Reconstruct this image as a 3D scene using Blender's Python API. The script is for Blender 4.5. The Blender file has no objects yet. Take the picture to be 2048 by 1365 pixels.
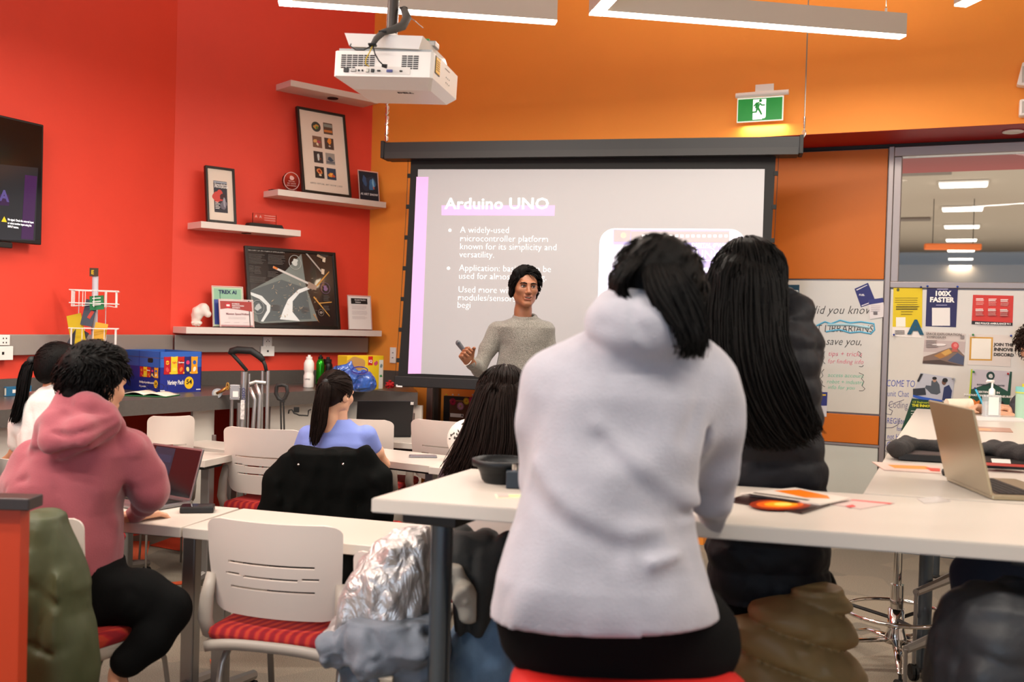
import bpy, bmesh, math, random
import numpy as np
from mathutils import Vector, Matrix, Euler
R=math.radians
# ------------------------------------------------------------------ camera (35 mm lens, eye height 1.5 m)
F=1991.0; YAW=R(24.4); PIT=R(-1.0); ROL=R(1.6); H=1.5
SC=bpy.context.scene; COL=SC.collection
cd=bpy.data.cameras.new('camera'); cam=bpy.data.objects.new('camera',cd); COL.objects.link(cam); SC.camera=cam
cd.sensor_width=36; cd.lens=35.0; cd.clip_start=.05; cd.clip_end=200
cam.matrix_world=Matrix.Translation((0,0,H))@Matrix.Rotation(YAW,4,'Z')@Matrix.Rotation(math.pi/2+PIT,4,'X')@Matrix.Rotation(ROL,4,'Z')
cd.dof.use_dof=True; cd.dof.focus_distance=5.2; cd.dof.aperture_fstop=2.9
# ------------------------------------------------------------------ world, exposure
wd=bpy.data.worlds.new('world'); SC.world=wd; wd.use_nodes=True
wd.node_tree.nodes['Background'].inputs[0].default_value=(.78,.88,1,1); wd.node_tree.nodes['Background'].inputs[1].default_value=1.2
vs=SC.view_settings; vs.view_transform='Standard'; vs.look='None'; vs.gamma=1; vs.exposure=-0.12; vs.use_curve_mapping=False
SC.cycles.max_bounces=7; SC.cycles.diffuse_bounces=4; SC.cycles.glossy_bounces=4; SC.cycles.transmission_bounces=6
SC.cycles.sample_clamp_indirect=6; SC.cycles.use_denoising=True; SC.cycles.caustics_reflective=False; SC.cycles.caustics_refractive=False
def area(name,loc,size,power,col,rot=(0,0,0),spread=180):
    l=bpy.data.lights.new(name,'AREA'); l.shape='RECTANGLE'; l.size=size[0]; l.size_y=size[1]; l.energy=power; l.color=col; l.spread=R(spread)
    o=bpy.data.objects.new(name,l); o.location=loc; o.rotation_euler=rot; COL.objects.link(o); return o
# daylight coming in through the windows of the rear wall, and the rows of ceiling lights behind the photographer
area('window_daylight',(-0.5,-2.9,1.9),(6.0,1.9),110,(.58,.78,1),(R(90),0,0))
LW=(1,.92,.82)
for x,y,a,p in [(-3.4,.6,24,85),(-1.9,.9,24,52),(.6,1.6,24,42),(-3.7,2.4,24,62),(2.2,3.6,24,60),(2.6,5.6,24,50)]:   # channels outside the frame
    area('hanging_channel_light',(x,y,3.08),(1.7,.12),p*1.08,LW,(0,0,R(a))); area('upper_wall_fill',(x,y,3.3),(1.7,.12),p*.30,LW,(R(180),0,R(a)))  # the upward light is an added fill that brightens the upper walls
for x,y,a,l in [(-.49,5.33,4,1.4),(1.29,5.38,11,1.75)]:   # the two channels in view (C frame x,y)
    c,s_=math.cos(YAW),math.sin(YAW); area('channel_strip_light',(x*c-y*s_,x*s_+y*c,3.128),(l,.055),52,LW,(0,0,YAW+R(a))); area('added_fill_uplight',(x*c-y*s_,x*s_+y*c,3.30),(l,.055),26,LW,(R(180),0,YAW+R(a)))  # upward one added as fill for the upper wall and lamp housings
# ------------------------------------------------------------------ frames: world = room axes; C = rotated to the view direction, origin on the floor below the camera
RC=(Matrix.Rotation(math.pi/2+PIT,3,'X')@Matrix.Rotation(ROL,3,'Z'))
MC=Matrix.Rotation(YAW,4,'Z'); MW=Matrix.Identity(4); MCi=MC.inverted()
def ray(px,py): return RC@Vector(((px-1024)/F,(682.5-py)/F,-1))
def C(px,py,d):
    v=ray(px,py); v=v*(d/v.y); return Vector((v.x,v.y,v.z+H))
def CZ(px,py,z):
    v=ray(px,py); v=v*((z-H)/v.z); return Vector((v.x,v.y,z))
def W(p): return (MC@Vector(p))
def WP(px,py,p0,n):   # point on a world plane
    v=(MC.to_3x3()@ray(px,py)); o=Vector((0,0,H)); t=(Vector(p0)-o).dot(Vector(n))/v.dot(Vector(n)); return o+v*t
# ------------------------------------------------------------------ materials
def srgb(h):
    if isinstance(h,str):
        h=h.lstrip('#'); c=[int(h[i:i+2],16)/255 for i in (0,2,4)]
    else: c=[v/255 for v in h]
    return tuple((v/12.92 if v<=.04045 else ((v+.055)/1.055)**2.4) for v in c)+(1,)
MATS={}
def mat(name,col,rough=.6,metal=0,bump=0,fold=0,fscale=7,fstr=(1,1,.45),fdist=.03,bscale=200,var=0,vscale=8,emit=0,ecol=None,trans=0,ior=1.45,coat=0,sheen=0,stretch=None,spec=.5,alpha=1):
    if name in MATS: return MATS[name]
    m=bpy.data.materials.new(name); m.use_nodes=True; nt=m.node_tree; b=nt.nodes['Principled BSDF']; L=nt.links.new
    c=srgb(col); b.inputs['Base Color'].default_value=c; b.inputs['Roughness'].default_value=rough; b.inputs['Metallic'].default_value=metal
    b.inputs['IOR'].default_value=ior; b.inputs['Transmission Weight'].default_value=trans; b.inputs['Coat Weight'].default_value=coat
    b.inputs['Sheen Weight'].default_value=sheen; b.inputs['Specular IOR Level'].default_value=spec; b.inputs['Alpha'].default_value=alpha
    if emit: b.inputs['Emission Color'].default_value=srgb(ecol or col); b.inputs['Emission Strength'].default_value=emit
    if bump or var:
        tc=nt.nodes.new('ShaderNodeTexCoord'); mp=nt.nodes.new('ShaderNodeMapping'); L(tc.outputs['Object'],mp.inputs[0])
        if stretch: mp.inputs['Scale'].default_value=stretch
        if var:
            n=nt.nodes.new('ShaderNodeTexNoise'); n.inputs['Scale'].default_value=vscale; n.inputs['Detail'].default_value=4; L(mp.outputs[0],n.inputs['Vector'])
            r=nt.nodes.new('ShaderNodeMapRange'); r.inputs['From Min'].default_value=.3; r.inputs['From Max'].default_value=.7; r.inputs['To Min'].default_value=1-var; r.inputs['To Max'].default_value=1+var; L(n.outputs['Fac'],r.inputs[0])
            mx=nt.nodes.new('ShaderNodeVectorMath'); mx.operation='SCALE'; mx.inputs[0].default_value=c[:3]; L(r.outputs[0],mx.inputs['Scale']); L(mx.outputs[0],b.inputs['Base Color'])
        if bump:
            n=nt.nodes.new('ShaderNodeTexNoise'); n.inputs['Scale'].default_value=bscale; n.inputs['Detail'].default_value=3; L(mp.outputs[0],n.inputs['Vector'])
            bp=nt.nodes.new('ShaderNodeBump'); bp.inputs['Strength'].default_value=min(1,bump); bp.inputs['Distance'].default_value=.004; L(n.outputs['Fac'],bp.inputs['Height']); L(bp.outputs[0],b.inputs['Normal'])
    if fold:   # cloth folds: ridged relief under the fine weave
        tc=nt.nodes.new('ShaderNodeTexCoord'); mp=nt.nodes.new('ShaderNodeMapping'); L(tc.outputs['Object'],mp.inputs[0]); mp.inputs['Scale'].default_value=fstr; mp.inputs['Rotation'].default_value=(.5,.35,0)
        n=nt.nodes.new('ShaderNodeTexNoise'); n.noise_type='RIDGED_MULTIFRACTAL'; n.inputs['Scale'].default_value=fscale; n.inputs['Detail'].default_value=2.5; n.inputs['Distortion'].default_value=.8; L(mp.outputs[0],n.inputs['Vector'])
        bp=nt.nodes.new('ShaderNodeBump'); bp.inputs['Strength'].default_value=fold; bp.inputs['Distance'].default_value=fdist; L(n.outputs['Fac'],bp.inputs['Height'])
        old=b.inputs['Normal'].links[0].from_node if b.inputs['Normal'].links else None
        if old: L(bp.outputs[0],old.inputs['Normal'])
        else: L(bp.outputs[0],b.inputs['Normal'])
    MATS[name]=m; return m
# ------------------------------------------------------------------ objects
def link(o,parent=None):
    COL.objects.link(o)
    if parent: o.parent=parent
    return o
def tag(o,label=None,cat=None,group=None,kind=None):
    if label: o['label']=label
    if cat: o['category']=cat
    if group: o['group']=group
    if kind: o['kind']=kind
    return o
def wm(o):
    m=o.matrix_basis.copy()
    return wm(o.parent)@m if o.parent else m
def thing(name,label,cat,loc=(0,0,0),rotz=0,group=None):
    o=bpy.data.objects.new(name,None); o.empty_display_size=.05; COL.objects.link(o); o.location=loc; o.rotation_euler=(0,0,rotz)
    return tag(o,label,cat,group)
def thingC(name,label,cat,p,group=None,rotz=0):   # p in the C frame, local x = right of view, y = away
    w=W(p); return thing(name,label,cat,w,YAW+rotz,group)
def mk(name,verts,faces,m,parent=None,frame=None,smooth=False,loc=None,mats=None,fm=None,kind=None):
    """links one mesh. frame: matrix taking verts to world (then stored relative to parent); None = verts already local"""
    me=bpy.data.meshes.new(name)
    V=np.asarray(verts,dtype=np.float64).reshape(-1,3)
    if frame is not None or loc is not None:
        T=(frame.copy() if frame is not None else Matrix.Identity(4))
        o_m=wm(parent).inverted() if parent else Matrix.Identity(4)
        if not parent and loc is not None: o_m=Matrix.Translation(-Vector(loc))
        T=np.array(o_m@T); V=V@T[:3,:3].T+T[:3,3]
    if isinstance(faces,np.ndarray) and faces.ndim==2:
        n=faces.shape[0];k=faces.shape[1]
        me.vertices.add(len(V)); me.vertices.foreach_set('co',V.astype(np.float32).ravel())
        me.loops.add(n*k); me.loops.foreach_set('vertex_index',faces.astype(np.int32).ravel())
        me.polygons.add(n); me.polygons.foreach_set('loop_start',np.arange(0,n*k,k,dtype=np.int32))
        me.update(calc_edges=True); me.validate()
    else: me.from_pydata([tuple(v) for v in V],[],[tuple(f) for f in faces])
    for mm in (mats or [m]): me.materials.append(mm)
    if fm is not None: me.polygons.foreach_set('material_index',np.asarray(fm,dtype=np.int32))
    if smooth: me.polygons.foreach_set('use_smooth',[True]*len(me.polygons))
    me.update()
    o=bpy.data.objects.new(name,me); link(o,parent)
    if not parent and loc is not None: o.location=loc
    if kind: o['kind']=kind
    return o
class MB:
    def __init__(s,frame=None): s.v=[];s.f=[];s.fr=frame;s.m=[];s.cm=0
    def add(s,v,f,M=None):
        b=len(s.v)
        for p in v: s.v.append(tuple(M@Vector(p)) if M is not None else tuple(p))
        for q in f: s.f.append(tuple(i+b for i in q)); s.m.append(s.cm)
        return s
    def box(s,c,d,rot=None,bev=0,M=None):
        if not bev:
            v=[(x*d[0]/2,y*d[1]/2,z*d[2]/2) for x in(-1,1) for y in(-1,1) for z in(-1,1)]
            f=[(0,1,3,2),(4,6,7,5),(0,4,5,1),(2,3,7,6),(0,2,6,4),(1,5,7,3)]
        else:
            bm=bmesh.new(); bmesh.ops.create_cube(bm,size=1); bmesh.ops.scale(bm,vec=d,verts=bm.verts)
            bmesh.ops.bevel(bm,geom=bm.edges[:],offset=min(bev,min(d)*.49),segments=2,profile=.5,affect='EDGES')
            bm.verts.ensure_lookup_table(); v=[tuple(x.co) for x in bm.verts]; f=[[x.index for x in q.verts] for q in bm.faces]; bm.free()
        T=Matrix.Translation(c)
        if rot is not None: T=T@(Euler(rot).to_matrix().to_4x4() if not isinstance(rot,Matrix) else rot.to_4x4())
        if M is not None: T=M@T
        return s.add(v,f,T)
    def b2(s,a,b,bev=0,M=None):
        return s.box([(a[i]+b[i])/2 for i in range(3)],[abs(b[i]-a[i]) for i in range(3)],bev=bev,M=M)
    def prism(s,poly,z0,z1,M=None):   # polygon in xy extruded in z
        n=len(poly); v=[(x,y,z0) for x,y in poly]+[(x,y,z1) for x,y in poly]
        f=[tuple(range(n))[::-1],tuple(range(n,2*n))]+[(i,(i+1)%n,n+(i+1)%n,n+i) for i in range(n)]
        return s.add(v,f,M)
    def tube(s,pts,r,n=10,cap=True,M=None,flat=None,closed=False):
        pts=[Vector(p) for p in pts]; N=len(pts); rr=r if isinstance(r,(list,tuple)) else [r]*N
        v=[];f=[];up=None
        for i,p in enumerate(pts):
            if closed: t=(pts[(i+1)%N]-pts[i-1])
            else: t=(pts[min(i+1,N-1)]-pts[max(i-1,0)])
            t=t.normalized() if t.length>1e-9 else Vector((0,0,1))
            if up is None:
                up=Vector((0,0,1)) if abs(t.z)<.9 else Vector((1,0,0))
            up=(up-t*up.dot(t)); up=up.normalized() if up.length>1e-6 else t.orthogonal().normalized(); sd=t.cross(up)
            fl=flat or 1
            for k in range(n):
                a=2*math.pi*k/n; v.append(p+(up*math.cos(a)*fl+sd*math.sin(a))*rr[i])
        for i in range(N-1+(1 if closed else 0)):
            j=(i+1)%N
            for k in range(n): f.append((i*n+k,i*n+(k+1)%n,j*n+(k+1)%n,j*n+k))
        if cap and not closed: f+= [tuple(range(n))[::-1],tuple(range((N-1)*n,N*n))]
        return s.add(v,f,M)
    def lathe(s,prof,n=24,M=None,sx=1,sy=1):
        v=[];f=[]
        for r,z in prof:
            for k in range(n): a=2*math.pi*k/n; v.append((r*math.cos(a)*sx,r*math.sin(a)*sy,z))
        for i in range(len(prof)-1):
            for k in range(n): f.append((i*n+k,i*n+(k+1)%n,(i+1)*n+(k+1)%n,(i+1)*n+k))
        f+=[tuple(range(n))[::-1],tuple(range((len(prof)-1)*n,len(prof)*n))]
        return s.add(v,f,M)
    def cyl(s,a,b,r,n=20,r2=None,M=None): return s.tube([a,b],[r,r2 if r2 is not None else r],n,M=M)
    def ell(s,c,r,nu=16,nv=10,rot=None,M=None):
        v=[];f=[]
        for i in range(nv+1):
            ph=math.pi*i/nv-math.pi/2
            for k in range(nu): a=2*math.pi*k/nu; v.append((r[0]*math.cos(ph)*math.cos(a),r[1]*math.cos(ph)*math.sin(a),r[2]*math.sin(ph)))
        for i in range(nv):
            for k in range(nu): f.append((i*nu+k,i*nu+(k+1)%nu,(i+1)*nu+(k+1)%nu,(i+1)*nu+k))
        T=Matrix.Translation(c)
        if rot is not None: T=T@Euler(rot).to_matrix().to_4x4()
        if M is not None: T=M@T
        return s.add(v,f,T)
    def quad(s,a,b,c,d,M=None): return s.add([a,b,c,d],[(0,1,2,3)],M)
    def plate(s,poly3,th):   # planar polygon given as 3d points, thickness along its normal
        P=[Vector(p) for p in poly3]; n=Vector((0,0,0))
        for i in range(len(P)): n+=(P[i]-P[0]).cross(P[(i+1)%len(P)]-P[0])
        n.normalize(); k=len(P)
        v=P+[p-n*th for p in P]; f=[tuple(range(k)),tuple(range(k,2*k))[::-1]]+[(i,k+i,k+(i+1)%k,(i+1)%k) for i in range(k)]
        return s.add(v,f)
    def build(s,name,m,parent=None,smooth=False,loc=None,kind=None,auto=None,mats=None,sub=0):
        o=mk(name,s.v,s.f,m,parent,s.fr,False,loc,kind=kind,mats=mats,fm=s.m if mats else None)
        me=o.data
        if smooth or auto:
            me.polygons.foreach_set('use_smooth',[True]*len(me.polygons))
            if auto:
                me.update(); bm=bmesh.new(); bm.from_mesh(me)
                for e in bm.edges: e.smooth = len(e.link_faces)==2 and e.calc_face_angle(0)<R(auto)
                bm.to_mesh(me); bm.free()
        if sub:
            md=o.modifiers.new('sub','SUBSURF'); md.levels=sub; md.render_levels=sub
        return o
def copy_tree(o,parent=None):
    c=o.copy(); COL.objects.link(c); c.parent=parent
    for ch in list(o.children): copy_tree(ch,c)
    return c
def text(name,s,size,m,parent,M,off=0,shear=0,align='LEFT',extr=.0004,sx=1,space=1,line=1,valign='TOP_BASELINE',cs=1,res=2):
    """flat lettering lying in the local XY plane of M (world matrix)"""
    cu=bpy.data.curves.new(name,'FONT'); cu.body=s; cu.size=size; cu.offset=off; cu.shear=shear; cu.align_x=align; cu.extrude=extr; cu.space_character=cs; cu.space_line=line; cu.resolution_u=res
    t=bpy.data.objects.new(name,cu); me=bpy.data.meshes.new_from_object(t)
    n=len(me.vertices); V=np.zeros(n*3,np.float32); me.vertices.foreach_get('co',V); V=V.reshape(-1,3); V[:,0]*=sx
    T=np.array((wm(parent).inverted() if parent else Matrix.Identity(4))@M); V=V@T[:3,:3].T+T[:3,3]; me.vertices.foreach_set('co',V.astype(np.float32).ravel())
    me.materials.clear(); me.materials.append(m); me.update(); me.name=name
    bpy.data.objects.remove(t); bpy.data.curves.remove(cu)
    o=bpy.data.objects.new(name,me); link(o,parent); return o
def planeM(origin,xdir,ydir=(0,0,1)):  # matrix with X along xdir, Y along ydir, Z = normal
    x=Vector(xdir).normalized(); y=Vector(ydir); y=(y-x*y.dot(x)).normalized(); z=x.cross(y)
    return Matrix(((x.x,y.x,z.x,origin[0]),(x.y,y.y,z.y,origin[1]),(x.z,y.z,z.z,origin[2]),(0,0,0,1)))
# ------------------------------------------------------------------ numpy noise + signed distance modelling (for bodies and cloth)
def _hash(i,j,k,s):
    h=(i*374761393+j*668265263+k*2147483647+s*974634777)&0xffffffff
    h=((h^(h>>13))*1274126177)&0xffffffff
    return ((h^(h>>16))&0xffff)/32767.5-1
def noise(P,sc,seed=0):
    Q=np.stack([P[...,a]*(sc[a] if hasattr(sc,'__len__') else sc) for a in range(3)],-1)+seed*7.31
    I=np.floor(Q).astype(np.int64); f=Q-I; f=f*f*(3-2*f); r=0
    for a in (0,1):
        for b in (0,1):
            for c in (0,1):
                w=(f[...,0] if a else 1-f[...,0])*(f[...,1] if b else 1-f[...,1])*(f[...,2] if c else 1-f[...,2])
                r=r+w*_hash(I[...,0]+a,I[...,1]+b,I[...,2]+c,seed)
    return r
def nz(sc,amp,seed=0,ridge=False):
    def g(P):
        n=noise(P,sc,seed)
        return amp*((1-2*np.abs(n)) if ridge else n)
    return g
def smin(a,b,k):
    if k<=0: return np.minimum(a,b)
    h=np.clip(.5+.5*(b-a)/k,0,1); return b*(1-h)+a*h-k*h*(1-h)
def V3(p): return np.array(tuple(p),dtype=np.float64)
def cone(a,b,r1,r2=None,flat=None):  # capsule with two radii, flat=(axis vector, factor) flattens along axis
    a=V3(a);b=V3(b);r2=r1 if r2 is None else r2
    def g(P):
        ab=b-a; L=max(ab@ab,1e-9); t=np.clip(((P-a)@ab)/L,0,1); D=P-(a+t[...,None]*ab)
        if flat is not None:
            ax=V3(flat[0]); ax=ax/np.linalg.norm(ax); c=D@ax; D=D+(c*(1/flat[1]-1))[...,None]*ax
        return np.sqrt((D*D).sum(-1))-(r1+(r2-r1)*t)
    return g
def ellp(c,r,rot=None):
    c=V3(c); r=V3(r); M=np.eye(3) if rot is None else np.array(Euler(rot).to_matrix())
    def g(P):
        q=(P-c)@M; k0=np.sqrt(((q/r)**2).sum(-1)); k1=np.sqrt(((q/(r*r))**2).sum(-1)); return k0*(k0-1)/np.maximum(k1,1e-6)
    return g
def rbox(c,d,rad=.01,rot=None):
    c=V3(c); d=V3(d)/2-rad; M=np.eye(3) if rot is None else np.array(Euler(rot).to_matrix())
    def g(P):
        q=np.abs((P-c)@M)-d; return np.sqrt((np.maximum(q,0)**2).sum(-1))+np.minimum(q.max(-1),0)-rad
    return g
def chain(pts,rs,k=.02,flat=None):
    fs=[cone(pts[i],pts[i+1],rs[i],rs[i+1],flat) for i in range(len(pts)-1)]
    def g(P):
        r=fs[0](P)
        for f in fs[1:]: r=smin(r,f(P),k)
        return r
    return g
def loft(rings,pw=2.0):
    """vertical stack of superellipse rings (z, cx, cy, rx, ry) - good for torsos"""
    Z=np.array([r[0] for r in rings]); A=np.array([r[1:] for r in rings],float)
    def g(P):
        z=P[...,2]; cx,cy,rx,ry=[np.interp(z,Z,A[:,i]) for i in range(4)]
        q=(np.abs((P[...,0]-cx)/rx)**pw+np.abs((P[...,1]-cy)/ry)**pw)**(1/pw)
        d=(q-1)*np.minimum(rx,ry); dz=np.maximum(Z[0]-z,z-Z[-1])
        return np.maximum(d,dz)
    return g
def crease(pts,w,amp):    # positive amp digs a groove along a polyline, negative raises a ridge
    pts=[V3(p) for p in pts]
    def g(P):
        D=None
        for a,b in zip(pts[:-1],pts[1:]):
            ab=b-a; t=np.clip(((P-a)@ab)/max(ab@ab,1e-9),0,1); q=P-(a+t[...,None]*ab); d=(q*q).sum(-1); D=d if D is None else np.minimum(D,d)
        return amp*np.exp(-D/(w*w))
    return g
U=lambda f,k=.02:('u',f,k)
S=lambda f,k=.01:('s',f,k)
D=lambda f:('d',f,0)
I_=lambda f:('i',f,0)
def field(ops,P):
    r=None
    for o,f,k in ops:
        v=f(P)
        if r is None: r=v
        elif o=='u': r=smin(r,v,k)
        elif o=='s': r=-smin(-r,v,k)
        elif o=='i': r=np.maximum(r,v)
        else: r=r+v
    return r
def sdf(ops,lo,hi,h,out='mesh'):
    lo=np.array(lo,float); hi=np.array(hi,float); n=np.ceil((hi-lo)/h).astype(int)+1
    ax=[lo[i]+np.arange(n[i])*h for i in range(3)]
    f=np.empty(n,np.float64)
    for i0 in range(0,n[0],24):
        i1=min(n[0],i0+24); G=np.stack(np.meshgrid(ax[0][i0:i1],ax[1],ax[2],indexing='ij'),-1); f[i0:i1]=field(ops,G)
    # keep the surface closed at the bounds
    f[0]=f[-1]=np.maximum(f[0],h); f[0]=np.maximum(f[0],h*.5); f[-1]=np.maximum(f[-1],h*.5)
    f[:,0]=np.maximum(f[:,0],h*.5); f[:,-1]=np.maximum(f[:,-1],h*.5); f[:,:,0]=np.maximum(f[:,:,0],h*.5); f[:,:,-1]=np.maximum(f[:,:,-1],h*.5)
    return surfnet(f,lo,h)
def surfnet(f,lo,h):
    s=f<0; c=[(i,j,k) for i in(0,1) for j in(0,1) for k in(0,1)]
    sh=tuple(a-1 for a in f.shape)
    sl=lambda A,o:A[o[0]:o[0]+sh[0],o[1]:o[1]+sh[1],o[2]:o[2]+sh[2]]
    cnt=sum(sl(s,o).astype(np.int8) for o in c); act=(cnt>0)&(cnt<8)
    I=np.argwhere(act); idx=-np.ones(sh,np.int64); idx[act]=np.arange(len(I))
    vals={o:f[I[:,0]+o[0],I[:,1]+o[1],I[:,2]+o[2]] for o in c}
    acc=np.zeros((len(I),3)); num=np.zeros(len(I))
    for o in c:
        for a in range(3):
            if o[a]==0:
                p=list(o); p[a]=1; p=tuple(p); fa=vals[o]; fb=vals[p]; m=(fa<0)!=(fb<0)
                t=np.where(m,fa/np.where(m,fa-fb,1),0)
                for b in range(3): acc[:,b]+=np.where(m,o[b]+(t if b==a else 0),0)
                num+=m
    V=lo+(I+acc/num[:,None])*h
    Fs=[]
    for a in range(3):
        b,cx=(a+1)%3,(a+2)%3
        s0=np.take(s,range(0,s.shape[a]-1),a); s1=np.take(s,range(1,s.shape[a]),a); m=s0!=s1
        E=np.argwhere(m); E=E[(E[:,b]>0)&(E[:,cx]>0)&(E[:,b]<sh[b])&(E[:,cx]<sh[cx])]
        def g(db,dc):
            q=E.copy(); q[:,b]-=db; q[:,cx]-=dc; return idx[q[:,0],q[:,1],q[:,2]]
        Q=np.stack([g(0,0),g(1,0),g(1,1),g(0,1)],-1); fl=s0[E[:,0],E[:,1],E[:,2]]
        Q[~fl]=Q[~fl][:,::-1]; Fs.append(Q)
    return V,np.concatenate(Fs)
def sm(name,ops,lo,hi,h,m,parent,frame=MC,extra=None):
    """mesh an sdf and link it as one smooth part; extra = list of further (V,F)"""
    V,Fc=sdf(ops,lo,hi,h)
    if extra:
        for v2,f2 in extra: Fc=np.concatenate([Fc,f2+len(V)]); V=np.concatenate([V,v2])
    return mk(name,V,Fc,m,parent,frame,True)
# ================================================================== ROOM
XL,YU,YB,ZS=-5.04,6.83,7.32,2.81      # left wall, upper back wall, whiteboard wall, soffit
CA=Vector((XL,5.34,0)); CB=Vector((-4.385,YU,0)); SU=(CB-CA).normalized(); SN=Vector((SU.y,-SU.x,0))   # diagonal red wall with the shelves
M_red=mat('red_paint','#E84632',.55,var=.03,vscale=2); M_org=mat('orange_paint','#F39636',.6,var=.03,vscale=2)
M_pnl=mat('orange_panel','#C8680A',.5); M_wht=mat('white_laminate','#D8D0C5',.35); M_brd=mat('whiteboard_steel','#CFC8BD',.22,coat=.2)
M_gry=mat('grey_trunking','#A29A94',.45,metal=.35); M_alu=mat('aluminium_mullion','#9A8F8C',.4,metal=.7); M_dk=mat('dark_line','#14100F',.6)
M_cnt=mat('charcoal_counter','#55504C',.32,var=.06,vscale=60); M_ceil=mat('ceiling_paint','#D8D2CA',.8); M_shelf=mat('shelf_white','#E2D6CD',.45)
M_soff=mat('dark_red_soffit','#A30F08',.6); M_black=mat('black_plastic','#161514',.4); M_bm=mat('black_matte','#1B1917',.6)
M_white=mat('white_plastic','#F2EEE8',.4); M_dkred=mat('dark_recess','#3A0F0C',.7); M_lgrey=mat('lower_panel','#C6C8BE',.4)
# carpet: grey tiles with warmer and darker facets
def carpet():
    m=bpy.data.materials.new('carpet'); m.use_nodes=True; nt=m.node_tree; b=nt.nodes['Principled BSDF']; L=nt.links.new
    tc=nt.nodes.new('ShaderNodeTexCoord'); mp=nt.nodes.new('ShaderNodeMapping'); mp.inputs['Rotation'].default_value=(0,0,.5); L(tc.outputs['Object'],mp.inputs[0])
    v=nt.nodes.new('ShaderNodeTexVoronoi'); v.distance='MANHATTAN'; v.inputs['Scale'].default_value=1.9; L(mp.outputs[0],v.inputs['Vector'])
    r=nt.nodes.new('ShaderNodeValToRGB'); r.color_ramp.interpolation='CONSTANT'; e=r.color_ramp.elements
    e[0].position=0; e[0].color=srgb('#827869'); e[1].position=.4; e[1].color=srgb('#726A5E'); q=e.new(.62); q.color=srgb('#8C8170'); q=e.new(.8); q.color=srgb('#7A7164')
    sx=nt.nodes.new('ShaderNodeSeparateColor'); L(v.outputs['Color'],sx.inputs[0]); L(sx.outputs[0],r.inputs[0])
    n=nt.nodes.new('ShaderNodeTexNoise'); n.inputs['Scale'].default_value=260; n.inputs['Detail'].default_value=2; L(tc.outputs['Object'],n.inputs['Vector'])
    mr=nt.nodes.new('ShaderNodeMapRange'); mr.inputs['From Min'].default_value=.3; mr.inputs['From Max'].default_value=.7; mr.inputs['To Min'].default_value=.55; mr.inputs['To Max'].default_value=1.45; L(n.outputs['Fac'],mr.inputs[0])
    mu=nt.nodes.new('ShaderNodeVectorMath'); mu.operation='SCALE'; L(r.outputs[0],mu.inputs[0]); L(mr.outputs[0],mu.inputs['Scale']); L(mu.outputs[0],b.inputs['Base Color'])
    bp=nt.nodes.new('ShaderNodeBump'); bp.inputs['Strength'].default_value=.5; bp.inputs['Distance'].default_value=.004; L(n.outputs['Fac'],bp.inputs['Height']); L(bp.outputs[0],b.inputs['Normal']); b.inputs['Roughness'].default_value=.95
    return m
M_carp=carpet()
def struct(mb,name,m,**k): return mb.build(name,m,kind='structure',**k)
fl=struct(MB().b2((XL-.1,-3.2,-.1),(4.5,YB,0)),'floor',M_carp)
for i,(col,pts) in enumerate([('#C8401F',[(350,1075),(420,1082),(395,1110),(300,1093)]),('#D9603A',[(248,1085),(300,1085),(290,1135),(240,1130)]),('#C23C20',[(240,1112),(286,1130),(240,1140)]),
        ('#D4562E',[(338,1168),(374,1164),(380,1170),(342,1172)]),('#D9603A',[(420,1322),(450,1326),(446,1345),(424,1345)]),('#C94A28',[(420,985),(440,985),(436,1000),(418,1000)])]):
    P=[CZ(x,y,.0) for x,y in pts]; P=[W(p) for p in P]; P=[(p.x,p.y,.003) for p in P]
    MB(MW).plate(P if True else P,.004).build('carpet_inlay',mat('inlay_'+col,col,.95,bump=.4,bscale=260,var=.25,vscale=260),fl)
struct(MB().b2((XL-.12,-3.2,0),(XL,5.36,4.3)),'wall_left',M_red)
def wallseg(name,a,b,n,z0,z1,th,m):
    return struct(MB().prism([(a.x,a.y),(b.x,b.y),(b.x-n.x*th,b.y-n.y*th),(a.x-n.x*th,a.y-n.y*th)],z0,z1),name,m)
wallseg('wall_corner',CA,CB,SN,0,4.3,.12,M_red)
wb=struct(MB().b2((-4.5,YU,0),(-1.6,YU+.12,ZS)).b2((-4.5,YU,ZS),(4.5,YU+.12,4.3)),'wall_back',M_org)
struct(MB().b2((-1.6,YU+.002,ZS-.002),(4.5,YB+.5,ZS+.08)),'trim_1',M_soff)
struct(MB().b2((-1.62,YU+.1,0),(-1.6,YB,ZS)),'trim_2',M_pnl)
struct(MB().b2((XL-.12,-3.2,4.3),(4.5,YU+.1,4.4)),'ceiling',M_ceil)
# rear wall with its row of windows, right wall
rw=MB(); rw.b2((XL,-3.3,0),(4.5,-3.2,.9)).b2((XL,-3.3,2.9),(4.5,-3.2,4.3)).b2((XL,-3.3,.9),(-3.6,-3.2,2.9)).b2((2.6,-3.3,.9),(4.5,-3.2,2.9))
struct(rw,'wall_rear',mat('rear_paint','#CFC8BF',.8))
MB().b2((-3.6,-3.27,.9),(2.6,-3.26,2.9)).build('window_2',mat('clear_glass','#FFFFFF',.02,trans=1),kind='structure')
struct(MB().b2((4.4,-3.2,0),(4.5,YB,4.3)),'wall_right',mat('right_paint','#D8CFC4',.8))
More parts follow.
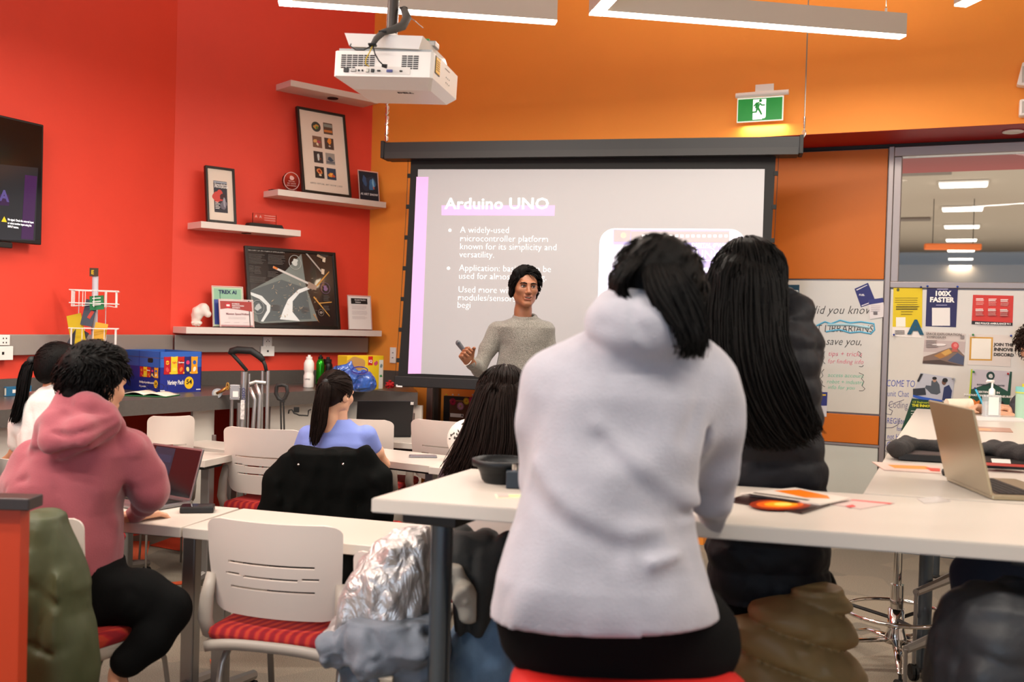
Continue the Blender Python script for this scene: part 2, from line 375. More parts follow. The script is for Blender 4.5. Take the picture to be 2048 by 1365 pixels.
# whiteboard wall: framed panels
bw=struct(MB().b2((-1.6,YB+.03,0),(-.475,YB+.12,ZS)).b2((-.475,YB+.03,0),(4.4,YB+.12,1.82)),'wall_board',M_alu)
g=.006
def pan(name,x0,x1,z0,z1,m,d=.0): return MB(MW).b2((x0+g,YB+d,z0+g),(x1-g,YB+.03,z1-g),bev=.003).build(name,m,bw)
pan('orange_panel',-1.6,-.51,1.872,2.785,M_pnl); pan('whiteboard_panel',-1.6,-.51,.936,1.872,M_brd); pan('orange_panel',-1.6,-.51,.724,.936,M_pnl); pan('lower_panel',-1.6,-.51,0,.715,M_lgrey)
pan('whiteboard_panel',-.475,1.15,0,1.815,M_brd); pan('whiteboard_panel',1.15,2.9,0,1.815,M_brd); pan('whiteboard_panel',2.9,4.4,0,1.815,M_brd)
MB(MW).b2((-.51,YB-.012,0),(-.475,YB+.04,2.79),bev=.004).build('mullion',M_alu,bw)
MB(MW).b2((-1.6,YB-.004,ZS-.025),(4.4,YB+.03,ZS-.003)).build('shadow_gap',M_dk,bw)
MB(MW).b2((-1.6,YB-.006,.712),(-.51,YB+.03,.728)).build('aluminium_strip',M_alu,bw)
wn=MB().b2((-.475,YB-.01,1.82),(4.4,YB+.1,1.862),bev=.004); wn.b2((-.475,YB-.01,2.72),(4.4,YB+.1,2.785),bev=.004); wn.b2((-.475,YB,1.862),(-.425,YB+.08,2.72),bev=.004); wn.b2((2.6,YB,1.862),(2.65,YB+.08,2.72))
w1=struct(wn,'window_1',M_alu)
MB(MW).b2((-.425,YB+.04,1.862),(2.6,YB+.046,2.72)).build('window_pane',mat('interior_glass','#FFFFFF',.0,trans=1,ior=1.3),w1)
# the room beyond the glass
M_ceil2=mat('beige_ceiling','#A99C8C',.8); M_cream=mat('cream_bulkhead','#D9C8B2',.7)
s=MB().b2((-6,YB+2.4,3.72),(9,34,3.8)); struct(s,'ceiling_2',M_ceil2)
struct(MB().b2((-6,YB+2.3,3.05),(9,YB+2.42,3.8)),'trim_3',M_cream)
struct(MB().b2((-6,YB+.5,2.95),(9,YB+2.3,3.05)),'trim_4',mat('red_soffit_beyond','#C2302A',.6))
struct(MB().b2((-6,YB+.13,-.1),(9,34,0)),'floor_2',mat('grey_floor_beyond','#6B6660',.8))
struct(MB().b2((-6,34,0),(9,34.1,3.8)),'wall_far',M_cream)
struct(MB().b2((-6.1,YB+.1,0),(-6,34,3.8)),'wall_far_left',mat('pale_wall_beyond','#CFC4B6',.8))
struct(MB().b2((9,YB+.1,0),(9.1,34,3.8)),'wall_far_right',mat('pale_wall_beyond','#CFC4B6',.8))
M_lite=mat('light_panel','#FFF8EC',.5,emit=12,ecol='#FFF3E2')
for i in range(7):
    d=(.003257+.000627*i)*1991*2.22   # view-depth rhythm of the strip lights
    p=W(Vector(((1915-1024)/F*d,d,3.7)))
    o=thing('ceiling_light',['nearest and widest white strip light on the ceiling seen through the window','second nearest strip light on the ceiling beyond the window','third nearest strip light on the ceiling beyond the window','fourth nearest strip light on the ceiling beyond the window','fifth nearest strip light on the ceiling beyond the window','second farthest strip light on the ceiling beyond the window','farthest and smallest strip light on the ceiling beyond the window'][i],'ceiling light',(p.x,p.y,3.7),0,'strip lights beyond the window')
    MB().box((0,0,0),(.66,.5,.03),bev=.01).build('light_frame',M_white,o); MB().box((0,0,-.02),(.62,.44,.02),bev=.006).build('light_diffuser',M_lite,o)
area('adjoining_room_fill',(1.0,YB+2.6,2.9),(9,1.0),160,(1,.93,.84),(R(90),0,0)); area('adjoining_room_fill',(1.0,18,.8),(12,16),800,(1,.92,.8),(R(180),0,0))  # two unseen fill lights added to brighten the ceiling and depth beyond
for k,(px,py,dd) in enumerate([(1845,392,13.5),(1820,474,19)]):
    p=W(C(px,py,dd)); o=tag(MB().box((0,0,0),(.7,.35,.04),bev=.01).build('ceiling_vent',mat('vent_grey','#6E6259',.6)),['dark rectangular air vent on the ceiling beyond the window, the nearer one','small dark air vent on the ceiling beyond the window, the farther one'][k],'vent'); o.location=(p.x,p.y,3.7)
p=W(C(1905,494,16)); o=thing('pendant_lamp','orange bar pendant hanging from the ceiling beyond the window','lamp',p,R(10))
MB().box((0,0,0),(.85,.12,.1),bev=.02).build('lamp_shade',mat('orange_lamp','#E0702A',.5),o); MB().tube([(-.3,0,.05),(-.3,0,3.7-p.z)],.006,6).build('cable',M_dk,o); MB().tube([(.3,0,.05),(.3,0,3.7-p.z)],.006,6).build('cable',M_dk,o)
o=struct(MB().b2((6.2,33.8,1.2),(9,33.95,3.4)),'window_3',mat('daylight_window','#DDE6F2',.5,emit=2.2))
MB(MW).b2((5.9,24,0),(6.05,24.4,3.7)).build('column',M_cream,o)
p=W(C(1955,545,17)); o=tag(MB().box((0,0,0),(2.6,.6,.08)).box((-1.1,0,-.6),(.1,.5,1.1)).box((1.1,0,-.6),(.1,.5,1.1)).build('far_table',mat('light_oak','#C8A27A',.5)),'pale table top far away seen just above the window sill','table'); o.location=(p.x,p.y,1.72)
o=tag(MB().b2((-1.4,0,0),(1.6,.3,2.05)).build('book_shelf',M_cream),'low cream partition far away beyond the window','partition'); p=W(C(1990,548,20)); o.location=(p.x,p.y,0)
# soffit downlight
o=thing('downlight','small round white downlight in the dark red soffit over the window','light',(.24,7.05,ZS-.004))
MB().lathe([(.062,0),(.062,-.008),(.045,-.012),(.04,-.002)],24).build('downlight_ring',M_white,o,smooth=True)
# ------------------------------------------------------------------ trunking rail and sockets
def sw(px,py,off=0): p=WP(px,py,CA+SN*off,SN); return (p-CA).dot(SU),p.z
def SW(u,z,off=0): q=CA+SU*u+SN*off; return Vector((q.x,q.y,z))
SM=lambda u,z,off=0: planeM(SW(u,z,off),SU)      # local x along the wall, y up, z out of the wall
rail=MB().b2((XL,-3,1.236),(XL+.045,5.32,1.357),bev=.004); struct(rail,'trim_5',M_gry)
r2=MB(); r2.box((.815,.022+.0,1.296),(1.60,.045,.121),bev=.004,M=planeM(CA,SU,(0,0,1))@Matrix.Rotation(-math.pi/2,4,'X') if False else Matrix.Translation(CA)@Matrix.Rotation(math.atan2(SU.y,SU.x),4,'Z')@Matrix.Scale(-1,4,(0,1,0)))
struct(r2,'trim_6',M_gry)
def plate_wall(name,label,M,w,h,dots,cat='outlet',extra=None):
    o=tag(MB(M).box((0,0,.006),(w,h,.012),bev=.003).build(name,M_white,loc=M.to_translation()),label,cat)
    for (x,y,a,b) in dots: MB(M).box((x,y,.0125),(a,b,.002)).build('socket_hole',M_dk,o)
    return o
outdots=[(-.01,.018,.006,.008),(.01,.018,.006,.008),(0,.028,.006,.006),(-.01,-.02,.006,.008),(.01,-.02,.006,.008),(0,-.03,.006,.006)]
u,z=sw(535,676,.05); plate_wall('wall_outlet','small white double socket on the grey rail under the long shelf, above the data plate',SM(u,1.30,.045),.07,.1,outdots)
plate_wall('data_plate','white data plate with one square port on the rail beneath the long shelf',SM(u,1.245,.048),.11,.075,[(0,.0,.014,.014)])
LM=lambda y,z,off=0: planeM((XL+off,y,z),(0,1,0))@Matrix.Identity(4)
p=WP(8,680,(XL+.05,0,0),(1,0,0)); LMx=lambda z: planeM((XL+.045,p.y,z),(0,1,0))
plate_wall('wall_outlet','white double socket on the rail at the far left, above its data plate',LMx(1.325),.07,.06,[(-.01,.01,.006,.008),(.01,.01,.006,.008),(-.01,-.014,.006,.008),(.01,-.014,.006,.008)])
plate_wall('data_plate','white data plate with one dark port at the left edge of the photo',LMx(1.25),.115,.08,[(-.01,0,.014,.016)])
p=WP(787,711,(0,YU,0),(0,1,0)); plate_wall('light_switch','white switch plate on the orange wall beside the projection screen',planeM((p.x,YU,p.z),(1,0,0)),.055,.125,[(0,.02,.012,.006),(0,-.02,.012,.006)],'switch')
# ------------------------------------------------------------------ counter
CO=[(-4.34,-3.0),(-4.34,4.25),(-4.24,4.86),(-3.98,6.03),(-3.46,6.06),(-3.97,YU-.004),(-4.378,YU-.004),(XL+.006,5.34),(XL+.006,-3.0)]
ct=thing('counter','long charcoal worktop running along the red walls with white cupboards beneath','counter',(-4.6,4,0))
MB(MW).prism(CO,.91,1.0).build('worktop',M_cnt,ct)
cb=MB(MW); cb.b2((XL,-3,1.0),(XL+.03,5.34,1.10)); cb.prism([tuple((CA)[:2]),tuple(CB[:2]),tuple((CB+SN*.03)[:2]),tuple((CA+SN*.03)[:2])],1.0,1.10); cb.b2((-4.385,YU-.03,1.0),(-3.98,YU,1.10)); cb.build('backsplash',M_cnt,ct)
def between(a,b,z0,z1,name,m,th=.02,par=ct): # vertical panel between two floor points
    a=Vector((a[0],a[1],0)); b=Vector((b[0],b[1],0)); d=(b-a).normalized(); n=Vector((-d.y,d.x,0))*th
    return MB(MW).prism([(a.x,a.y),(b.x,b.y),(b.x+n.x,b.y+n.y),(a.x+n.x,a.y+n.y)],z0,z1).build(name,m,par)
I=[(-4.42,-3.0),(-4.42,4.25),(-4.32,4.90),(-4.06,6.1),(-3.46,6.12)]
def onL(px,py,i):  # parameter point along inset segment i
    a=Vector((*I[i],0)); b=Vector((*I[i+1],0)); d=(b-a).normalized(); n=Vector((d.y,-d.x,0)); p=WP(px,py,a,n); return (p.x,p.y)
between(I[0],(I[0][0],2.9),.05,.905,'cupboard_door',M_wht)
a=onL(228,880,1); b=onL(240,880,1); between((-4.42,3.2),a,.05,.905,'cupboard_door',M_wht)
a2=onL(330,870,1); a3=onL(428,870,2); between((-4.335,4.8),a3,.05,.905,'cupboard_door',M_wht,.02)
a4=onL(540,870,2); a5=onL(700,870,2); between(a4,a5,.05,.905,'cupboard_door',M_wht)
between(I[3],I[4],.05,.905,'cupboard_door',M_wht)
for px,py in ((428,880),(826,835)):
    q=W(C(px,py,6.05 if px<500 else 6.95)); MB(MW).box((q.x,q.y,q.z),(.02,.02,.06),bev=.003).build('hinge',M_alu,ct)
MB(MW).b2((-4.46,-3,.0),(-4.42,4.3,.1)).build('kick_board',M_bm,ct)
# panels on the back wall right of the counter, under the screen
def up(px,py,off=0): return WP(px,py,(0,YU-off,0),(0,1,0))
def wallpanel(name,px0,px1,m,off=.03,z0=0,z1=1.12):
    a=up(px0,840,off); b=up(px1,840,off); return MB(MW).b2((a.x,YU-off,z0),(b.x,YU,z1)).build(name,m,wb)
wallpanel('grey_panel',852,861,M_alu,.05); wallpanel('aluminium_edge',861,864,mat('bright_edge','#B9B4AE',.3,metal=.8),.07); wallpanel('dark_panel',864,876,mat('dark_brown_panel','#3A2E28',.6),.04)
# ------------------------------------------------------------------ floating shelves
def shelf(label,u0,u1,zt,dep=.22,th=.045):
    o=thing('wall_shelf',label,'shelf',SW((u0+u1)/2,zt-th),0,'floating white shelves')
    Mx=Matrix.Translation(CA)@Matrix.Rotation(math.atan2(SU.y,SU.x),4,'Z')
    MB(Mx).box(((u0+u1)/2,-dep/2,zt-th/2),(u1-u0,dep,th),bev=.002).build('board',M_shelf,o); return o,Mx
s1,Mx=shelf('topmost floating white shelf, empty, above the tall art print',.767,1.535,3.235)
MB(Mx).lathe([(.042,0),(.042,.004)],24,M=Matrix.Translation((1.19,-.11,3.184))).build('shelf_spotlight',M_dk,s1)
shelf('floating white shelf holding the tall art print and the round glass award',.685,1.632,2.43)
s2,Mx=shelf('floating white shelf holding the small framed cover and the glass plaque',.106,.880,2.145)
MB(Mx).lathe([(.035,0),(.035,.004)],24,M=Matrix.Translation((.5,-.11,2.096))).build('shelf_spotlight',M_dk,s2)
shelf('longest floating white shelf just above the grey rail',.017,1.622,1.415)
# ================================================================== FURNITURE
M_cshell=mat('chair_shell','#CDC1B8',.42); M_cframe=mat('chair_bracket','#A3988D',.42); M_cleg=mat('chair_leg','#9A928A',.35,metal=.5)
M_desk=mat('desk_laminate','#CCC3B8',.3); M_dedge=mat('desk_edge','#D9CCC0',.4); M_post=mat('steel_post','#5C6670',.28,metal=.85); M_steel=mat('grey_steel','#8F8B87',.35,metal=.7)
M_chrome=mat('chrome','#D9D6D2',.08,metal=1); M_rub=mat('black_rubber','#141414',.6)
def striped(name,c1,c2,c3,sc=38,ang=.1):
    m=bpy.data.materials.new(name); m.use_nodes=True; nt=m.node_tree; b=nt.nodes['Principled BSDF']; L=nt.links.new
    tc=nt.nodes.new('ShaderNodeTexCoord'); mp=nt.nodes.new('ShaderNodeMapping'); mp.inputs['Rotation'].default_value=(0,0,ang); L(tc.outputs['Object'],mp.inputs[0])
    w=nt.nodes.new('ShaderNodeTexWave'); w.bands_direction='X'; w.inputs['Scale'].default_value=sc/10; w.inputs['Distortion'].default_value=1.2; w.inputs['Detail'].default_value=2; L(mp.outputs[0],w.inputs['Vector'])
    r=nt.nodes.new('ShaderNodeValToRGB'); e=r.color_ramp.elements; e[0].color=srgb(c1); e[0].position=.2; e[1].color=srgb(c2); e[1].position=.62; q=e.new(.88); q.color=srgb(c3); L(w.outputs['Fac'],r.inputs[0])
    n=nt.nodes.new('ShaderNodeTexNoise'); n.inputs['Scale'].default_value=300; L(tc.outputs['Object'],n.inputs['Vector'])
    bp=nt.nodes.new('ShaderNodeBump'); bp.inputs['Strength'].default_value=.5; bp.inputs['Distance'].default_value=.003; L(n.outputs['Fac'],bp.inputs['Height']); L(bp.outputs[0],b.inputs['Normal'])
    L(r.outputs[0],b.inputs['Base Color']); b.inputs['Roughness'].default_value=.9; return m
M_seat=striped('red_striped_fabric','#860D1A','#A6141C','#B2341F',95,.25)
def grid_shell(nx,nz,fx,hole=None,th=.006):
    """surface P=fx(u,v) u,v in 0..1; cells for which hole(u,v) holds are left open; both sides and rims built"""
    v=[];idx={}
    for j in range(nz+1):
        for i in range(nx+1): v.append(Vector(fx(i/nx,j/nz)))
    N=len(v); nrm=[]
    for j in range(nz+1):
        for i in range(nx+1):
            a=v[j*(nx+1)+min(i+1,nx)]-v[j*(nx+1)+max(i-1,0)]; b=v[min(j+1,nz)*(nx+1)+i]-v[max(j-1,0)*(nx+1)+i]; nrm.append(a.cross(b).normalized())
    vv=v+[v[k]-nrm[k]*th for k in range(N)]; f=[]; op=lambda i,j: not(0<=i<nx and 0<=j<nz) or (hole and hole((i+.5)/nx,(j+.5)/nz))
    I=lambda i,j:j*(nx+1)+i
    for j in range(nz):
        for i in range(nx):
            if op(i,j): continue
            q=(I(i,j),I(i+1,j),I(i+1,j+1),I(i,j+1)); f.append(q); f.append(tuple(N+k for k in q[::-1]))
            for (a,b,ni,nj) in ((q[0],q[1],i,j-1),(q[1],q[2],i+1,j),(q[2],q[3],i,j+1),(q[3],q[0],i-1,j)):
                if op(ni,nj): f.append((b,a,N+a,N+b))
    return vv,f
def caster(mb_list,x,y,r=.028,z0=0):
    m=MB(); m.cyl((x-.014,y,z0+r),(x-.004,y,z0+r),r,16).cyl((x+.004,y,z0+r),(x+.014,y,z0+r),r,16).box((x,y,z0+r*1.35),(.03,r*1.3,r*1.1),bev=.006).cyl((x,y,z0+r*1.5),(x,y,z0+r*2.6),.007,8); return m
def chair(label,wheels=False):
    o=thing('stacking_chair',label,'chair',group='white shell chairs at the desks')
    # backrest: gently wrapped shell with three real slots
    def fx(u,v):
        z=.50+.345*v; hw=.232-.02*(1-v)**2
        c=min(1,min(v,1-v)/.10); hw-=.045*(1-math.sqrt(max(0,1-(1-c)**2)))*1.2
        x=(u*2-1)*hw; y=-.235-.055*(v-.2)+.05*(x/.23)**2-.012*math.sin(v*3.1)
        return (x,y,z)
    sl=[(.30,.145),(.435,.165),(.57,.15)]
    def hole(u,v):
        for c,w in sl:
            if abs(u*2-1)*.23<w and abs(v-c-.012*(u*2-1)**2)<.0135: return True
        return False
    v,f=grid_shell(34,72,fx,hole,.009)
    mk('backrest',v,f,M_cshell,o,smooth=False)
    m=MB()
    def fs(u,v):
        x=(u*2-1)*(.225-.03*v*v); y=-.255+.49*v; return (x,y,.425-.02*abs(u*2-1)**3-.05*max(0,v-.75)**2*8)
    v2,f2=grid_shell(16,16,fs,None,.035); mk('seat_shell',v2,f2,M_cframe,o,smooth=True)
    bm=MB(); bm.box((0,-.005,.432),(.45,.475,.055),bev=.026); c=bm.build('seat',M_seat,o,smooth=True)
    for s in(-1,1):
        MB().tube([(s*.222,-.212,.64),(s*.232,-.222,.56),(s*.236,-.224,.48),(s*.232,-.2,.42),(s*.215,-.13,.385),(s*.2,0,.38)],[.012,.016,.018,.018,.016,.014],10,flat=1.5).build('side_bracket',M_cframe,o,smooth=True)
    for sx in(-1,1):
        for sy,yt in((-1,-.1),(1,.13)):
            MB().tube([(sx*.19,yt,.40),(sx*.205,yt+sy*.06,.3),(sx*.215,yt+sy*.12,.05 if wheels else .008)],[.014,.012,.011],10).build('leg',M_cleg,o,smooth=True)
            if wheels: caster(None,sx*.215,yt+sy*.12,.024).build('caster',M_rub,o)
    MB().tube([(-.19,-.02,.385),(.19,-.02,.385)],.014,8).build('cross_bar',M_cleg,o)
    return o
def place(o,pC,rz,z=0):
    w=W(pC); o.location=(w.x,w.y,z); o.rotation_euler=(0,0,rz)
def cz0(px,py,d): p=C(px,py,d); return Vector((p.x,p.y,0))
def seat_at(o,px,d,rz):   # px,d: where the backrest stands
    w=W(cz0(px,1000,d)); s_=o.scale[0]; v=Matrix.Rotation(rz,3,'Z')@Vector((0,.27*s_,0)); o.location=(w.x+v.x,w.y+v.y,0); o.rotation_euler=(0,0,rz)
ch0=chair('empty white shell chair with red striped seat in the foreground, backed against the nearest desk')
ch0.scale=(1.07,1.0,.965); seat_at(ch0,533,3.27,R(11))
CH=[]
def another(label,px,d,rz,sc=1):
    c=copy_tree(ch0); c['label']=label; c.scale=(sc,sc,sc); seat_at(c,px,d,rz); CH.append(c); return c
another('empty white chair with red seat left of the black coat, in the second row',516,5.35,R(9),1.06)
another('white chair mostly under the black padded coat',662,4.72,R(14),1.0)
another('white chair behind the ponytailed person in blue, its rounded corner showing',705,6.1,R(8),1.05)
another('white chair right of the dark open laptop, one slot showing',886,5.95,R(4),1.07)
another('white chair turned sideways against the charcoal counter',343,5.5,R(50),1.0).scale=(.55,.8,1.1)
another('white chair at the far left behind the person in the white blouse',14,4.35,R(4),1.0)
another('chair carrying the silver coat, mostly hidden by it',790,2.98,R(12),1.0).scale=(.66,.9,.93)
another('chair under the person in the mauve hoodie, red striped seat edge showing',74,3.12,R(-4),1.0).scale=(.52,.85,1)
another('chair under the long-haired person left of the pale hoodie',985,3.75,R(10),1.0)
another('white chair under the dark quilted jacket in the bottom right corner',2075,2.6,R(35),.85)
# ---------------------------------------------------------------- desks
def desk(label,a,b,depth,zt=.74,th=.038,legs=(.12,.88)):
    """a,b: world xy of front-left and front-right corners; far side is to the left of a->b"""
    a=Vector((a[0],a[1],0)); b=Vector((b[0],b[1],0)); L=(b-a).length; ang=math.atan2((b-a).y,(b-a).x)
    o=thing('training_desk',label,'desk',a,ang,'low white desks')
    MB().box((L/2,depth/2,zt-th/2),(L,depth,th),bev=.003).build('desktop',M_desk,o)
    MB().box((L/2,depth/2,zt-th-.012),(L*.86,depth*.55,.024)).build('under_frame',M_bm,o)
    for t in legs:
        x=L*t; MB().box((x,depth/2,.37),(.055,.05,.66),bev=.006).build('leg',M_steel,o)
        MB().tube([(x,-.04,.07),(x,depth*.5,.1),(x,depth+.04,.07)],[.02,.028,.02],8).build('foot',M_steel,o)
        for yy in(-.03,depth+.03): caster(None,x,yy,.026).build('caster',M_rub,o)
    return o
desk('nearest low white desk, behind the foreground empty chair',(-2.515,2.745),(-1.728,2.856),.40,legs=(.05,.9))
desk('low white desk under the black laptop, beside the mauve hoodie',(-3.62,2.56),(-2.523,2.743),.40,legs=(.12,.93))
desk('left end desk of the second row, its corner poking out above the dark laptop',(-4.25,3.98),(-3.59,4.07),.30)
desk('white desk in the second row with the phone on it',(-3.62,4.70),(-2.53,4.585),.40)
desk('white desk continuing the second row behind the long brown hair',(-2.525,4.555),(-1.4,4.50),.40)
desk('white desk of the third row left of the second row chairs',(-4.2,4.49),(-3.1,4.42),.26,legs=(.3,.9))
desk('farthest white desk, with the large dark open laptop on it',(-3.95,5.24),(-2.85,5.40),.38)
desk('farthest white desk right of the dark open laptop',(-2.84,5.40),(-1.7,5.56),.38)
desk('white desk at the left edge behind the person in the mauve hoodie',(-4.25,2.78),(-3.64,2.87),.36,legs=(.2,.8))
# ---------------------------------------------------------------- high tables
HT=1.03
def htable(label,poly,posts,th=.038):
    cx=sum(p[0] for p in poly)/len(poly); cy=sum(p[1] for p in poly)/len(poly)
    o=thing('high_table',label,'table',(cx,cy,0),0,'white high tables')
    bm=bmesh.new(); vs_=[bm.verts.new((x-cx,y-cy,HT-th)) for x,y in poly]; f=bm.faces.new(vs_); bmesh.ops.recalc_face_normals(bm,faces=[f])
    r=bmesh.ops.extrude_face_region(bm,geom=[f]); bmesh.ops.translate(bm,vec=(0,0,th),verts=[v for v in r['geom'] if isinstance(v,bmesh.types.BMVert)])
    bmesh.ops.recalc_face_normals(bm,faces=bm.faces[:]); bmesh.ops.bevel(bm,geom=bm.edges[:],offset=.003,segments=2,affect='EDGES')
    me=bpy.data.meshes.new('tabletop'); bm.to_mesh(me); bm.free(); me.materials.append(M_desk); t=bpy.data.objects.new('tabletop',me); link(t,o)
    for (x,y) in posts:
        MB().cyl((x-cx,y-cy,.02),(x-cx,y-cy,HT-th-.03),.030,24).build('leg',M_post,o,auto=40)
        MB().box((x-cx,y-cy,HT-th-.018),(.16,.16,.03),bev=.004).build('leg_bracket',M_bm,o)
        MB().lathe([(.034,0),(.034,.012),(.02,.03)],20,M=Matrix.Translation((x-cx,y-cy,0))).build('foot',M_rub,o)
    xs=[p[0]-cx for p in poly]; MB().box((0,0,HT-th-.03),((max(xs)-min(xs))*.8,.05,.045),rot=(0,0,math.atan2(poly[1][1]-poly[0][1],poly[1][0]-poly[0][0]))).build('under_rail',M_bm,o)
    return o
pl=W(cz0(884,1085,2.70)); pr=W(CZ(1948,1160,.9))
htable('long white high table in the foreground, with the black bowl and magazines',[(-1.407,2.232),(.95,2.68),(.95,3.28),(-.26,3.075),(-1.43,2.86)],[(pl.x,pl.y),(.2,2.72),(-1.2,2.78),(.75,3.1)])
htable('white high table running away to the right, with the silver laptop on it',[(-.255,3.09),(.62,3.24),(.62,4.62),(-.262,4.62)],[(.5,3.4),(.5,4.5)])
htable('far end white high table by the whiteboard, with the sanitizer bottle',[(-.262,4.63),(.62,4.63),(.62,6.86),(-.262,6.86)],[(-.12,4.8),(.5,4.8),(-.12,6.7),(.5,6.7)])
# ---------------------------------------------------------------- stools
def stool(label,seat_z=.74,ring=.28,w=.24,seatm=None,round_=True,chrome=True):
    mm=M_chrome if chrome else M_black
    o=thing('drafting_stool',label,'stool',group='tall stools round the high tables')
    m=MB(); m.lathe([(w*.8,-.045),(w*.97,-.035),(w,-.01),(w*.98,.02),(w*.85,.038),(w*.4,.045),(.001,.045)],36,M=Matrix.Translation((0,0,seat_z-.045))); m.build('seat',seatm or M_seatr,o,smooth=True)
    MB().lathe([(w*.86,0),(w*.86,.02),(.05,.03),(.05,-.03),(w*.6,-.02)],28,M=Matrix.Translation((0,0,seat_z-.11))).build('seat_pan',M_bm,o)
    MB().cyl((0,0,.16),(0,0,.42),.028,20).cyl((0,0,.42),(0,0,seat_z-.11),.018,16).build('post',mm,o,auto=40)
    n=40; MB().tube([(.215*math.cos(2*math.pi*k/n),.215*math.sin(2*math.pi*k/n),ring) for k in range(n)],.011,8,closed=True).build('foot_ring',mm,o,smooth=True)
    for k in range(3):
        a=k*2.094+.3; MB().tube([(.03*math.cos(a),.03*math.sin(a),ring-.03),(.215*math.cos(a),.215*math.sin(a),ring)],.009,8).build('ring_spoke',M_bm,o)
    MB().lathe([(.05,.13),(.045,.16),(.036,.2),(.034,.3)],20).build('hub',mm,o,smooth=True)
    for k in range(5):
        a=k*2*math.pi/5+.5; c,s_=math.cos(a),math.sin(a)
        MB().tube([(.03*c,.03*s_,.145),(.17*c,.17*s_,.135),(.31*c,.31*s_,.085)],[.022,.018,.012],10,flat=.6).build('base_arm',mm,o,smooth=True)
        caster(None,.31*c,.31*s_,.03).build('caster',M_rub,o)
    return o
M_seatr=mat('red_vinyl','#BE1C16',.5)
st=stool('red round stool under the person in the pale hoodie, in the foreground',.775,w=.255); place(st,cz0(1258,1340,2.10),0)
st2=copy_tree(st); st2['label']='chrome drafting stool with a foot ring, standing free under the right table'; q=CZ(1793,1300,.0); q=cz0(1793,1218,4.45); place(st2,q,YAW+R(8)); st2.scale=(1.03,1.03,.9)
st3=copy_tree(st); st3['label']='stool under the person in the navy puffer jacket'; place(st3,cz0(1548,1200,3.16),.5); st3.scale=(.72,.72,.84)
# ---------------------------------------------------------------- projection screen
HL=W(C(765,300,6.94)); HR=W(C(1603,290,6.31)); SX=(Vector((HR.x,HR.y,0))-Vector((HL.x,HL.y,0))); SLEN=SX.length; SX.normalize(); SNn=Vector((SX.y,-SX.x,0))
SO=Vector((HL.x,HL.y,0)); FS=planeM(SO,SX)   # local x along screen, y up, z toward the room
def scr(px,py,off=0):
    p=WP(px,py,SO+SNn*off,SNn); q=p-SO; return q.dot(SX),p.z
M_scase=mat('screen_case','#1B1918',.5); M_sfab=mat('screen_border','#191817',.8)
ps=thing('projection_screen','large pull-down projection screen in a black case showing a grey slide','screen',(SO.x,SO.y,0))
def FSb(name,x0,x1,y0,y1,z0,z1,m,par,bev=0): return MB(FS).b2((x0,y0,z0),(x1,y1,z1),bev=bev).build(name,m,par)
zt=scr(765,285)[1]; zb=scr(770,318)[1]
cs=MB(FS); cs.prism([(0,zb+.03),(0,zt),(SLEN,zt),(SLEN,zb+.03),(SLEN-.02,zb),(.02,zb)],-.14,.0).build('case',M_scase,ps)
FSb('case_lip',.02,SLEN-.02,zb-.0,zb+.045,0,.012,mat('case_lip','#262321',.5),ps)
for x in(0,SLEN): FSb('end_cap',x-.012,x+.012,zb+.005,zt+.01,-.14,.01,M_bm,ps,.003)
tl=scr(830,336); tr=scr(1530,335); bl=scr(815,748); br_=(scr(1523,560)[0],bl[1])
# fabric with side tabs
xl0,xr0=scr(815,320)[0],scr(1552,320)[0]; xl1,xr1=scr(800,765)[0]-.06,scr(1553,700)[0]
zb2=bl[1]-.02
edgeL=[];edgeR=[]
n=14
for i in range(n+1):
    t=i/n; z=zb-(zb-zb2)*t; sag=.03*(1-(2*t-1)**2)*0
    edgeL.append((xl0+.0+(scr(789,762)[0]-xl0)*t**1.6,z)); edgeR.append((xr0+(-.03)*t,z))
poly=edgeL+edgeR[::-1]
MB(FS).prism([(x,z) for x,z in poly],-.075,-.07).build('black_border',M_sfab,ps)
for i in range(0,7):
    t=(i+.5)/7; x,z=edgeL[int(t*n)]; MB(FS).box((x-.008,z,-.072),(.03,.03,.01),bev=.003).build('tension_tab',M_sfab,ps)
    x,z=edgeR[int(t*n)]; MB(FS).box((x+.006,z,-.072),(.03,.03,.01),bev=.003).build('tension_tab',M_sfab,ps)
MB(FS).tube([(x-.02,z,-.072) for x,z in edgeL],.002,5).build('tension_cord',M_bm,ps); MB(FS).tube([(x+.018,z,-.072) for x,z in edgeR],.002,5).build('tension_cord',M_bm,ps)
FSb('bottom_bar',edgeL[-1][0]-.02,edgeR[-1][0]+.02,zb2-.075,zb2,-.1,-.045,M_scase,ps,.006)
M_logo=mat('pale_print','#F2F0EC',.6)
# the slide is light thrown on the sheet: it glows
def glow(name,col,e): return mat(name,'#202020',.9,emit=e,ecol=col)
G_bg=mat('slide_background','#A09D9B',.9,emit=.27,ecol='#CFCCD2'); G_pk=mat('slide_pink','#B8A0B8',.9,emit=.62,ecol='#F2A6EE'); G_wh=mat('slide_white','#FFFFFF',.9,emit=1.1,ecol='#FFFFFF')
G_pu=mat('slide_violet','#B0A8D8',.9,emit=.5,ecol='#A79BDA'); G_gr=mat('slide_dim','#A8A0A0',.9,emit=.42,ecol='#C8BCC0'); G_or=mat('slide_peach','#F0B0A0',.9,emit=.6,ecol='#F2B4A4')
sl=MB(FS).prism([(bl[0],bl[1]),(br_[0],br_[1]),(tr[0],tr[1]),(tl[0],tl[1])],-.069,-.066).build('sheet',G_bg,ps)
def sq(name,pts,m,z=-.0655,th=.0006): P=[scr(x,y,-.066) for x,y in pts]; return MB(FS).prism(P[::-1],z,z+th).build(name,m,sl)
sq('pink_strip',[(833,354),(857,354),(842,748),(816,748)],G_pk)
sq('pink_title_bar',[(883,411),(1110,411),(1109,432),(883,431)],G_pk)
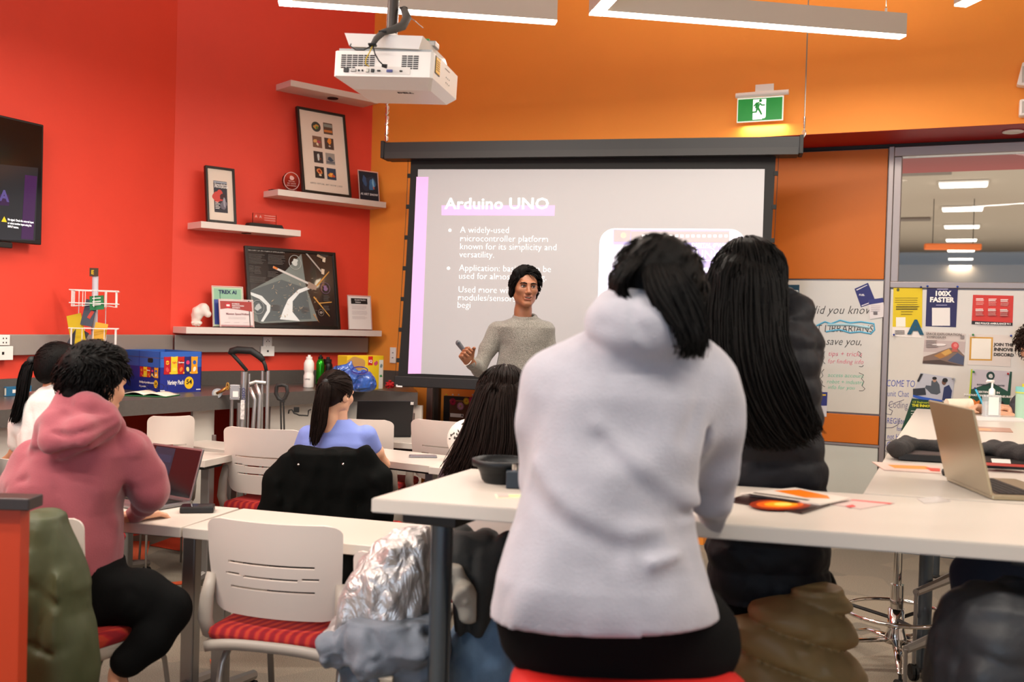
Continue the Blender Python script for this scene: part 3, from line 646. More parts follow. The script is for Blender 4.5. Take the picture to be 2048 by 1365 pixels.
def stext(s,px,py,size,off=0,space=1,sx=1,m=G_wh,z=-.0640):
    x,y=scr(px,py,-.066); T=FS@Matrix.Translation((x,y,z)); return text('slide_lettering',s,size,m,sl,T,off=off,sx=sx,cs=space,extr=.0003)
pm=6.75/1991  # metres per photo pixel on the sheet
stext('Arduino UNO',890,418,30*pm*1.05,off=.0018,sx=1.13,space=1.03)
L0=[('A widely-used',920,466),('microcontroller platform',919.5,483),('known for its simplicity and',919,499),('versatility.',918.5,515),('Application: basic... can be',918,542),('used for almost anything.',917,558),('Used more with',916,585),('modules/sensors for',915,601),('begi',914,616)]
for s_,x,y in L0: stext(s_,x,y,18.6*pm,off=-.0015,sx=.97)
for x,y in((900,461),(897,537)):
    u,v=scr(x,y,-.066); MB(FS).cyl((u,v,-.0655),(u,v,-.0645),.0105,16).build('bullet',G_wh,sl)
# rounded picture card with the circuit board
def rrect(x0,y0,x1,y1,r,n=6):
    P=[]
    for cx,cy,a0 in((x1-r,y1-r,0),(x0+r,y1-r,90),(x0+r,y0+r,180),(x1-r,y0+r,270)):
        for k in range(n+1): a=R(a0+90*k/n); P.append((cx+r*math.cos(a),cy+r*math.sin(a)))
    return P
c0=scr(1200,457,-.066); c1=scr(1484,700,-.066)
MB(FS).prism(rrect(c0[0],c1[1],c1[0],c0[1],.1),-.0655,-.0649).build('picture_card',mat('slide_card','#E8E8F8',.9,emit=.8,ecol='#EDEBFF'),sl)
sq('board_edge',[(1227,459),(1459,461),(1458,640),(1226,640)],G_pu,-.0648); sq('board_header',[(1262,463),(1459,463),(1458,486),(1262,485)],G_gr,-.0640)
sq('board_plug',[(1201,490),(1256,490),(1256,531),(1200,531)],mat('slide_silver','#D8D8E8',.9,emit=.55,ecol='#D6D6E8'),-.0640); sq('board_reset',[(1228,460),(1262,461),(1260,484),(1228,484)],G_gr,-.0640)
for i in range(16): sq('header_pin',[(1284+i*11,470),(1290+i*11,470),(1290+i*11,475),(1284+i*11,475)],G_wh,-.0632)
u,v=scr(1247,471,-.066); MB(FS).cyl((u,v,-.064),(u,v,-.0630),.02,16).build('reset_button',G_or,sl)
stext('DIGITAL (PWM~)',1383,494,10*pm,.0004,m=G_wh,z=-.0630); stext('UNO',1391,517,22*pm,0,m=G_wh,z=-.0630); stext('+',1364,514,17*pm,.001,m=G_wh,z=-.0630)
u,v=scr(1408,509,-.066); MB(FS).tube([(p[0],p[1],-.0634) for p in rrect(u-.072,v-.042,u+.072,v+.042,.04)],.0018,5,closed=True).build('outline',G_wh,sl)
u,v=scr(1370,509,-.066); MB(FS).tube([(u+.038*math.cos(a*.3),v+.038*math.sin(a*.3),-.0634) for a in range(21)],.006,5,closed=True).build('outline',G_wh,sl)
u,v=scr(1383,620,-.066); stext('ARDUINO',1372,545,13*pm,.001,m=G_wh,z=-.0630)
# maker's mark on the bar
u,v=scr(793,773,-.045); text('lettering','Da-Lite',.028,M_logo,ps,FS@Matrix.Translation((u-.0,v-.004,-.0445)),off=.0008,shear=.2) if False else MB(FS).box((u+.02,v,-.0445),(.045,.010,.001)).box((u+.002,v+.006,-.0445),(.012,.010,.001)).build('maker_mark',M_logo,ps)
# suspension
def wire(name,label,a,b,r,m,cat='cable',parts=True):
    o=thing(name,label,cat,b); a=Vector(a)-Vector(b)
    MB().cyl((0,0,0),a,r,8).build('wire',m,o); MB().cyl((0,0,.06),(0,0,.13),.008,10).build('turnbuckle',M_chrome,o)
    MB().tube([(.012*math.cos(t*.7),0,.028+.02*math.sin(t*.7)) for t in range(9)],.003,6,closed=True).build('hook',M_chrome,o)
    return o
pt=W(C(1608,272,6.31)); wire('suspension_cable','thin steel cable holding the right end of the screen case',(pt.x,pt.y,4.3),(pt.x,pt.y,pt.z-.01),.004,M_steel)
pt=W(C(773,283,6.9)); o=thing('suspension_cable','braided steel conduit and chain holding the left end of the screen case','cable',pt)
MB().cyl((0,0,0),(0,0,4.3-pt.z),.010,10).build('conduit',M_chrome,o)
for k in range(10): MB().tube([(.012*math.cos(t),(.012*math.sin(t) if k%2 else 0),.02+k*.035+(.018*math.sin(t))) for t in [j*.785 for j in range(8)]],.0035,6,closed=True).build('chain_link',M_chrome,o)
# ---------------------------------------------------------------- ceiling lamps: L-shaped white channels, light strip underneath
M_lamp=mat('lamp_housing','#CFC4B6',.5); M_strip=mat('lamp_strip','#FFFFFF',.5,emit=6,ecol='#FFF6EA')
LZ=3.09+.045
def lbeam(label,pts,w=.07,h=.125):
    """pts: outline centre points in the C frame (x,y) of a run of channel"""
    p0=Vector((pts[0][0],pts[0][1],LZ)); o=thingC('linear_lamp',label,'lamp',p0,'L-shaped hanging light channels')
    for i,(a,b) in enumerate(zip(pts[:-1],pts[1:])):
        a=Vector((*a,0)); b=Vector((*b,0)); d=(b-a).normalized(); n=Vector((-d.y,d.x,0)); e=d*(w/2)
        A=a-(e if i>0 else Vector()); Bq=b+(e if i<len(pts)-2 else Vector())
        P=lambda q,s: ((q+n*s).x,(q+n*s).y)
        MB(MC).prism([P(A,-w/2),P(Bq,-w/2),P(Bq,w/2),P(A,w/2)],LZ+.01,LZ+h).build('housing',M_lamp,o)
        MB(MC).prism([P(A,-w/2+.002),P(Bq,-w/2+.002),P(Bq,w/2-.002),P(A,w/2-.002)],LZ,LZ+.0098).build('light_strip',M_strip,o)
        for t in(.06,.94):
            q=A+(Bq-A)*t; MB(MC).cyl((q.x,q.y,LZ+h),(q.x,q.y,4.3),.0025,6).build('hanging_wire',M_steel,o); MB(MC).cyl((q.x,q.y,LZ+h),(q.x,q.y,LZ+h+.03),.007,8).build('wire_grip',M_white,o)
    return o
def cxy(px,py): p=CZ(px,py,LZ); return Vector((p.x,p.y))
k1=cxy(571,9); e1=cxy(1112,47); dp=Vector((math.sin(R(-11.4)),math.cos(R(-11.4))))
lbeam('hanging light channel at the top left, above the projector',[e1,k1,k1-dp*2.0])
k2=cxy(1194,28); e2=cxy(1806,76); lbeam('hanging light channel at the top centre right, its lit corner cut by the frame',[e2,k2,k2-dp*2.0])
k3=cxy(1920,14); lbeam('hanging light channel in the top right corner, only its end in view',[k3,k3-dp*2.2])
# ---------------------------------------------------------------- exit sign
a=WP(1473,246,(0,YU-.08,0),(0,1,0)); b=WP(1566,240,(0,YU-.08,0),(0,1,0)); zt_=WP(1475,197,(0,YU-.08,0),(0,1,0)).z
w=b.x-a.x; hh=zt_-a.z; ex=thing('exit_sign','green emergency exit sign with a running figure going through a white doorway','sign',((a.x+b.x)/2,YU,a.z))
FE=planeM((a.x,YU-.08,a.z),(1,0,0))
MB(FE).b2((0,0,-.012),(w,hh,.0),bev=.003).build('sign_frame',mat('sign_white','#E8F4E6',.4,emit=.35,ecol='#E8F4E6'),ex)
M_gn=mat('sign_green','#00852E',.35,emit=.28,ecol='#00952E'); M_gw=mat('sign_doorway','#FFFFFF',.35,emit=.75,ecol='#FFFFFF')
MB(FE).b2((.008,.008,0),(w-.008,hh-.01,.003)).build('green_panel',M_gn,ex)
MB(FE).prism([(w*.35,.014),(w*.55,.014),(w*.555,.02),(w*.6,.02),(w*.63,.028),(w*.63,hh-.016),(w*.35,hh-.016)],.003,.005).build('doorway',M_gw,ex)
fg=MB(FE); s=w/92.0; PX=lambda x,y:( (x-1475)*s, hh-(y-199)*s, .006)
def seg(pts,r): fg.tube([PX(*p) for p in pts],[q*s for q in r],8,flat=.3)
c=PX(1522,207); fg.cyl((c[0],c[1],.005),(c[0],c[1],.008),2.9*s,16)
seg([(1517,213),(1515,222)],[4.4,3.6]); seg([(1520,211),(1514,211.5),(1509,217.5)],[1.7,1.4,1.2]); seg([(1521,212),(1524.5,216),(1531,216)],[1.6,1.4,1.2]); seg([(1516,221),(1514,229),(1504,229.5)],[2.2,1.7,1.4]); seg([(1517,221),(1521.5,228),(1525,235)],[2.2,1.8,1.5])
fg.build('running_figure',M_gn,ex)
MB(FE).tube([(-.012,hh+.02,-.01),(w*.5,hh+.022,-.01),(w+.03,hh+.022,-.01)],.018,12).build('lamp_tube',M_white,ex,auto=50)
MB(FE).b2((w*.38,hh+.03,-.012),(w*.78,hh+.085,-.004),bev=.003).build('bracket',M_white,ex); MB(FE).b2((w*.45,hh+.02,-.078),(w*.7,hh+.06,-.01)).build('wall_mount',M_white,ex)
l=bpy.data.lights.new('exit_sign_light','AREA'); l.size=w*.9; l.size_y=.06; l.shape='RECTANGLE'; l.energy=1.4; l.color=(1,.9,.75); lo=bpy.data.objects.new('exit_sign_light',l); lo.location=((a.x+b.x)/2+.02,YU-.05,a.z-.015); lo.rotation_euler=(R(12),0,0); l.energy=1.8; l.color=(1,.8,.55); COL.objects.link(lo)
# ---------------------------------------------------------------- projector
pj=thingC('ceiling_projector','white ceiling projector seen from behind with ports, cables and a yellow warning label','projector',C(780,110,3.9))
PR=MC@Matrix.Translation(C(766,128,3.72))@Matrix.Rotation(R(-11),4,'Z')@Matrix.Rotation(R(2.2),4,'Y')   # local: x right, y away, z up; origin centre of rear face
pw,ph,pd=.385,.094,.36; M_pj=mat('projector_white','#EFEAE3',.35); M_pjg=mat('projector_grey','#A9ABAA',.4)
b=MB(PR); P=[(-pw/2+.01,0),(pw/2-.01,0),(pw/2,.01),(pw/2,pd),(-pw/2,pd),(-pw/2,.01)]
b.prism(P,-ph/2,ph/2); b.build('body',M_pj,pj)
bb=MB(PR); q=[(-pw/2+.01,.0,-ph/2),(pw/2-.01,0,-ph/2),(pw/2,.01,-ph/2),(pw/2,pd,-ph/2),(-pw/2,pd,-ph/2),(-pw/2,.01,-ph/2)]
r_=[(-pw/2+.05,.09,-ph/2-.028),(pw/2-.04,.09,-ph/2-.028),(pw/2-.03,.1,-ph/2-.028),(pw/2-.03,pd-.03,-ph/2-.028),(-pw/2+.05,pd-.03,-ph/2-.028),(-pw/2+.05,.1,-ph/2-.028)]
bb.add(q+r_,[(i,(i+1)%6,6+(i+1)%6,6+i) for i in range(6)]+[tuple(range(6,12))]); bb.build('underside',M_pj,pj)
MB(PR).prism([(-pw/2+.012,.014),(pw/2-.012,.014),(pw/2-.012,pd-.01),(-pw/2+.012,pd-.01)],ph/2,ph/2+.012).build('top_cover',M_pjg,pj)
vg=MB(PR)
for cx0,nc,nr in((-.155,6,7),(.082,3,7)):
    for i in range(nc):
        for j in range(nr):
            if cx0<0 or i<3: vg.box((cx0+i*.0225,-.0005,.030-j*.0075),(.019,.002,.0042))
vg.build('vent_slots',M_dk,pj,kind='stuff')
MB(PR).box((-.0,-.001,-.024),(.215,.0012,.028)).build('port_panel',mat('port_panel','#E2DCD4',.5),pj)
for x,wd_,m_,hgt in((-.142,.02,M_black,.015),(-.113,.022,M_steel,.010),(-.092,.007,M_black,.007),(-.078,.007,M_black,.007),(-.058,.013,mat('port_tin','#9C988F',.4,metal=.6),.014),(-.038,.013,M_black,.013),(-.014,.013,M_black,.006),(.028,.024,mat('vga_blue','#5A5F9A',.4),.010),(.072,.011,M_black,.006)):
    MB(PR).box((x,-.003,-.026),(wd_,.006,hgt),bev=.002).build('port',m_,pj)
M_yel=mat('warning_yellow','#F2B90C',.5); MB(PR).box((pw/2+.001,.06,.01),(.002,.062,.065)).build('label_border',M_black,pj); MB(PR).box((pw/2+.0025,.06,.01),(.002,.054,.057)).build('warning_label',M_yel,pj)
for j in range(5): MB(PR).box((pw/2+.004,.06,.026-j*.008),(.001,.04,.002)).build('label_line',mat('label_ink','#6A4A08',.6),pj)
for k in range(6): MB(PR).box((pw/2+.0015,.19+.022*(k%3),.0-.02*(k//3)),(.002,.008,.005),bev=.001).build('button',mat('button_grey','#CFCBC6',.5),pj)
MB(PR).box((pw/2+.0015,.2,.03),(.001,.07,.002)).build('printed_line',M_steel,pj)
# mount plate above, tilted tray
PT=PR@Matrix.Translation((.0,.03,.086))@Matrix.Rotation(R(1.5),4,'Y')
t=MB(PT); a0=[(-.135,-.03,-.026),(.135,-.03,-.026),(.175,.25,-.026),(-.135,.25,-.026)]; a1=[(-.155,-.04,.02),(.15,-.04,.02),(.15,.28,.02),(-.155,.28,.02)]
t.add(a0+a1,[(0,1,5,4),(1,2,6,5),(2,3,7,6),(3,0,4,7),(3,2,1,0),(4,5,6,7)]); t.build('mount_tray',M_pj,pj)
MB(PT).box((.08,.12,.03),(.16,.06,.022),bev=.003).build('mount_bracket',M_steel,pj); MB(PT).box((-.01,.06,.036),(.07,.06,.02),bev=.004).build('mount_collar',M_white,pj)
for x in(.085,.105): MB(PT).box((x+.02,.1,.045),(.016,.01,.006)).build('green_connector',mat('connector_green','#2E9E4A',.5),pj)
for x in(.04,.07): MB(PT).box((x,.04,.03),(.018,.012,.005)).build('yellow_connector',mat('connector_yellow','#E2C24A',.5),pj)
pp=MCi@(PT@Vector((-.005,.06,.05))); MB(MC).cyl(pp,(pp.x+.04,pp.y,4.3),.022,20).build('ceiling_pole',mat('dark_pole','#4A4440',.4,metal=.6),pj,auto=40)
M_cab=mat('grey_braid','#4B4743',.6,bump=.4,bscale=400)
cp=lambda px,py,d: C(px,py,d)
cbz=[cp(808,18,3.80),cp(814,36,3.76),cp(805,52,3.73),cp(785,60,3.70),cp(766,65,3.69),cp(752,78,3.67),cp(745,90,3.66)]
MB(MC).tube(cbz,[.013,.017,.017,.014,.012,.011,.009],12).build('cable_sleeve',M_cab,pj,smooth=True)
for q in(cbz[0],cbz[4],cbz[6]): MB(MC).box(tuple(q),(.03,.03,.008),bev=.003).build('cable_tie',M_rub,pj)
MB(MC).tube([cp(745,92,3.66),cp(740,103,3.66),cp(732,118,3.665),cp(731,128,3.67),cp(738,133,3.69)],.0022,6).build('yellow_cable',mat('yellow_cable','#D8B61E',.5),pj)
MB(MC).tube([cp(746,92,3.66),cp(750,108,3.655),cp(758,122,3.66),cp(767,131,3.68)],.0024,6).build('black_cable',M_rub,pj)
MB(MC).tube([cp(743,92,3.66),cp(728,100,3.65),cp(712,100,3.655),cp(700,92,3.67),cp(702,88,3.72)],.0024,6).build('black_cable',M_rub,pj); MB(MC).tube([cp(764,131,3.675),cp(774,133,3.675)],[.006,.008],8).build('plug',M_rub,pj)
MB(MC).tube([cp(815,32,3.78),cp(830,42,3.8),cp(846,56,3.86)],.002,6).build('thin_cable',M_steel,pj)
text('lettering','DELL',.028,M_dk,pj,PR@Matrix.Translation((.02,.14,-ph/2-.0295))@Matrix.Rotation(math.pi,4,'X'),off=.0006)
# ---------------------------------------------------------------- television on the left wall
yr=WP(88,250,(XL+.09,0,0),(1,0,0)); yb=WP(79,490,(XL+.09,0,0),(1,0,0)); tz0,tz1=yb.z,yr.z
TVM=Matrix(((0,0,1,XL+.09),(-1,0,0,yr.y),(0,1,0,0),(0,0,0,1)))   # local x = -Y (away from corner), y up, z out
TVM=planeM((XL+.09,yr.y,0),(0,-1,0)) if False else planeM((XL+.09,yr.y-1.24,0),(0,1,0))
tv=thing('television','wide black television on the red wall at the left edge, showing a no-signal notice','television',(XL,yr.y-.62,tz0))
MB(TVM).b2((0,tz0,-.04),(1.24,tz1,0),bev=.006).build('casing',M_black,tv)
MB(TVM).b2((.012,tz0+.03,0),(1.228,tz1-.012,.0015)).build('display',mat('tv_glass','#0B0A0C',.12,emit=.02,ecol='#3A3440'),tv)
MB(TVM).b2((.3,tz0+.1,-.09),(.9,tz1-.1,-.04)).build('wall_bracket',M_bm,tv); MB(TVM).b2((.2,tz0-.035,-.03),(1.05,tz0-.002,-.005),bev=.005).build('sound_bar',M_bm,tv)
def tvp(px,py): p=WP(px,py,(XL+.0915,0,0),(1,0,0)); return p.y-(yr.y-1.24),p.z
def tvq(name,pts,col,e,z=.0018): MB(TVM).prism([tvp(*p) for p in pts][::-1],z,z+.0005).build(name,mat('tv_'+name+col,'#101010',.15,emit=e,ecol=col),tv)
tvq('grey_slide',[(-40,325),(76,336),(70,482),(-40,478)],'#4A4A50',.30); tvq('violet_strip',[(50,350),(74,353),(66,480),(42,478)],'#6A2A78',.45,.0026); tvq('violet_bar',[(-10,388),(18,390),(18,412),(-10,410)],'#5A2A68',.45,.0026)
x,y=tvp(-1,401); text('lettering','A',.085,mat('tv_letter','#151515',.3,emit=.6,ecol='#7A64B8'),tv,TVM@Matrix.Translation((x,y,.0034)),off=.003)
for i,s_ in enumerate(['No signal. Check the external input','or select another input using the','INPUT button.']):
    x,y=tvp(15,441+i*7); text('lettering',s_,.0175,mat('tv_text','#FFFFFF',.3,emit=.8,ecol='#E8E8F0'),tv,TVM@Matrix.Translation((x,y,.0034)),sx=.68,off=.0002)
x,y=tvp(8,440); MB(TVM).prism([(x-.018,y-.012),(x+.018,y-.012),(x,y+.02)],.003,.0036).build('warning_triangle',mat('tv_yellow','#C8B020',.3,emit=.6,ecol='#D8C020'),tv)
# small loudspeaker and sensor high on the right
for nm,lb,px,py,s_ in(('wall_speaker','white angled loudspeaker high on the orange wall at the right edge',2049,152,.14),('wall_sensor','small white box below the loudspeaker at the right edge',2049,217,.1)):
    p=up(px,py,.05); o=thing(nm,lb,'speaker' if 'speaker' in nm else 'sensor',(p.x+.02,YU-.05,p.z)); MB().box((0,0,0),(.1,.08,s_),rot=(0,.2 if 'speaker' in nm else 0,0),bev=.01).build('case',M_white,o); MB().box((0,.035,0),(.05,.03,.05)).build('bracket',M_steel,o); MB().box((.0,-.041,0),(.07,.004,s_*.7)).build('grille',mat('grille_grey','#BDB7B0',.6),o)

# orange cabinet at the left edge
q0=C(-60,1300,2.62); q1=C(36,1300,2.62); zt_=C(30,1019,2.62).z; o=thingC('orange_cabinet','orange cabinet with a dark top at the lower left edge of the photo','cabinet',Vector(((q0.x+q1.x)/2-.2,2.75,0)))
MB(MC).b2((q0.x-.4,2.62,.02),(q1.x,2.67,zt_-.001)).build('side_panel',mat('orange_red_laminate','#B0340E',.45),o); z2=C(30,998,2.60).z
MB(MC).b2((q0.x-.4,2.60,zt_),(C(58,1010,2.60).x,2.68,z2),bev=.003).build('cabinet_top',mat('dark_top','#2E2624',.4),o)
# ================================================================== PEOPLE (signed-distance bodies, authored in the C frame)
def X(px,d): return C(px,700,d).x
def Z(py,px,d): return C(px,py,d).z
def skinm(n,c): return mat(n,c,.5,bump=.15,bscale=300,var=.05,vscale=30)
SK_brown=skinm('skin_brown','#8E5C40'); SK_light=skinm('skin_light','#D9A585'); SK_tan=skinm('skin_tan','#B98463')
def hairm(n,c,r=.38):
    m=mat(n,c,r,bump=.6,bscale=60,stretch=(6,6,.5),var=.25,vscale=12,spec=.12); return m
H_black=hairm('black_hair','#080605',.55); H_dbrown=hairm('dark_brown_hair','#1A0F0A',.55); H_curly=hairm('brown_curly_hair','#2B1D17')
def xf(f,M):
    A=np.array(M.inverted()); A3=A[:3,:3].T; t=A[:3,3]
    return lambda P: f(P@A3+t)
def headM(c,az,tilt=0,roll=0,sc=1):  # az heading: 0 away from camera, 90 right, 180 to the camera. tilt>0 looks down
    return Matrix.Translation(c)@Matrix.Rotation(R(180-az),4,'Z')@Matrix.Rotation(R(tilt),4,'X')@Matrix.Rotation(R(roll),4,'Y')@Matrix.Scale(sc,4)
def head_ops(nk=1):
    o=[U(ellp((0,.014,.035),(.074,.094,.083))),U(ellp((0,-.028,-.02),(.060,.066,.086)),.03)]
    for s in(-1,1):
        o+=[U(cone((s*.045,.0,-.055),(s*.012,-.062,-.098),.022,.016),.03),U(ellp((s*.042,-.058,-.018),(.022,.022,.02)),.02)]
    o+=[U(ellp((0,-.074,-.100),(.022,.018,.016)),.02),U(cone((-.036,-.083,.024),(.036,-.083,.024),.011),.015)]
    for s in(-1,1): o+=[S(ellp((s*.031,-.100,.003),(.019,.018,.011)),.01)]
    o+=[U(cone((0,-.088,.014),(0,-.104,-.026),.007,.010),.012),U(ellp((0,-.108,-.033),(.012,.012,.010)),.008)]
    for s in(-1,1): o+=[U(ellp((s*.012,-.099,-.037),(.009,.010,.008)),.006)]
    o+=[U(cone((-.018,-.087,-.058),(.018,-.087,-.058),.008),.01),U(cone((-.014,-.086,-.072),(.014,-.086,-.072),.009),.01),D(crease([(-.022,-.094,-.0645),(.022,-.094,-.0645)],.004,.004))]
    for s in(-1,1): o+=[U(ellp((s*.076,.014,-.008),(.010,.019,.031),(0.1,0,s*.35)),.008),S(ellp((s*.084,.006,-.002),(.006,.010,.017),(0,0,s*.35)),.004)]
    o+=[U(chain([(0,.022,-.06),(0,.030,-.14),(0,.030,-.185)],[.050*nk,.050*nk,.054*nk]),.03)]
    return o
def head_mesh(M,h=.004,extra=(),nk=1):
    V,Fc=sdf(head_ops(nk)+list(extra),(-.11,-.14,-.24),(.11,.13,.14),h); T=np.array(M); return V@T[:3,:3].T+T[:3,3],Fc
def hand_ops(curl=(.5,.55,.6,.65),spread=.06,thumb=(.7,.5)):
    """right hand, wrist at origin, fingers toward +Y, thumb at -X, palm toward -Z"""
    o=[U(rbox((0,.048,0),(.078,.085,.026),.012)),U(cone((0,-.03,0),(0,.012,0),.026,.026,((0,0,1),.8)),.02)]
    L=[(.042,.026,.02),(.046,.029,.021),(.043,.027,.02),(.034,.021,.018)]; xs=(-.029,-.0095,.010,.028)
    for i in range(4):
        p=Vector((xs[i],.088-.004*abs(i-1.2),0)); a=0; sp=(i-1.5)*-spread
        for j,l in enumerate(L[i]):
            a+=curl[i]*(1.0 if j else .75)*1.5; d=Vector((math.sin(-sp),math.cos(a),-math.sin(a))).normalized(); q=p+d*l
            o.append(U(cone(p,q,.0095-.0012*j,.0088-.0014*j),.004)); p=q
    p=Vector((-.026,.02,-.006)); t1=Vector((-.6,.7,-.35)).normalized(); q=p+t1*.042; o.append(U(cone(p,q,.016,.011),.012))
    t2=Vector((-.6+thumb[0],.75,-.35-thumb[1]*.6)).normalized(); r=q+t2*.03; o.append(U(cone(q,r,.0108,.0095),.004)); r2=r+(t2+Vector((thumb[0]*.5,.1,-.2))).normalized()*.026; o.append(U(cone(r,r2,.0095,.0075),.004))
    return o
def hand_mesh(M,h=.0032,**k):
    V,Fc=sdf(hand_ops(**k),(-.10,-.07,-.12),(.07,.21,.05),h); T=np.array(M)
    if np.linalg.det(T[:3,:3])<0: Fc=Fc[:,::-1]
    return V@T[:3,:3].T+T[:3,3],Fc
def rings(L,p=2.3):   # (py, pxl, pxr, depth, half thickness)
    out=[]
    for py,a,b,d,ry in L:
        m=(a+b)/2; out.append((Z(py,m,d),X(m,d),d,(X(b,d)-X(a,d))/2,ry))
    out.sort(); return loft(out,p)
def cr(pts,w,amp): return D(crease([C(*p) for p in pts],w,amp))
def joinVF(L):
    V=[];Fc=[];n=0
    for v,f in L: V.append(v); Fc.append(f+n); n+=len(v)
    return np.concatenate(V),np.concatenate(Fc)
def tubesVF(strands,n=4,fr=None):
    """strands: (list of points, list of radii) -> one (V,F) with quads"""
    V=[];Fc=[];b=0
    for pts,rr in strands:
        P=np.array([tuple(p) for p in pts],float); N=len(P); T=np.gradient(P,axis=0); T/=np.maximum(np.linalg.norm(T,axis=1,keepdims=True),1e-9)
        up=np.array([.37,.61,.7]); Uv=up-T*(T@up)[:,None]; Uv/=np.maximum(np.linalg.norm(Uv,axis=1,keepdims=True),1e-9); Sv=np.cross(T,Uv)
        for k in range(n):
            a=2*math.pi*k/n; V.append(P+(Uv*math.cos(a)+Sv*math.sin(a))*np.array(rr)[:,None])
        idx=b+np.arange(n*N).reshape(n,N); 
        for k in range(n):
            A=idx[k];B=idx[(k+1)%n]; Fc.append(np.stack([A[:-1],B[:-1],B[1:],A[1:]],-1))
        b+=n*N
    return np.concatenate(V),np.concatenate(Fc)
rnd=random.Random(7)
def strands_along(guides,count,rad,r0=.003,steps=9,wob=.004,seed=1,taper=.25):
    """fill a bundle: guides = list of point lists (same length); each strand blends neighbours with an offset inside radius rad(t)"""
    rr=random.Random(seed); out=[]; G=[[Vector(p) for p in g] for g in guides]
    def at(g,t):
        x=t*(len(g)-1); i=min(int(x),len(g)-2); f=x-i
        p0=g[max(i-1,0)];p1=g[i];p2=g[i+1];p3=g[min(i+2,len(g)-1)]
        return .5*((2*p1)+(p2-p0)*f+(2*p0-5*p1+4*p2-p3)*f*f+(3*p1-p0-3*p2+p3)*f**3)
    for k in range(count):
        a=rr.random()*(len(G)-1); i=min(int(a),max(len(G)-2,0)); w=a-i; j=min(i+1,len(G)-1)
        th=rr.random()*6.283; rho=math.sqrt(rr.random()); ph=rr.random()*6.28; L=1-.18*rr.random(); pts=[]; rads=[]; r=r0*(.6+.8*rr.random())
        for s in range(steps):
            t=s/(steps-1)*L; p=at(G[i],t)*(1-w)+at(G[j],t)*w; q=rad(t)*rho
            p=p+Vector((math.cos(th)*q,math.sin(th)*q,0))+Vector((math.sin(t*9+ph),math.cos(t*7+ph*2),0))*wob*t
            pts.append(p); rads.append(r*(1-(1-taper)*(s/(steps-1))**2))
        out.append((pts,rads))
    return out
def scalp_locks(M,count,length,flow,r0=.004,seed=3,zmin=-.05,front=-.05,lift=.012,curl=.0,steps=6,maxl=1.06,zf=.055,rx=(.080,.100,.090)):
    """locks rooted over the cranium of head matrix M, combed along flow(local root)->vector"""
    rr=random.Random(seed); out=[]
    while len(out)<count:
        v=Vector((rr.gauss(0,1),rr.gauss(0,1),rr.gauss(0,1))).normalized(); p=Vector((v.x*rx[0],v.y*rx[1]+.014,v.z*rx[2]+.035))
        hair=(p.z>zf if p.y<front else p.z>zmin+.0)
        if p.y<-.02 and p.z<.02+(-p.y-.02)*.5: hair=False
        if not hair: continue
        n=Vector((v.x/rx[0],v.y/rx[1],v.z/rx[2])).normalized(); f=Vector(flow(p)); f=(f-n*f.dot(n)*.8); f=f.normalized() if f.length>1e-6 else n
        L=length*(.6+.7*rr.random()); ph=rr.random()*6.28; q=p.copy(); pts=[];rads=[]; r=r0*(.7+.6*rr.random())
        for s in range(steps):
            t=s/(steps-1); pts.append(M@(q+n*lift*math.sin(t*2.2)+Vector((math.sin(ph+t*6),math.cos(ph+t*5),math.sin(ph*2+t*6)))*curl*t)); rads.append(r*(1-.85*t*t)); q=q+f*(L/(steps-1))
            e=Vector(((q.x)/rx[0],(q.y-.014)/rx[1],(q.z-.035)/rx[2])); l=e.length
            if l>maxl: q=Vector((e.x/l*maxl*rx[0],e.y/l*maxl*rx[1]+.014,e.z/l*maxl*rx[2]+.035))
            if l<1: q=Vector((e.x/l*rx[0],e.y/l*rx[1]+.014,e.z/l*rx[2]+.035))
        out.append((pts,rads))
    return out
def put(name,VF,m,parent,frame=MC): return mk(name,VF[0],VF[1],m,parent,frame,True)
# ------------------------------------------------------------------ presenter
d=6.1
P1=thingC('person','person standing by the screen in a grey sweater, speaking and holding a clicker','person',cz0(1045,1000,d))
hc=C(1050.5,577,d-.02); HM=headM(hc,168,-3,2,1.0)
V1=[head_mesh(HM,.003)]
# legs, torso core and arms under the clothes
el=C(957,738,d-.06); wr=C(937,722,d-.26); hn=Vector((-.12,-.25,.96)).normalized()
body=[U(rings([(640,1030,1066,d,.05),(660,1006,1088,d,.06),(700,1012,1082,d,.08),(780,1005,1085,d,.09),(840,1000,1090,d,.09)])),U(cone((X(1025,d),d,.86),(X(1020,d),d,.10),.085,.05),.03),U(cone((X(1070,d),d,.86),(X(1078,d),d,.10),.085,.05),.03),U(chain([C(1092,668,d),C(1102,735,d+.0),C(1104,800,d-.05)],[.04,.036,.03]),.02)]
V1.append(sdf(body,(X(960,d),d-.25,.03),(X(1130,d),d+.2,1.6),.014))
# hand gripping the clicker: fingers curled, knuckles to the camera
HD=Matrix.Translation(wr+Vector((0,0,.0)))@Matrix(((-.15,-.25,.95,0),(.99,-.2,-.05,0),(.2,.94,.28,0),(0,0,0,1)))
hx=Vector((.25,.93,-.2)).normalized(); hy=Vector((-.28,-.25,.93)).normalized(); hz=hx.cross(hy).normalized(); hy=hz.cross(hx)
def MAT(o,x,y,z): return Matrix(((x.x,y.x,z.x,o.x),(x.y,y.y,z.y,o.y),(x.z,y.z,z.z,o.z),(0,0,0,1)))
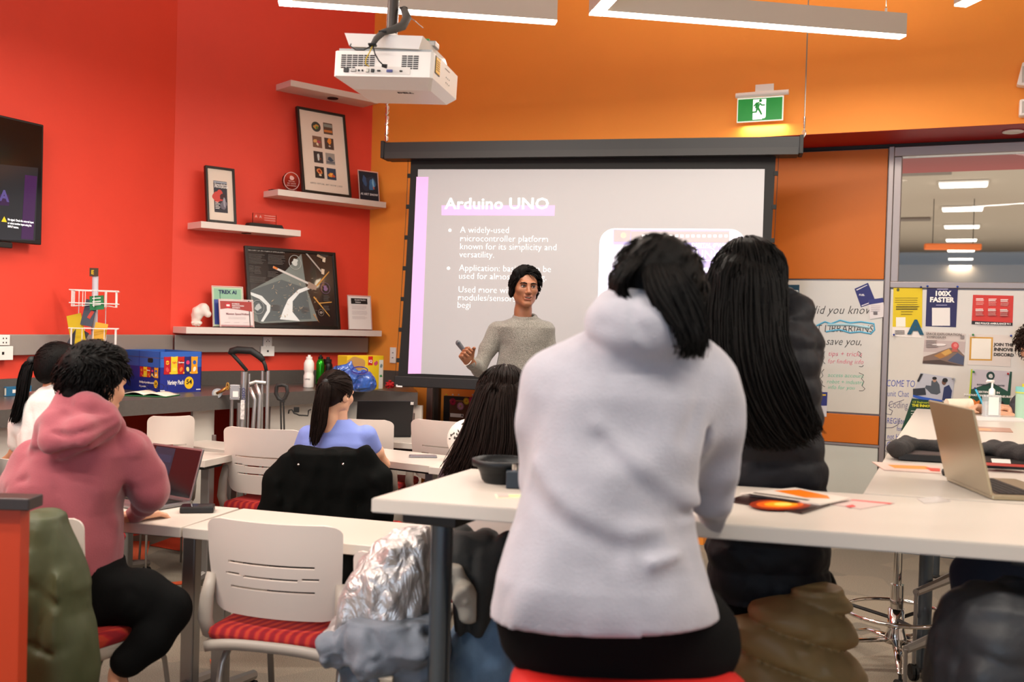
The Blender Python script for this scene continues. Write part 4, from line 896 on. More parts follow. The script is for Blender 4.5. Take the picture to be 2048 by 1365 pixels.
# back of the hand faces left/camera: local z (back) = (-.75,-.6,.1)
by=Vector((-.42,-.60,.55)).normalized(); bx=Vector((-.25,.05,-1)); bx=(bx-by*bx.dot(by)).normalized(); bz=bx.cross(by)
HM1=MAT(wr+Vector((.008,-.0,.0)),bx,by,bz)
V1.append(hand_mesh(HM1,.003,curl=(.95,.98,1.0,1.0),spread=.0,thumb=(.55,.6)))
put('body',joinVF(V1),SK_brown,P1)
for s in(-1,1):
    e=MB(MC); e.ell((0,0,0),(.0130,.010,.0062),14,10,M=HM@Matrix.Translation((s*.031,-.0795,.003))); e.build('eye',mat('eye_white','#D8D0C8',.3),P1,smooth=True)
    MB(MC).ell((0,0,0),(.0058,.003,.0054),12,8,M=HM@Matrix.Translation((s*.031+.002,-.0885,.0034))).build('iris',mat('iris_dark','#140C08',.2),P1,smooth=True)
    MB(MC).tube([HM@Vector(q) for q in((s*.016,-.089,.006),(s*.026,-.0915,.0095),(s*.038,-.089,.009),(s*.046,-.082,.005))],[.0016,.0028,.0028,.0014],6).build('eyelid',mat('eyelid_brown','#4A2C1E',.5),P1,smooth=True)
    MB(MC).tube([HM@Vector(q) for q in((s*.012,-.0955,.019),(s*.026,-.097,.024),(s*.042,-.090,.024),(s*.052,-.080,.017))],[.0042,.0056,.0046,.002],6,flat=.7).build('eyebrow',H_black,P1,smooth=True)
MB(MC).ell((0,0,0),(.021,.007,.0062),14,8,M=HM@Matrix.Translation((0,-.0915,-.0745))).build('lip',mat('lip_brown','#8A4A3C',.45),P1,smooth=True)
MB(MC).ell((0,0,0),(.023,.007,.0045),14,8,M=HM@Matrix.Translation((0,-.0925,-.0580))).build('lip',mat('lip_brown','#8A4A3C',.45),P1,smooth=True)
MB(MC).ell((0,0,0),(.017,.006,.0042),12,6,M=HM@Matrix.Translation((0,-.0925,-.0660))).build('mouth',mat('mouth_dark','#2A100C',.6),P1,smooth=True)
MB(MC).ell((0,0,0),(.013,.004,.0016),12,6,M=HM@Matrix.Translation((0,-.0962,-.0630))).build('teeth',mat('teeth','#B8A898',.4),P1,smooth=True)
capo=[U(ellp((0,.022,.046),(.080,.097,.084))),S(ellp((0,-.085,-.02),(.066,.070,.105)),.012),I_(lambda P:-(P[...,2]+.075+P[...,1]*.15)),U(ellp((-.078,.03,-.01),(.014,.04,.05)),.02),U(ellp((.078,.03,-.01),(.014,.04,.05)),.02),U(ellp((0,.085,-.03),(.05,.03,.06)),.03),U(cone((-.03,-.045,.112),(.05,-.05,.098),.024,.018),.03),U(cone((-.06,-.04,.09),(-.08,-.01,.03),.025,.015),.03),D(nz((28,28,22),.008,3)),D(nz((70,70,40),.004,4))]
cv,cf=sdf(capo,(-.12,-.13,-.12),(.12,.15,.17),.005); T=np.array(HM); cap=(cv@T[:3,:3].T+T[:3,3],cf)
lk=scalp_locks(HM,800,.046,lambda p:(p.x*5+.5,(-.25 if p.z>.07 else .3),-.45 if p.z<.09 else .15),.0042,5,zmin=-.06,front=-.055,lift=.012,curl=.004,zf=.082,maxl=1.12,rx=(.084,.103,.092))
put('hair',joinVF([cap,tubesVF(lk)]),H_black,P1)
M_wool=mat('grey_wool','#77736B',.95,bump=.9,bscale=170,var=.55,vscale=260,sheen=.2)
sw_=[U(rings([(637,1022,1076,d,.064),(644,1004,1093,d,.085),(655,988,1106,d,.10),(690,1000,1094,d,.112),(740,991,1098,d,.122),(790,976,1104,d,.13),(812,976,1104,d,.13)],2.2)),
 U(chain([C(996,664,d),C(975,700,d-.02),el],[.060,.055,.052]),.022),U(chain([el,C(945,728,d-.17),wr+Vector((.012,.02,-.012))],[.05,.044,.036]),.02),
 U(chain([C(1092,664,d),C(1100,715,d+.0),C(1104,780,d-.05)],[.060,.056,.05]),.022),
 U(lambda P:np.sqrt((np.sqrt(((P[...,0]-X(1048,d))/1.0)**2+((P[...,1]-d)/1.05)**2)-.064)**2+(P[...,2]-Z(634,1048,d)-.2*(P[...,1]-d))**2)-.011,.012),
 S(cone((X(1048,d),d+.0,Z(640,1048,d)),(X(1048,d),d,Z(560,1048,d)),.052,.056),.006),
 cr([(1004,668,d-.1),(996,720,d-.1),(990,760,d-.1)],.012,.012),cr([(948,708,d-.2),(965,702,d-.12),(978,712,d-.1)],.01,.008),cr([(945,718,d-.2),(966,716,d-.14)],.008,.006),cr([(960,690,d-.08),(985,700,d-.1)],.01,.007),cr([(1090,690,d-.1),(1086,720,d-.1)],.012,.01),
 D(nz(9,.010,1)),D(nz((22,22,12),.004,2))]
sm('sweater',sw_,(X(925,d)-.02,d-.34,Z(818,1040,d)),(X(1135,d),d+.2,Z(608,1040,d)),.0065,M_wool,P1)
MB(MC).tube([wr+Vector((-.005,-.012,-.004))+bx*(.029*math.cos(a*.524))+bz*(.024*math.sin(a*.524)) for a in range(12)],.0026,6,closed=True).build('bead_bracelet',mat('bead_white','#E8E4DC',.4),P1)
tr_=[U(rings([(795,982,1100,d,.115),(840,980,1102,d,.12)])),U(cone((X(1022,d),d,.84),(X(1018,d),d,.10),.10,.075),.03),U(cone((X(1070,d),d,.84),(X(1080,d),d,.10),.10,.075),.03),D(nz(12,.006,5))]
sm('trousers',tr_,(X(965,d),d-.2,.08),(X(1125,d),d+.2,1.06),.014,mat('dark_trousers','#1E2026',.85,bump=.3,bscale=300),P1)
for px in(1015,1082): sm('shoe',[U(ellp((X(px,d),d-.05,.05),(.05,.14,.05))),I_(lambda P:-(P[...,2]-.004))],(X(px,d)-.08,d-.25,0),(X(px,d)+.08,d+.12,.12),.012,mat('dark_shoe','#1A1A1A',.5),P1)
ck=thingC('clicker','grey oval presentation clicker held up in the hand of the person by the screen','remote control',C(922,694,d-.31))
a0,a1=C(916,686,d-.31),C(931,706,d-.31)
sm('clicker_body',[U(cone(a0,a1,.0165,.013,((-.5,-.8,.1),.55)))],tuple(Vector(a0)+Vector((-.03,-.04,-.09))),tuple(Vector(a0)+Vector((.08,.04,.03))),.003,mat('clicker_grey','#55565A',.4),ck)
MB(MC).cyl(a0+Vector((.004,-.0095,-.004)),a0+Vector((.004,-.0125,-.004)),.007,16).build('button',mat('button_dark','#2E2E32',.4),ck)
# ------------------------------------------------------------------ person in the pale hoodie (foreground, seen from behind)
M_hood=mat('pale_grey_fleece','#A6A4AC',.9,fold=.8,fscale=2.6,fstr=(1,1,1.2),fdist=.12,bump=.35,bscale=220,var=.05,vscale=20,sheen=.3); M_blk=mat('black_leggings','#060606',.9,spec=.15,fold=.3,fscale=6,bump=.2,bscale=200)
d=2.22
P2=thingC('person','person in a pale grey hoodie and black leggings seen from behind on the red stool','person',cz0(1255,1300,d-.08))
hm2=headM(C(1318,600,d+.04),12,8,0,1.04)
hb=[U(rings([(735,1180,1370,d,.07),(800,1130,1385,d,.08),(1000,1120,1350,d,.09),(1200,1060,1400,d-.03,.11),(1320,1070,1440,d,.13)]))]
body=[head_mesh(hm2,.006),sdf(hb+[U(cone(C(1300,720,d),C(1312,640,d+.02),.06,.055),.03),U(cone(C(1160,1290,d),C(1150,1290,d+.38),.085,.06),.03),U(cone(C(1360,1290,d),C(1390,1290,d+.38),.085,.06),.03),U(cone(C(1150,1290,d+.38),C(1160,1360,d+.42)-Vector((0,0,.35)),.06,.04),.03),U(cone(C(1390,1290,d+.38),C(1380,1360,d+.42)-Vector((0,0,.35)),.06,.04),.03)],(X(1000,d),d-.2,.25),(X(1480,d),d+.55,1.55),.014)]
wrR=C(1446,1046,d+.27)
hxx=Vector((.9,-.3,0)).normalized(); hyy=Vector((-.35,.93,-.08)).normalized(); hzz=hxx.cross(hyy)
body.append(hand_mesh(MAT(C(1425,1046,d+.33),hxx,hyy,hzz),.004,curl=(.3,.3,.35,.4)))
body.append(hand_mesh(MAT(C(1190,1052,d+.31),-hxx,Vector((.35,.93,-.08)),Vector((0,.08,1))),.004,curl=(.3,.3,.35,.4)))
put('body',joinVF(body),SK_light,P2)
t=[U(rings([(650,1195,1385,d,.08),(676,1142,1412,d,.115),(702,1106,1432,d-.0,.13),(740,1078,1444,d,.14),(790,1066,1446,d-.01,.148),(860,1063,1432,d-.015,.152),(950,1060,1405,d-.03,.158),(1040,1042,1398,d-.05,.165),(1100,1022,1408,d-.06,.17),(1150,1008,1424,d-.07,.175),(1240,996,1452,d-.07,.18)],2.35)),
 U(chain([C(1408,770,d),C(1430,840,d+.02),C(1428,930,d+.06),C(1424,985,d+.10)],[.080,.074,.067,.060]),.05),U(chain([C(1424,985,d+.10),C(1436,1025,d+.2),C(1432,1046,d+.28)],[.058,.046,.038]),.03),
 U(chain([C(1112,770,d),C(1096,850,d+.04),C(1092,960,d+.08)],[.078,.068,.06]),.05),U(chain([C(1092,960,d+.08),C(1140,1040,d+.26)],[.058,.04]),.03),
 U(ellp(C(1284,655,d-.075),(.132,.105,.088),(.25,.10,0)),.022),U(ellp(C(1262,622,d-.02),(.085,.09,.055),(0,.2,0)),.03),
 S(ellp(hm2@Vector((0,.0,.0)),(.090,.10,.11)),.02),S(cone(hm2@Vector((0,0,-.1)),hm2@Vector((0,0,.2)),.07,.09),.02),
 cr([(1172,690,d-.11),(1215,722,d-.16),(1284,738,d-.18),(1350,728,d-.16),(1404,692,d-.1)],.014,.020),cr([(1200,650,d-.15),(1250,668,d-.19),(1310,660,d-.19)],.014,.006),cr([(1262,590,d-.1),(1268,640,d-.17),(1300,690,d-.18)],.012,.006),
 cr([(1400,850,d-.08),(1396,920,d-.08),(1412,985,d-.04),(1420,1030,d)],.018,.018),
 cr([(1195,850,d-.17),(1265,925,d-.18),(1335,985,d-.18),(1405,1008,d-.12)],.026,-.010),cr([(1205,885,d-.17),(1275,962,d-.18),(1355,1012,d-.18)],.020,.007),
 cr([(1062,930,d-.12),(1120,1005,d-.2),(1220,1062,d-.22),(1330,1068,d-.22)],.030,-.010),cr([(1060,975,d-.12),(1130,1050,d-.2),(1240,1098,d-.23)],.022,.008),
 cr([(1290,1096,d-.23),(1350,1068,d-.22),(1412,1072,d-.12)],.016,.014),cr([(1310,1128,d-.23),(1390,1104,d-.2)],.018,-.012),cr([(1405,1012,d-.05),(1350,1035,d-.2)],.015,.012),
 cr([(1385,800,d-.1),(1372,880,d-.14)],.02,.006),cr([(1432,880,d),(1450,960,d+.03)],.015,.008),cr([(1010,1150,d-.2),(1150,1160,d-.25),(1300,1160,d-.25),(1430,1142,d-.15)],.006,.006),
 D(nz(5,.007,11)),D(nz((12,12,7),.0025,12,True)),I_(lambda P:Z(1208,1225,d)+(P[...,0]-X(1225,d))*.03-P[...,2])]
sm('hoodie',t,(X(985,d),d-.32,Z(1226,1200,d)),(X(1495,d),d+.36,Z(580,1300,d)),.0075,M_hood,P2)
t=[U(rings([(1180,1020,1440,d-.05,.15),(1230,1004,1474,d-.02,.175),(1290,1016,1486,d,.19),(1335,1050,1470,d,.18)],2.5)),U(cone(C(1150,1275,d),C(1130,1290,d+.42),.10,.075),.05),U(cone(C(1380,1275,d),C(1410,1290,d+.42),.10,.075),.05),U(cone(C(1130,1290,d+.42),C(1140,1300,d+.45)-Vector((0,0,.5)),.07,.045),.03),U(cone(C(1410,1290,d+.42),C(1400,1300,d+.45)-Vector((0,0,.5)),.07,.045),.03),D(nz(8,.006,13))]
sm('leggings',t,(X(985,d)-.05,d-.25,.2),(X(1500,d)+.1,d+.6,Z(1175,1250,d)),.011,M_blk,P2)
hair=[U(ellp((0,.018,.040),(.098,.112,.100))),U(ellp((.02,.075,-.02),(.07,.05,.075)),.03),U(ellp((.0,.055,-.07),(.06,.05,.07)),.03),U(ellp((0,-.07,-.0),(.07,.05,.07)),.03),S(ellp((0,-.13,-.04),(.07,.06,.09)),.01),D(nz((20,20,14),.006,21)),D(nz((60,60,22),.003,22))]
cv,cf=sdf(hair,(-.14,-.16,-.16),(.14,.17,.17),.006); T=np.array(hm2); cap=(cv@T[:3,:3].T+T[:3,3],cf)
G=[[C(1310,500,d),C(1358,540,d-.08),C(1394,605,d-.08),C(1404,660,d-.08),C(1392,715,d-.08)],[C(1310,500,d),C(1345,555,d-.12),C(1372,625,d-.13),C(1386,680,d-.14),C(1378,722,d-.13)],[C(1305,500,d),C(1295,560,d-.13),C(1325,620,d-.16),C(1352,660,d-.17),C(1368,700,d-.17)]]
G2=[[C(1305,495,d),C(1250,525,d-.05),C(1226,575,d-.04),C(1228,610,d-.02),C(1232,625,d)],[C(1305,495,d),C(1262,540,d-.12),C(1245,580,d-.12),C(1262,605,d-.12),C(1290,620,d-.12)]]
lk=strands_along(G,420,lambda t:.008+.02*t,.003,9,.006,2)+strands_along(G2,260,lambda t:.006+.012*t,.003,8,.004,4)+scalp_locks(hm2,200,.05,lambda p:(p.x*3+.3,.5,-.6),.003,6,lift=.006,rx=(.1,.114,.102))
put('hair',joinVF([cap,tubesVF(lk)]),H_black,P2)
# ------------------------------------------------------------------ long black hair, navy puffer jacket
M_navy=mat('navy_puffer','#0B0C13',.6,spec=.3,fold=.3,fscale=12,fdist=.02,bump=.25,bscale=60)
d=3.12
P3=thingC('person','person with very long black hair in a navy puffer jacket, seen from behind','person',cz0(1550,1200,d))
hm3=headM(C(1492,575,d+.03),-12,4,0,1.1)
put('body',joinVF([head_mesh(hm3,.008),sdf([U(rings([(650,1440,1560,d,.06),(700,1430,1630,d,.09),(900,1450,1650,d,.10),(1180,1440,1660,d,.12)])),U(cone(C(1500,690,d),C(1495,620,d),.06,.055),.03),U(cone(C(1500,1180,d),C(1480,1190,d+.42),.09,.06),.03),U(cone(C(1610,1180,d),C(1620,1190,d+.42),.09,.06),.03),U(cone(C(1480,1190,d+.42),C(1480,1190,d+.45)-Vector((0,0,.5)),.06,.04)),U(cone(C(1620,1190,d+.42),C(1620,1190,d+.45)-Vector((0,0,.5)),.06,.04))],(X(1400,d),d-.2,.1),(X(1700,d),d+.6,1.6),.016)]),SK_light,P3)
def quilt(period,amp,ph=0,tilt=0):
    return lambda P: amp*(.5-np.sqrt(np.abs(np.sin(math.pi*((P[...,2]+tilt*P[...,0])/period+ph)))))
jk=[U(rings([(640,1450,1575,d,.08),(670,1440,1615,d,.11),(720,1430,1625,d,.13),(800,1425,1640,d,.135),(900,1428,1645,d,.14),(1000,1430,1662,d,.15),(1100,1424,1668,d,.16),(1190,1436,1664,d,.16)],2.4)),
 U(chain([C(1582,655,d),C(1596,700,d+.02),C(1596,775,d+.06)],[.065,.068,.055]),.03),U(chain([C(1596,775,d+.06),C(1580,830,d+.2),C(1560,850,d+.3)],[.06,.05,.045]),.03),
 U(chain([C(1572,592,d+.03),C(1594,618,d+.02),C(1600,655,d+.0)],[.028,.042,.048]),.03),
 U(chain([C(1450,720,d),C(1430,820,d+.04),C(1420,900,d+.1)],[.06,.055,.05]),.03),
 S(ellp(hm3@Vector((0,0,-.02)),(.09,.10,.11)),.02),D(quilt(.085,.012)),D(nz((10,10,16),.010,31)),D(nz(30,.004,32))]
sm('puffer_jacket',jk,(X(1395,d),d-.22,Z(1198,1550,d)),(X(1690,d),d+.36,Z(575,1550,d)),.0085,M_navy,P3)
sm('trousers',[U(rings([(1150,1450,1655,d,.13),(1200,1445,1660,d,.15),(1225,1465,1640,d,.13)])),U(cone(C(1500,1185,d),C(1485,1190,d+.42),.10,.08),.05),U(cone(C(1610,1185,d),C(1620,1190,d+.42),.10,.08),.05),U(cone(C(1485,1190,d+.42),C(1480,1190,d+.45)-Vector((0,0,.5)),.08,.05),.03),U(cone(C(1620,1190,d+.42),C(1620,1190,d+.45)-Vector((0,0,.5)),.08,.05),.03)],(X(1400,d),d-.25,.1),(X(1710,d),d+.6,Z(1140,1550,d)),.014,M_blk,P3)
hair=[U(ellp((0,.016,.030),(.098,.112,.108))),U(ellp((0,.05,-.10),(.10,.085,.12)),.04),S(ellp((0,-.12,-.03),(.07,.06,.09)),.01),D(nz((26,26,6),.007,41)),D(nz((60,60,8),.004,42))]
cv,cf=sdf(hair,(-.15,-.16,-.26),(.15,.19,.18),.0075); T=np.array(hm3); cap=(cv@T[:3,:3].T+T[:3,3],cf)
c0=C(1500,497,d-.0)
gl=lambda L:[C(x,y,d+o) for x,y,o in L]
G=[gl([(1497,492,0),(1440,520,-.06),(1415,580,-.08),(1412,660,-.13),(1430,760,-.17),(1470,850,-.17),(1500,900,-.17)]),
   gl([(1497,492,0),(1460,530,-.11),(1450,600,-.13),(1452,700,-.18),(1480,790,-.19),(1520,870,-.19),(1560,905,-.19)]),
   gl([(1500,492,0),(1500,540,-.13),(1500,620,-.15),(1510,720,-.19),(1530,800,-.20),(1570,870,-.19),(1600,895,-.18)]),
   gl([(1503,492,0),(1535,540,-.11),(1545,620,-.13),(1550,700,-.18),(1580,780,-.19),(1620,850,-.18),(1630,875,-.17)]),
   gl([(1505,492,0),(1555,530,-.06),(1566,590,-.07),(1560,660,-.13),(1575,720,-.17),(1600,790,-.18),(1615,830,-.18)])]
lk=strands_along(G,1300,lambda t:.010+.022*t,.0042,13,.012,8)+scalp_locks(hm3,500,.09,lambda p:(p.x*2,.4,-1),.0034,10,lift=.003,rx=(.099,.114,.109))
put('hair',joinVF([cap,tubesVF(lk)]),H_black,P3)
# ------------------------------------------------------------------ mauve hoodie, left
M_mauve=mat('mauve_fleece','#964A53',.9,fold=.7,fscale=3.0,fstr=(1,1,.8),fdist=.10,bump=.3,bscale=240,var=.05,vscale=16,sheen=.25)
d=3.38
P4=thingC('person','person in a mauve hoodie and black trousers leaning on the desk beside the laptop','person',cz0(170,1300,d))
hm4=headM(C(190,772,d+.02),24,8,0,1.04)
an=C(245,1345,d-.1)
bd=[head_mesh(hm4,.005),sdf([U(rings([(860,140,220,d,.06),(900,90,240,d,.08),(1050,70,220,d,.09),(1200,90,220,d,.10)])),U(cone(C(170,850,d),C(188,800,d),.06,.055),.03)],(X(20,d),d-.2,Z(1250,100,d)),(X(300,d),d+.2,Z(790,180,d)),.016)]
bd.append(sdf([U(chain([C(256,1318,d-.12),C(240,1348,d-.11),C(234,1376,d-.10)],[.040,.033,.032])),U(ellp(C(238,1395,d-.14),(.045,.10,.04)),.02)],(X(190,d),d-.3,0),(X(290,d),d+.05,.6),.01))
bd.append(hand_mesh(MAT(C(268,1032,d+.24),Vector((.8,-.6,0)),Vector((.55,.75,.0)).normalized()*1,Vector((0,0,1))),.005,curl=(.3,.3,.3,.3)))
put('body',joinVF(bd),SK_light,P4)
t=[U(rings([(842,132,236,d,.08),(868,90,262,d,.11),(905,50,280,d,.13),(960,30,258,d,.145),(1020,24,246,d,.15),(1080,30,252,d,.155),(1120,55,250,d,.155),(1152,70,252,d,.15)],2.3)),
 U(chain([C(256,905,d+.02),C(285,945,d+.06),C(298,985,d+.08)],[.078,.072,.065]),.018),U(chain([C(298,985,d+.08),C(288,1010,d+.14),C(270,1030,d+.22)],[.062,.05,.04]),.03),
 U(chain([C(70,915,d),C(45,970,d+.04),C(30,1010,d+.1)],[.07,.064,.058]),.03),U(chain([C(30,1010,d+.1),C(90,1040,d+.35)],[.055,.04]),.03),
 U(chain([C(140,800,d-.04),C(115,850,d-.10),C(120,880,d-.13),C(165,868,d-.14),C(220,850,d-.09)],[.05,.06,.066,.06,.04]),.035),
 U(chain([C(152,790,d-.02),C(180,812,d-.09),C(212,830,d-.08),C(232,850,d-.03)],[.036,.044,.04,.03]),.03),U(chain([C(90,858,d-.07),C(80,890,d-.08)],[.045,.04]),.04),
 S(ellp(hm4@Vector((0,0,-.0)),(.080,.095,.13)),.015),
 cr([(62,905,d-.10),(120,908,d-.17),(180,890,d-.17),(240,858,d-.1)],.013,.026),cr([(110,868,d-.18),(140,872,d-.20),(180,862,d-.19),(225,842,d-.12)],.012,.012),cr([(130,820,d-.12),(170,836,d-.15),(215,840,d-.12)],.012,-.008),
 cr([(35,895,d-.12),(90,884,d-.13),(150,905,d-.16),(215,938,d-.15),(262,975,d-.09)],.006,.005),cr([(262,975,d-.05),(285,1010,d)],.006,.005),cr([(262,975,d-.05),(290,935,d)],.005,.004),
 cr([(250,970,d-.1),(232,1010,d-.12),(230,1040,d-.12)],.02,.022),cr([(170,960,d-.16),(200,1010,d-.17),(205,1060,d-.17),(240,1100,d-.12)],.02,-.014),cr([(190,940,d-.16),(225,990,d-.15),(222,1030,d-.14)],.016,.014),cr([(110,1000,d-.16),(150,1060,d-.17),(200,1110,d-.16),(245,1120,d-.1)],.018,-.010),
 cr([(60,1010,d-.15),(110,1065,d-.17),(160,1110,d-.17)],.016,.010),cr([(20,985,d-.06),(50,960,d-.12)],.015,.01),D(nz(8,.010,51)),D(nz((13,13,8),.006,53,True)),D(nz((22,22,14),.003,52))]
sm('hoodie',t,(X(0,d)-.1,d-.3,Z(1153,150,d)),(X(335,d),d+.45,Z(775,180,d)),.0075,M_mauve,P4)
t=[U(rings([(1120,80,248,d,.14),(1170,90,256,d,.15),(1225,110,250,d,.13)],2.4)),U(chain([C(205,1198,d-.02),C(280,1196,d-.04),C(338,1216,d-.03)],[.108,.094,.076]),.04),U(chain([C(336,1220,d-.03),C(300,1278,d-.08),C(256,1322,d-.12)],[.073,.064,.056]),.02),U(cone(C(150,1190,d),C(230,1200,d+.35),.10,.08),.05),U(cone(C(230,1200,d+.35),C(225,1300,d+.35),.08,.06),.03),D(nz(9,.008,55)),cr([(250,1170,d-.13),(280,1200,d-.14),(260,1230,d-.14)],.012,.008)]
sm('trousers',t,(X(60,d),d-.3,Z(1345,260,d)),(X(440,d),d+.5,Z(1115,200,d)),.010,M_blk,P4)
sm('sock',[U(chain([C(235,1378,d-.1),C(234,1395,d-.1)],[.038,.042])),],(X(205,d),d-.25,0),(X(275,d),d+.05,.38),.01,mat('white_sock','#DAD4CC',.9),P4)
sm('shoe',[U(ellp(Vector((X(240,d),d-.14,.06)),(.055,.13,.05))),I_(lambda P:-(P[...,2]-.005))],(X(190,d),d-.32,0),(X(290,d),d+.05,.16),.012,mat('white_shoe','#E4DED4',.6),P4)
hair=[U(ellp((0,.022,.048),(.092,.106,.096))),S(ellp((0,-.12,-.03),(.10,.085,.11)),.012),U(cone((-.03,-.06,.105),(.03,-.07,.10),.024,.022),.03),U(cone((.0,.03,.108),(-.02,-.05,.108),.03,.028),.03),U(ellp((0,.082,-.03),(.062,.035,.07)),.03),S(ellp((.085,.0,-.03),(.02,.03,.04)),.008),S(ellp((-.085,.0,-.03),(.02,.03,.04)),.008),I_(lambda P:-(P[...,2]+.095)),D(nz((24,24,20),.007,61)),D(nz((60,60,40),.004,62))]
cv,cf=sdf(hair,(-.14,-.16,-.12),(.14,.16,.19),.005); T=np.array(hm4); cap=(cv@T[:3,:3].T+T[:3,3],cf)
lk=scalp_locks(hm4,1000,.045,lambda p:(p.x*3+.3,(-.9 if p.z>.07 else .0),-.8 if p.z<.09 else .05),.0032,9,zmin=-.05,front=.0,lift=.007,curl=.006,maxl=1.1,rx=(.096,.112,.103))
put('hair',joinVF([cap,tubesVF(lk)]),H_black,P4)
# ------------------------------------------------------------------ ponytail helper
def pony(parent,hm,root,G,n,rad,mt,seed,tie=True,rx=(.088,.104,.094)):
    hair=[U(ellp((0,.018,.036),rx)),S(ellp((0,-.115,-.04),(.08,.075,.105)),.012),U(ellp((0,.07,-.01),(.06,.045,.06)),.03),S(ellp((rx[0],.0,-.035),(.02,.03,.035)),.006),S(ellp((-rx[0],.0,-.035),(.02,.03,.035)),.006),I_(lambda P:-(P[...,2]+.085-P[...,1]*.2)),D(nz((40,14,14),.0022,seed))]
    cv,cf=sdf(hair,(-.13,-.15,-.15),(.13,.16,.17),.005); T=np.array(hm); cap=(cv@T[:3,:3].T+T[:3,3],cf)
    rl=hm.inverted()@Vector(root)
    lk=scalp_locks(hm,260,.06,lambda p:tuple(rl-p),.0022,seed,zmin=-.07,front=-.03,lift=.001,rx=rx)
    lk+=strands_along(G,n,rad,.0034,10,.004,seed)
    put('hair',joinVF([cap,tubesVF(lk)]),mt,parent)
    if tie:
        MB(MC).ell(tuple(root),(.022,.022,.022),14,10).build('hair_tie',M_rub,parent,smooth=True)
# blue top, middle
d=5.05; M_blue=mat('periwinkle_cotton','#7C8CD0',.85,fold=.2,fscale=7,bump=.15,bscale=250,var=.03)
P5=thingC('person','person with a dark ponytail in a periwinkle blue T-shirt, seen from behind at a desk','person',cz0(675,1000,d))
hm5=headM(C(672,790,d),28,8,0,.98)
V=[head_mesh(hm5,.0045,nk=.82),sdf([U(rings([(862,662,698,d,.035),(874,642,712,d,.055),(900,640,712,d,.07),(1000,640,712,d,.08),(1060,630,725,d,.1)])),U(cone(C(676,865,d),C(676,820,d),.05,.047),.03),U(chain([C(732,885,d),C(751,905,d+.03),C(766,930,d+.12)],[.045,.04,.033]),.03),U(chain([C(766,930,d+.12),C(740,932,d+.32)],[.034,.026]),.02),U(chain([C(624,885,d+.02),C(604,925,d+.06),C(640,935,d+.3)],[.036,.034,.028]),.03)],(X(580,d),d-.2,.5),(X(790,d),d+.45,1.15),.010)]
V.append(hand_mesh(MAT(C(737,930,d+.33),Vector((1,0,0)),Vector((-.2,.98,0)),Vector((0,0,1))),.005,curl=(.2,.2,.2,.2)))
put('body',joinVF(V),SK_light,P5)
t=[U(rings([(838,660,702,d,.055),(847,640,714,d,.07),(862,612,734,d,.088),(885,602,745,d,.105),(930,606,742,d,.115),(1000,612,738,d,.12),(1060,606,746,d,.13)],2.3)),U(chain([C(733,872,d),C(745,895,d+.02)],[.056,.05]),.02),U(chain([C(618,872,d),C(606,900,d+.03)],[.056,.05]),.02),S(cone(C(681,838,d+.01),C(684,800,d+.01),.040,.044),.004),cr([(640,875,d-.1),(690,872,d-.11),(735,885,d-.08)],.008,.005),cr([(650,900,d-.11),(720,890,d-.11)],.009,.005),D(nz(9,.006,71))]
sm('t_shirt',t,(X(585,d),d-.2,Z(1062,670,d)),(X(770,d),d+.2,Z(838,670,d)),.0065,M_blue,P5)
sm('trousers',[U(rings([(1040,606,746,d,.12),(1080,605,748,d,.13)])),U(cone(C(640,1070,d),C(630,1070,d+.42),.09,.07),.04),U(cone(C(712,1070,d),C(720,1070,d+.42),.09,.07),.04),U(cone(C(630,1070,d+.42),C(630,1070,d+.45)-Vector((0,0,.35)),.07,.05),.03),U(cone(C(720,1070,d+.42),C(720,1070,d+.45)-Vector((0,0,.35)),.07,.05),.03)],(X(570,d),d-.2,.02),(X(780,d),d+.6,Z(1035,670,d)),.014,mat('blue_jeans','#3A4660',.85,bump=.3),P5)
rt=C(652,766,d-.09)
G=[gl([(652,766,-.09),(640,770,-.12),(630,800,-.13),(622,850,-.13),(620,890,-.13)]),gl([(652,766,-.09),(650,770,-.13),(646,810,-.14),(640,850,-.14),(630,895,-.14)]),gl([(654,766,-.09),(658,775,-.12),(656,810,-.13),(650,850,-.13),(636,885,-.13)])]
pony(P5,hm5,rt,G,420,lambda t:.010*(1-t*.5),H_dbrown,15)
MB(MC).ell((0,0,0),(.004,.004,.004),8,6,M=hm5@Matrix.Translation((.078,.012,-.042))).build('earring',mat('pearl','#F0EAE4',.2),P5,smooth=True)
# white blouse, far left
d=4.55; M_blou=mat('white_cotton','#D8D2CC',.85,fold=.5,fscale=9,bump=.2,bscale=120)
P6=thingC('person','person with a black ponytail in a white blouse at the left, behind the mauve hoodie','person',cz0(95,1000,d))
hm6=headM(C(122,742,d),38,10,0,1.0)
V=[head_mesh(hm6,.006,nk=.85),sdf([U(rings([(790,95,150,d,.05),(830,80,145,d,.05),(900,70,145,d,.07),(1020,70,150,d,.09)])),U(cone(C(112,820,d),C(118,770,d),.052,.048),.03),U(chain([C(48,892,d+.05),C(36,905,d+.05),C(15,928,d+.1),C(-6,938,d+.16)],[.032,.034,.032,.026]),.03)],(X(-40,d),d-.2,.5),(X(190,d),d+.35,1.3),.012)]
V.append(hand_mesh(MAT(C(-2,938,d+.17),Vector((.9,.3,0)).normalized(),Vector((-.3,.9,-.15)).normalized(),Vector((0,.15,1))),.005,curl=(.25,.25,.3,.3)))
put('body',joinVF(V),SK_tan,P6)
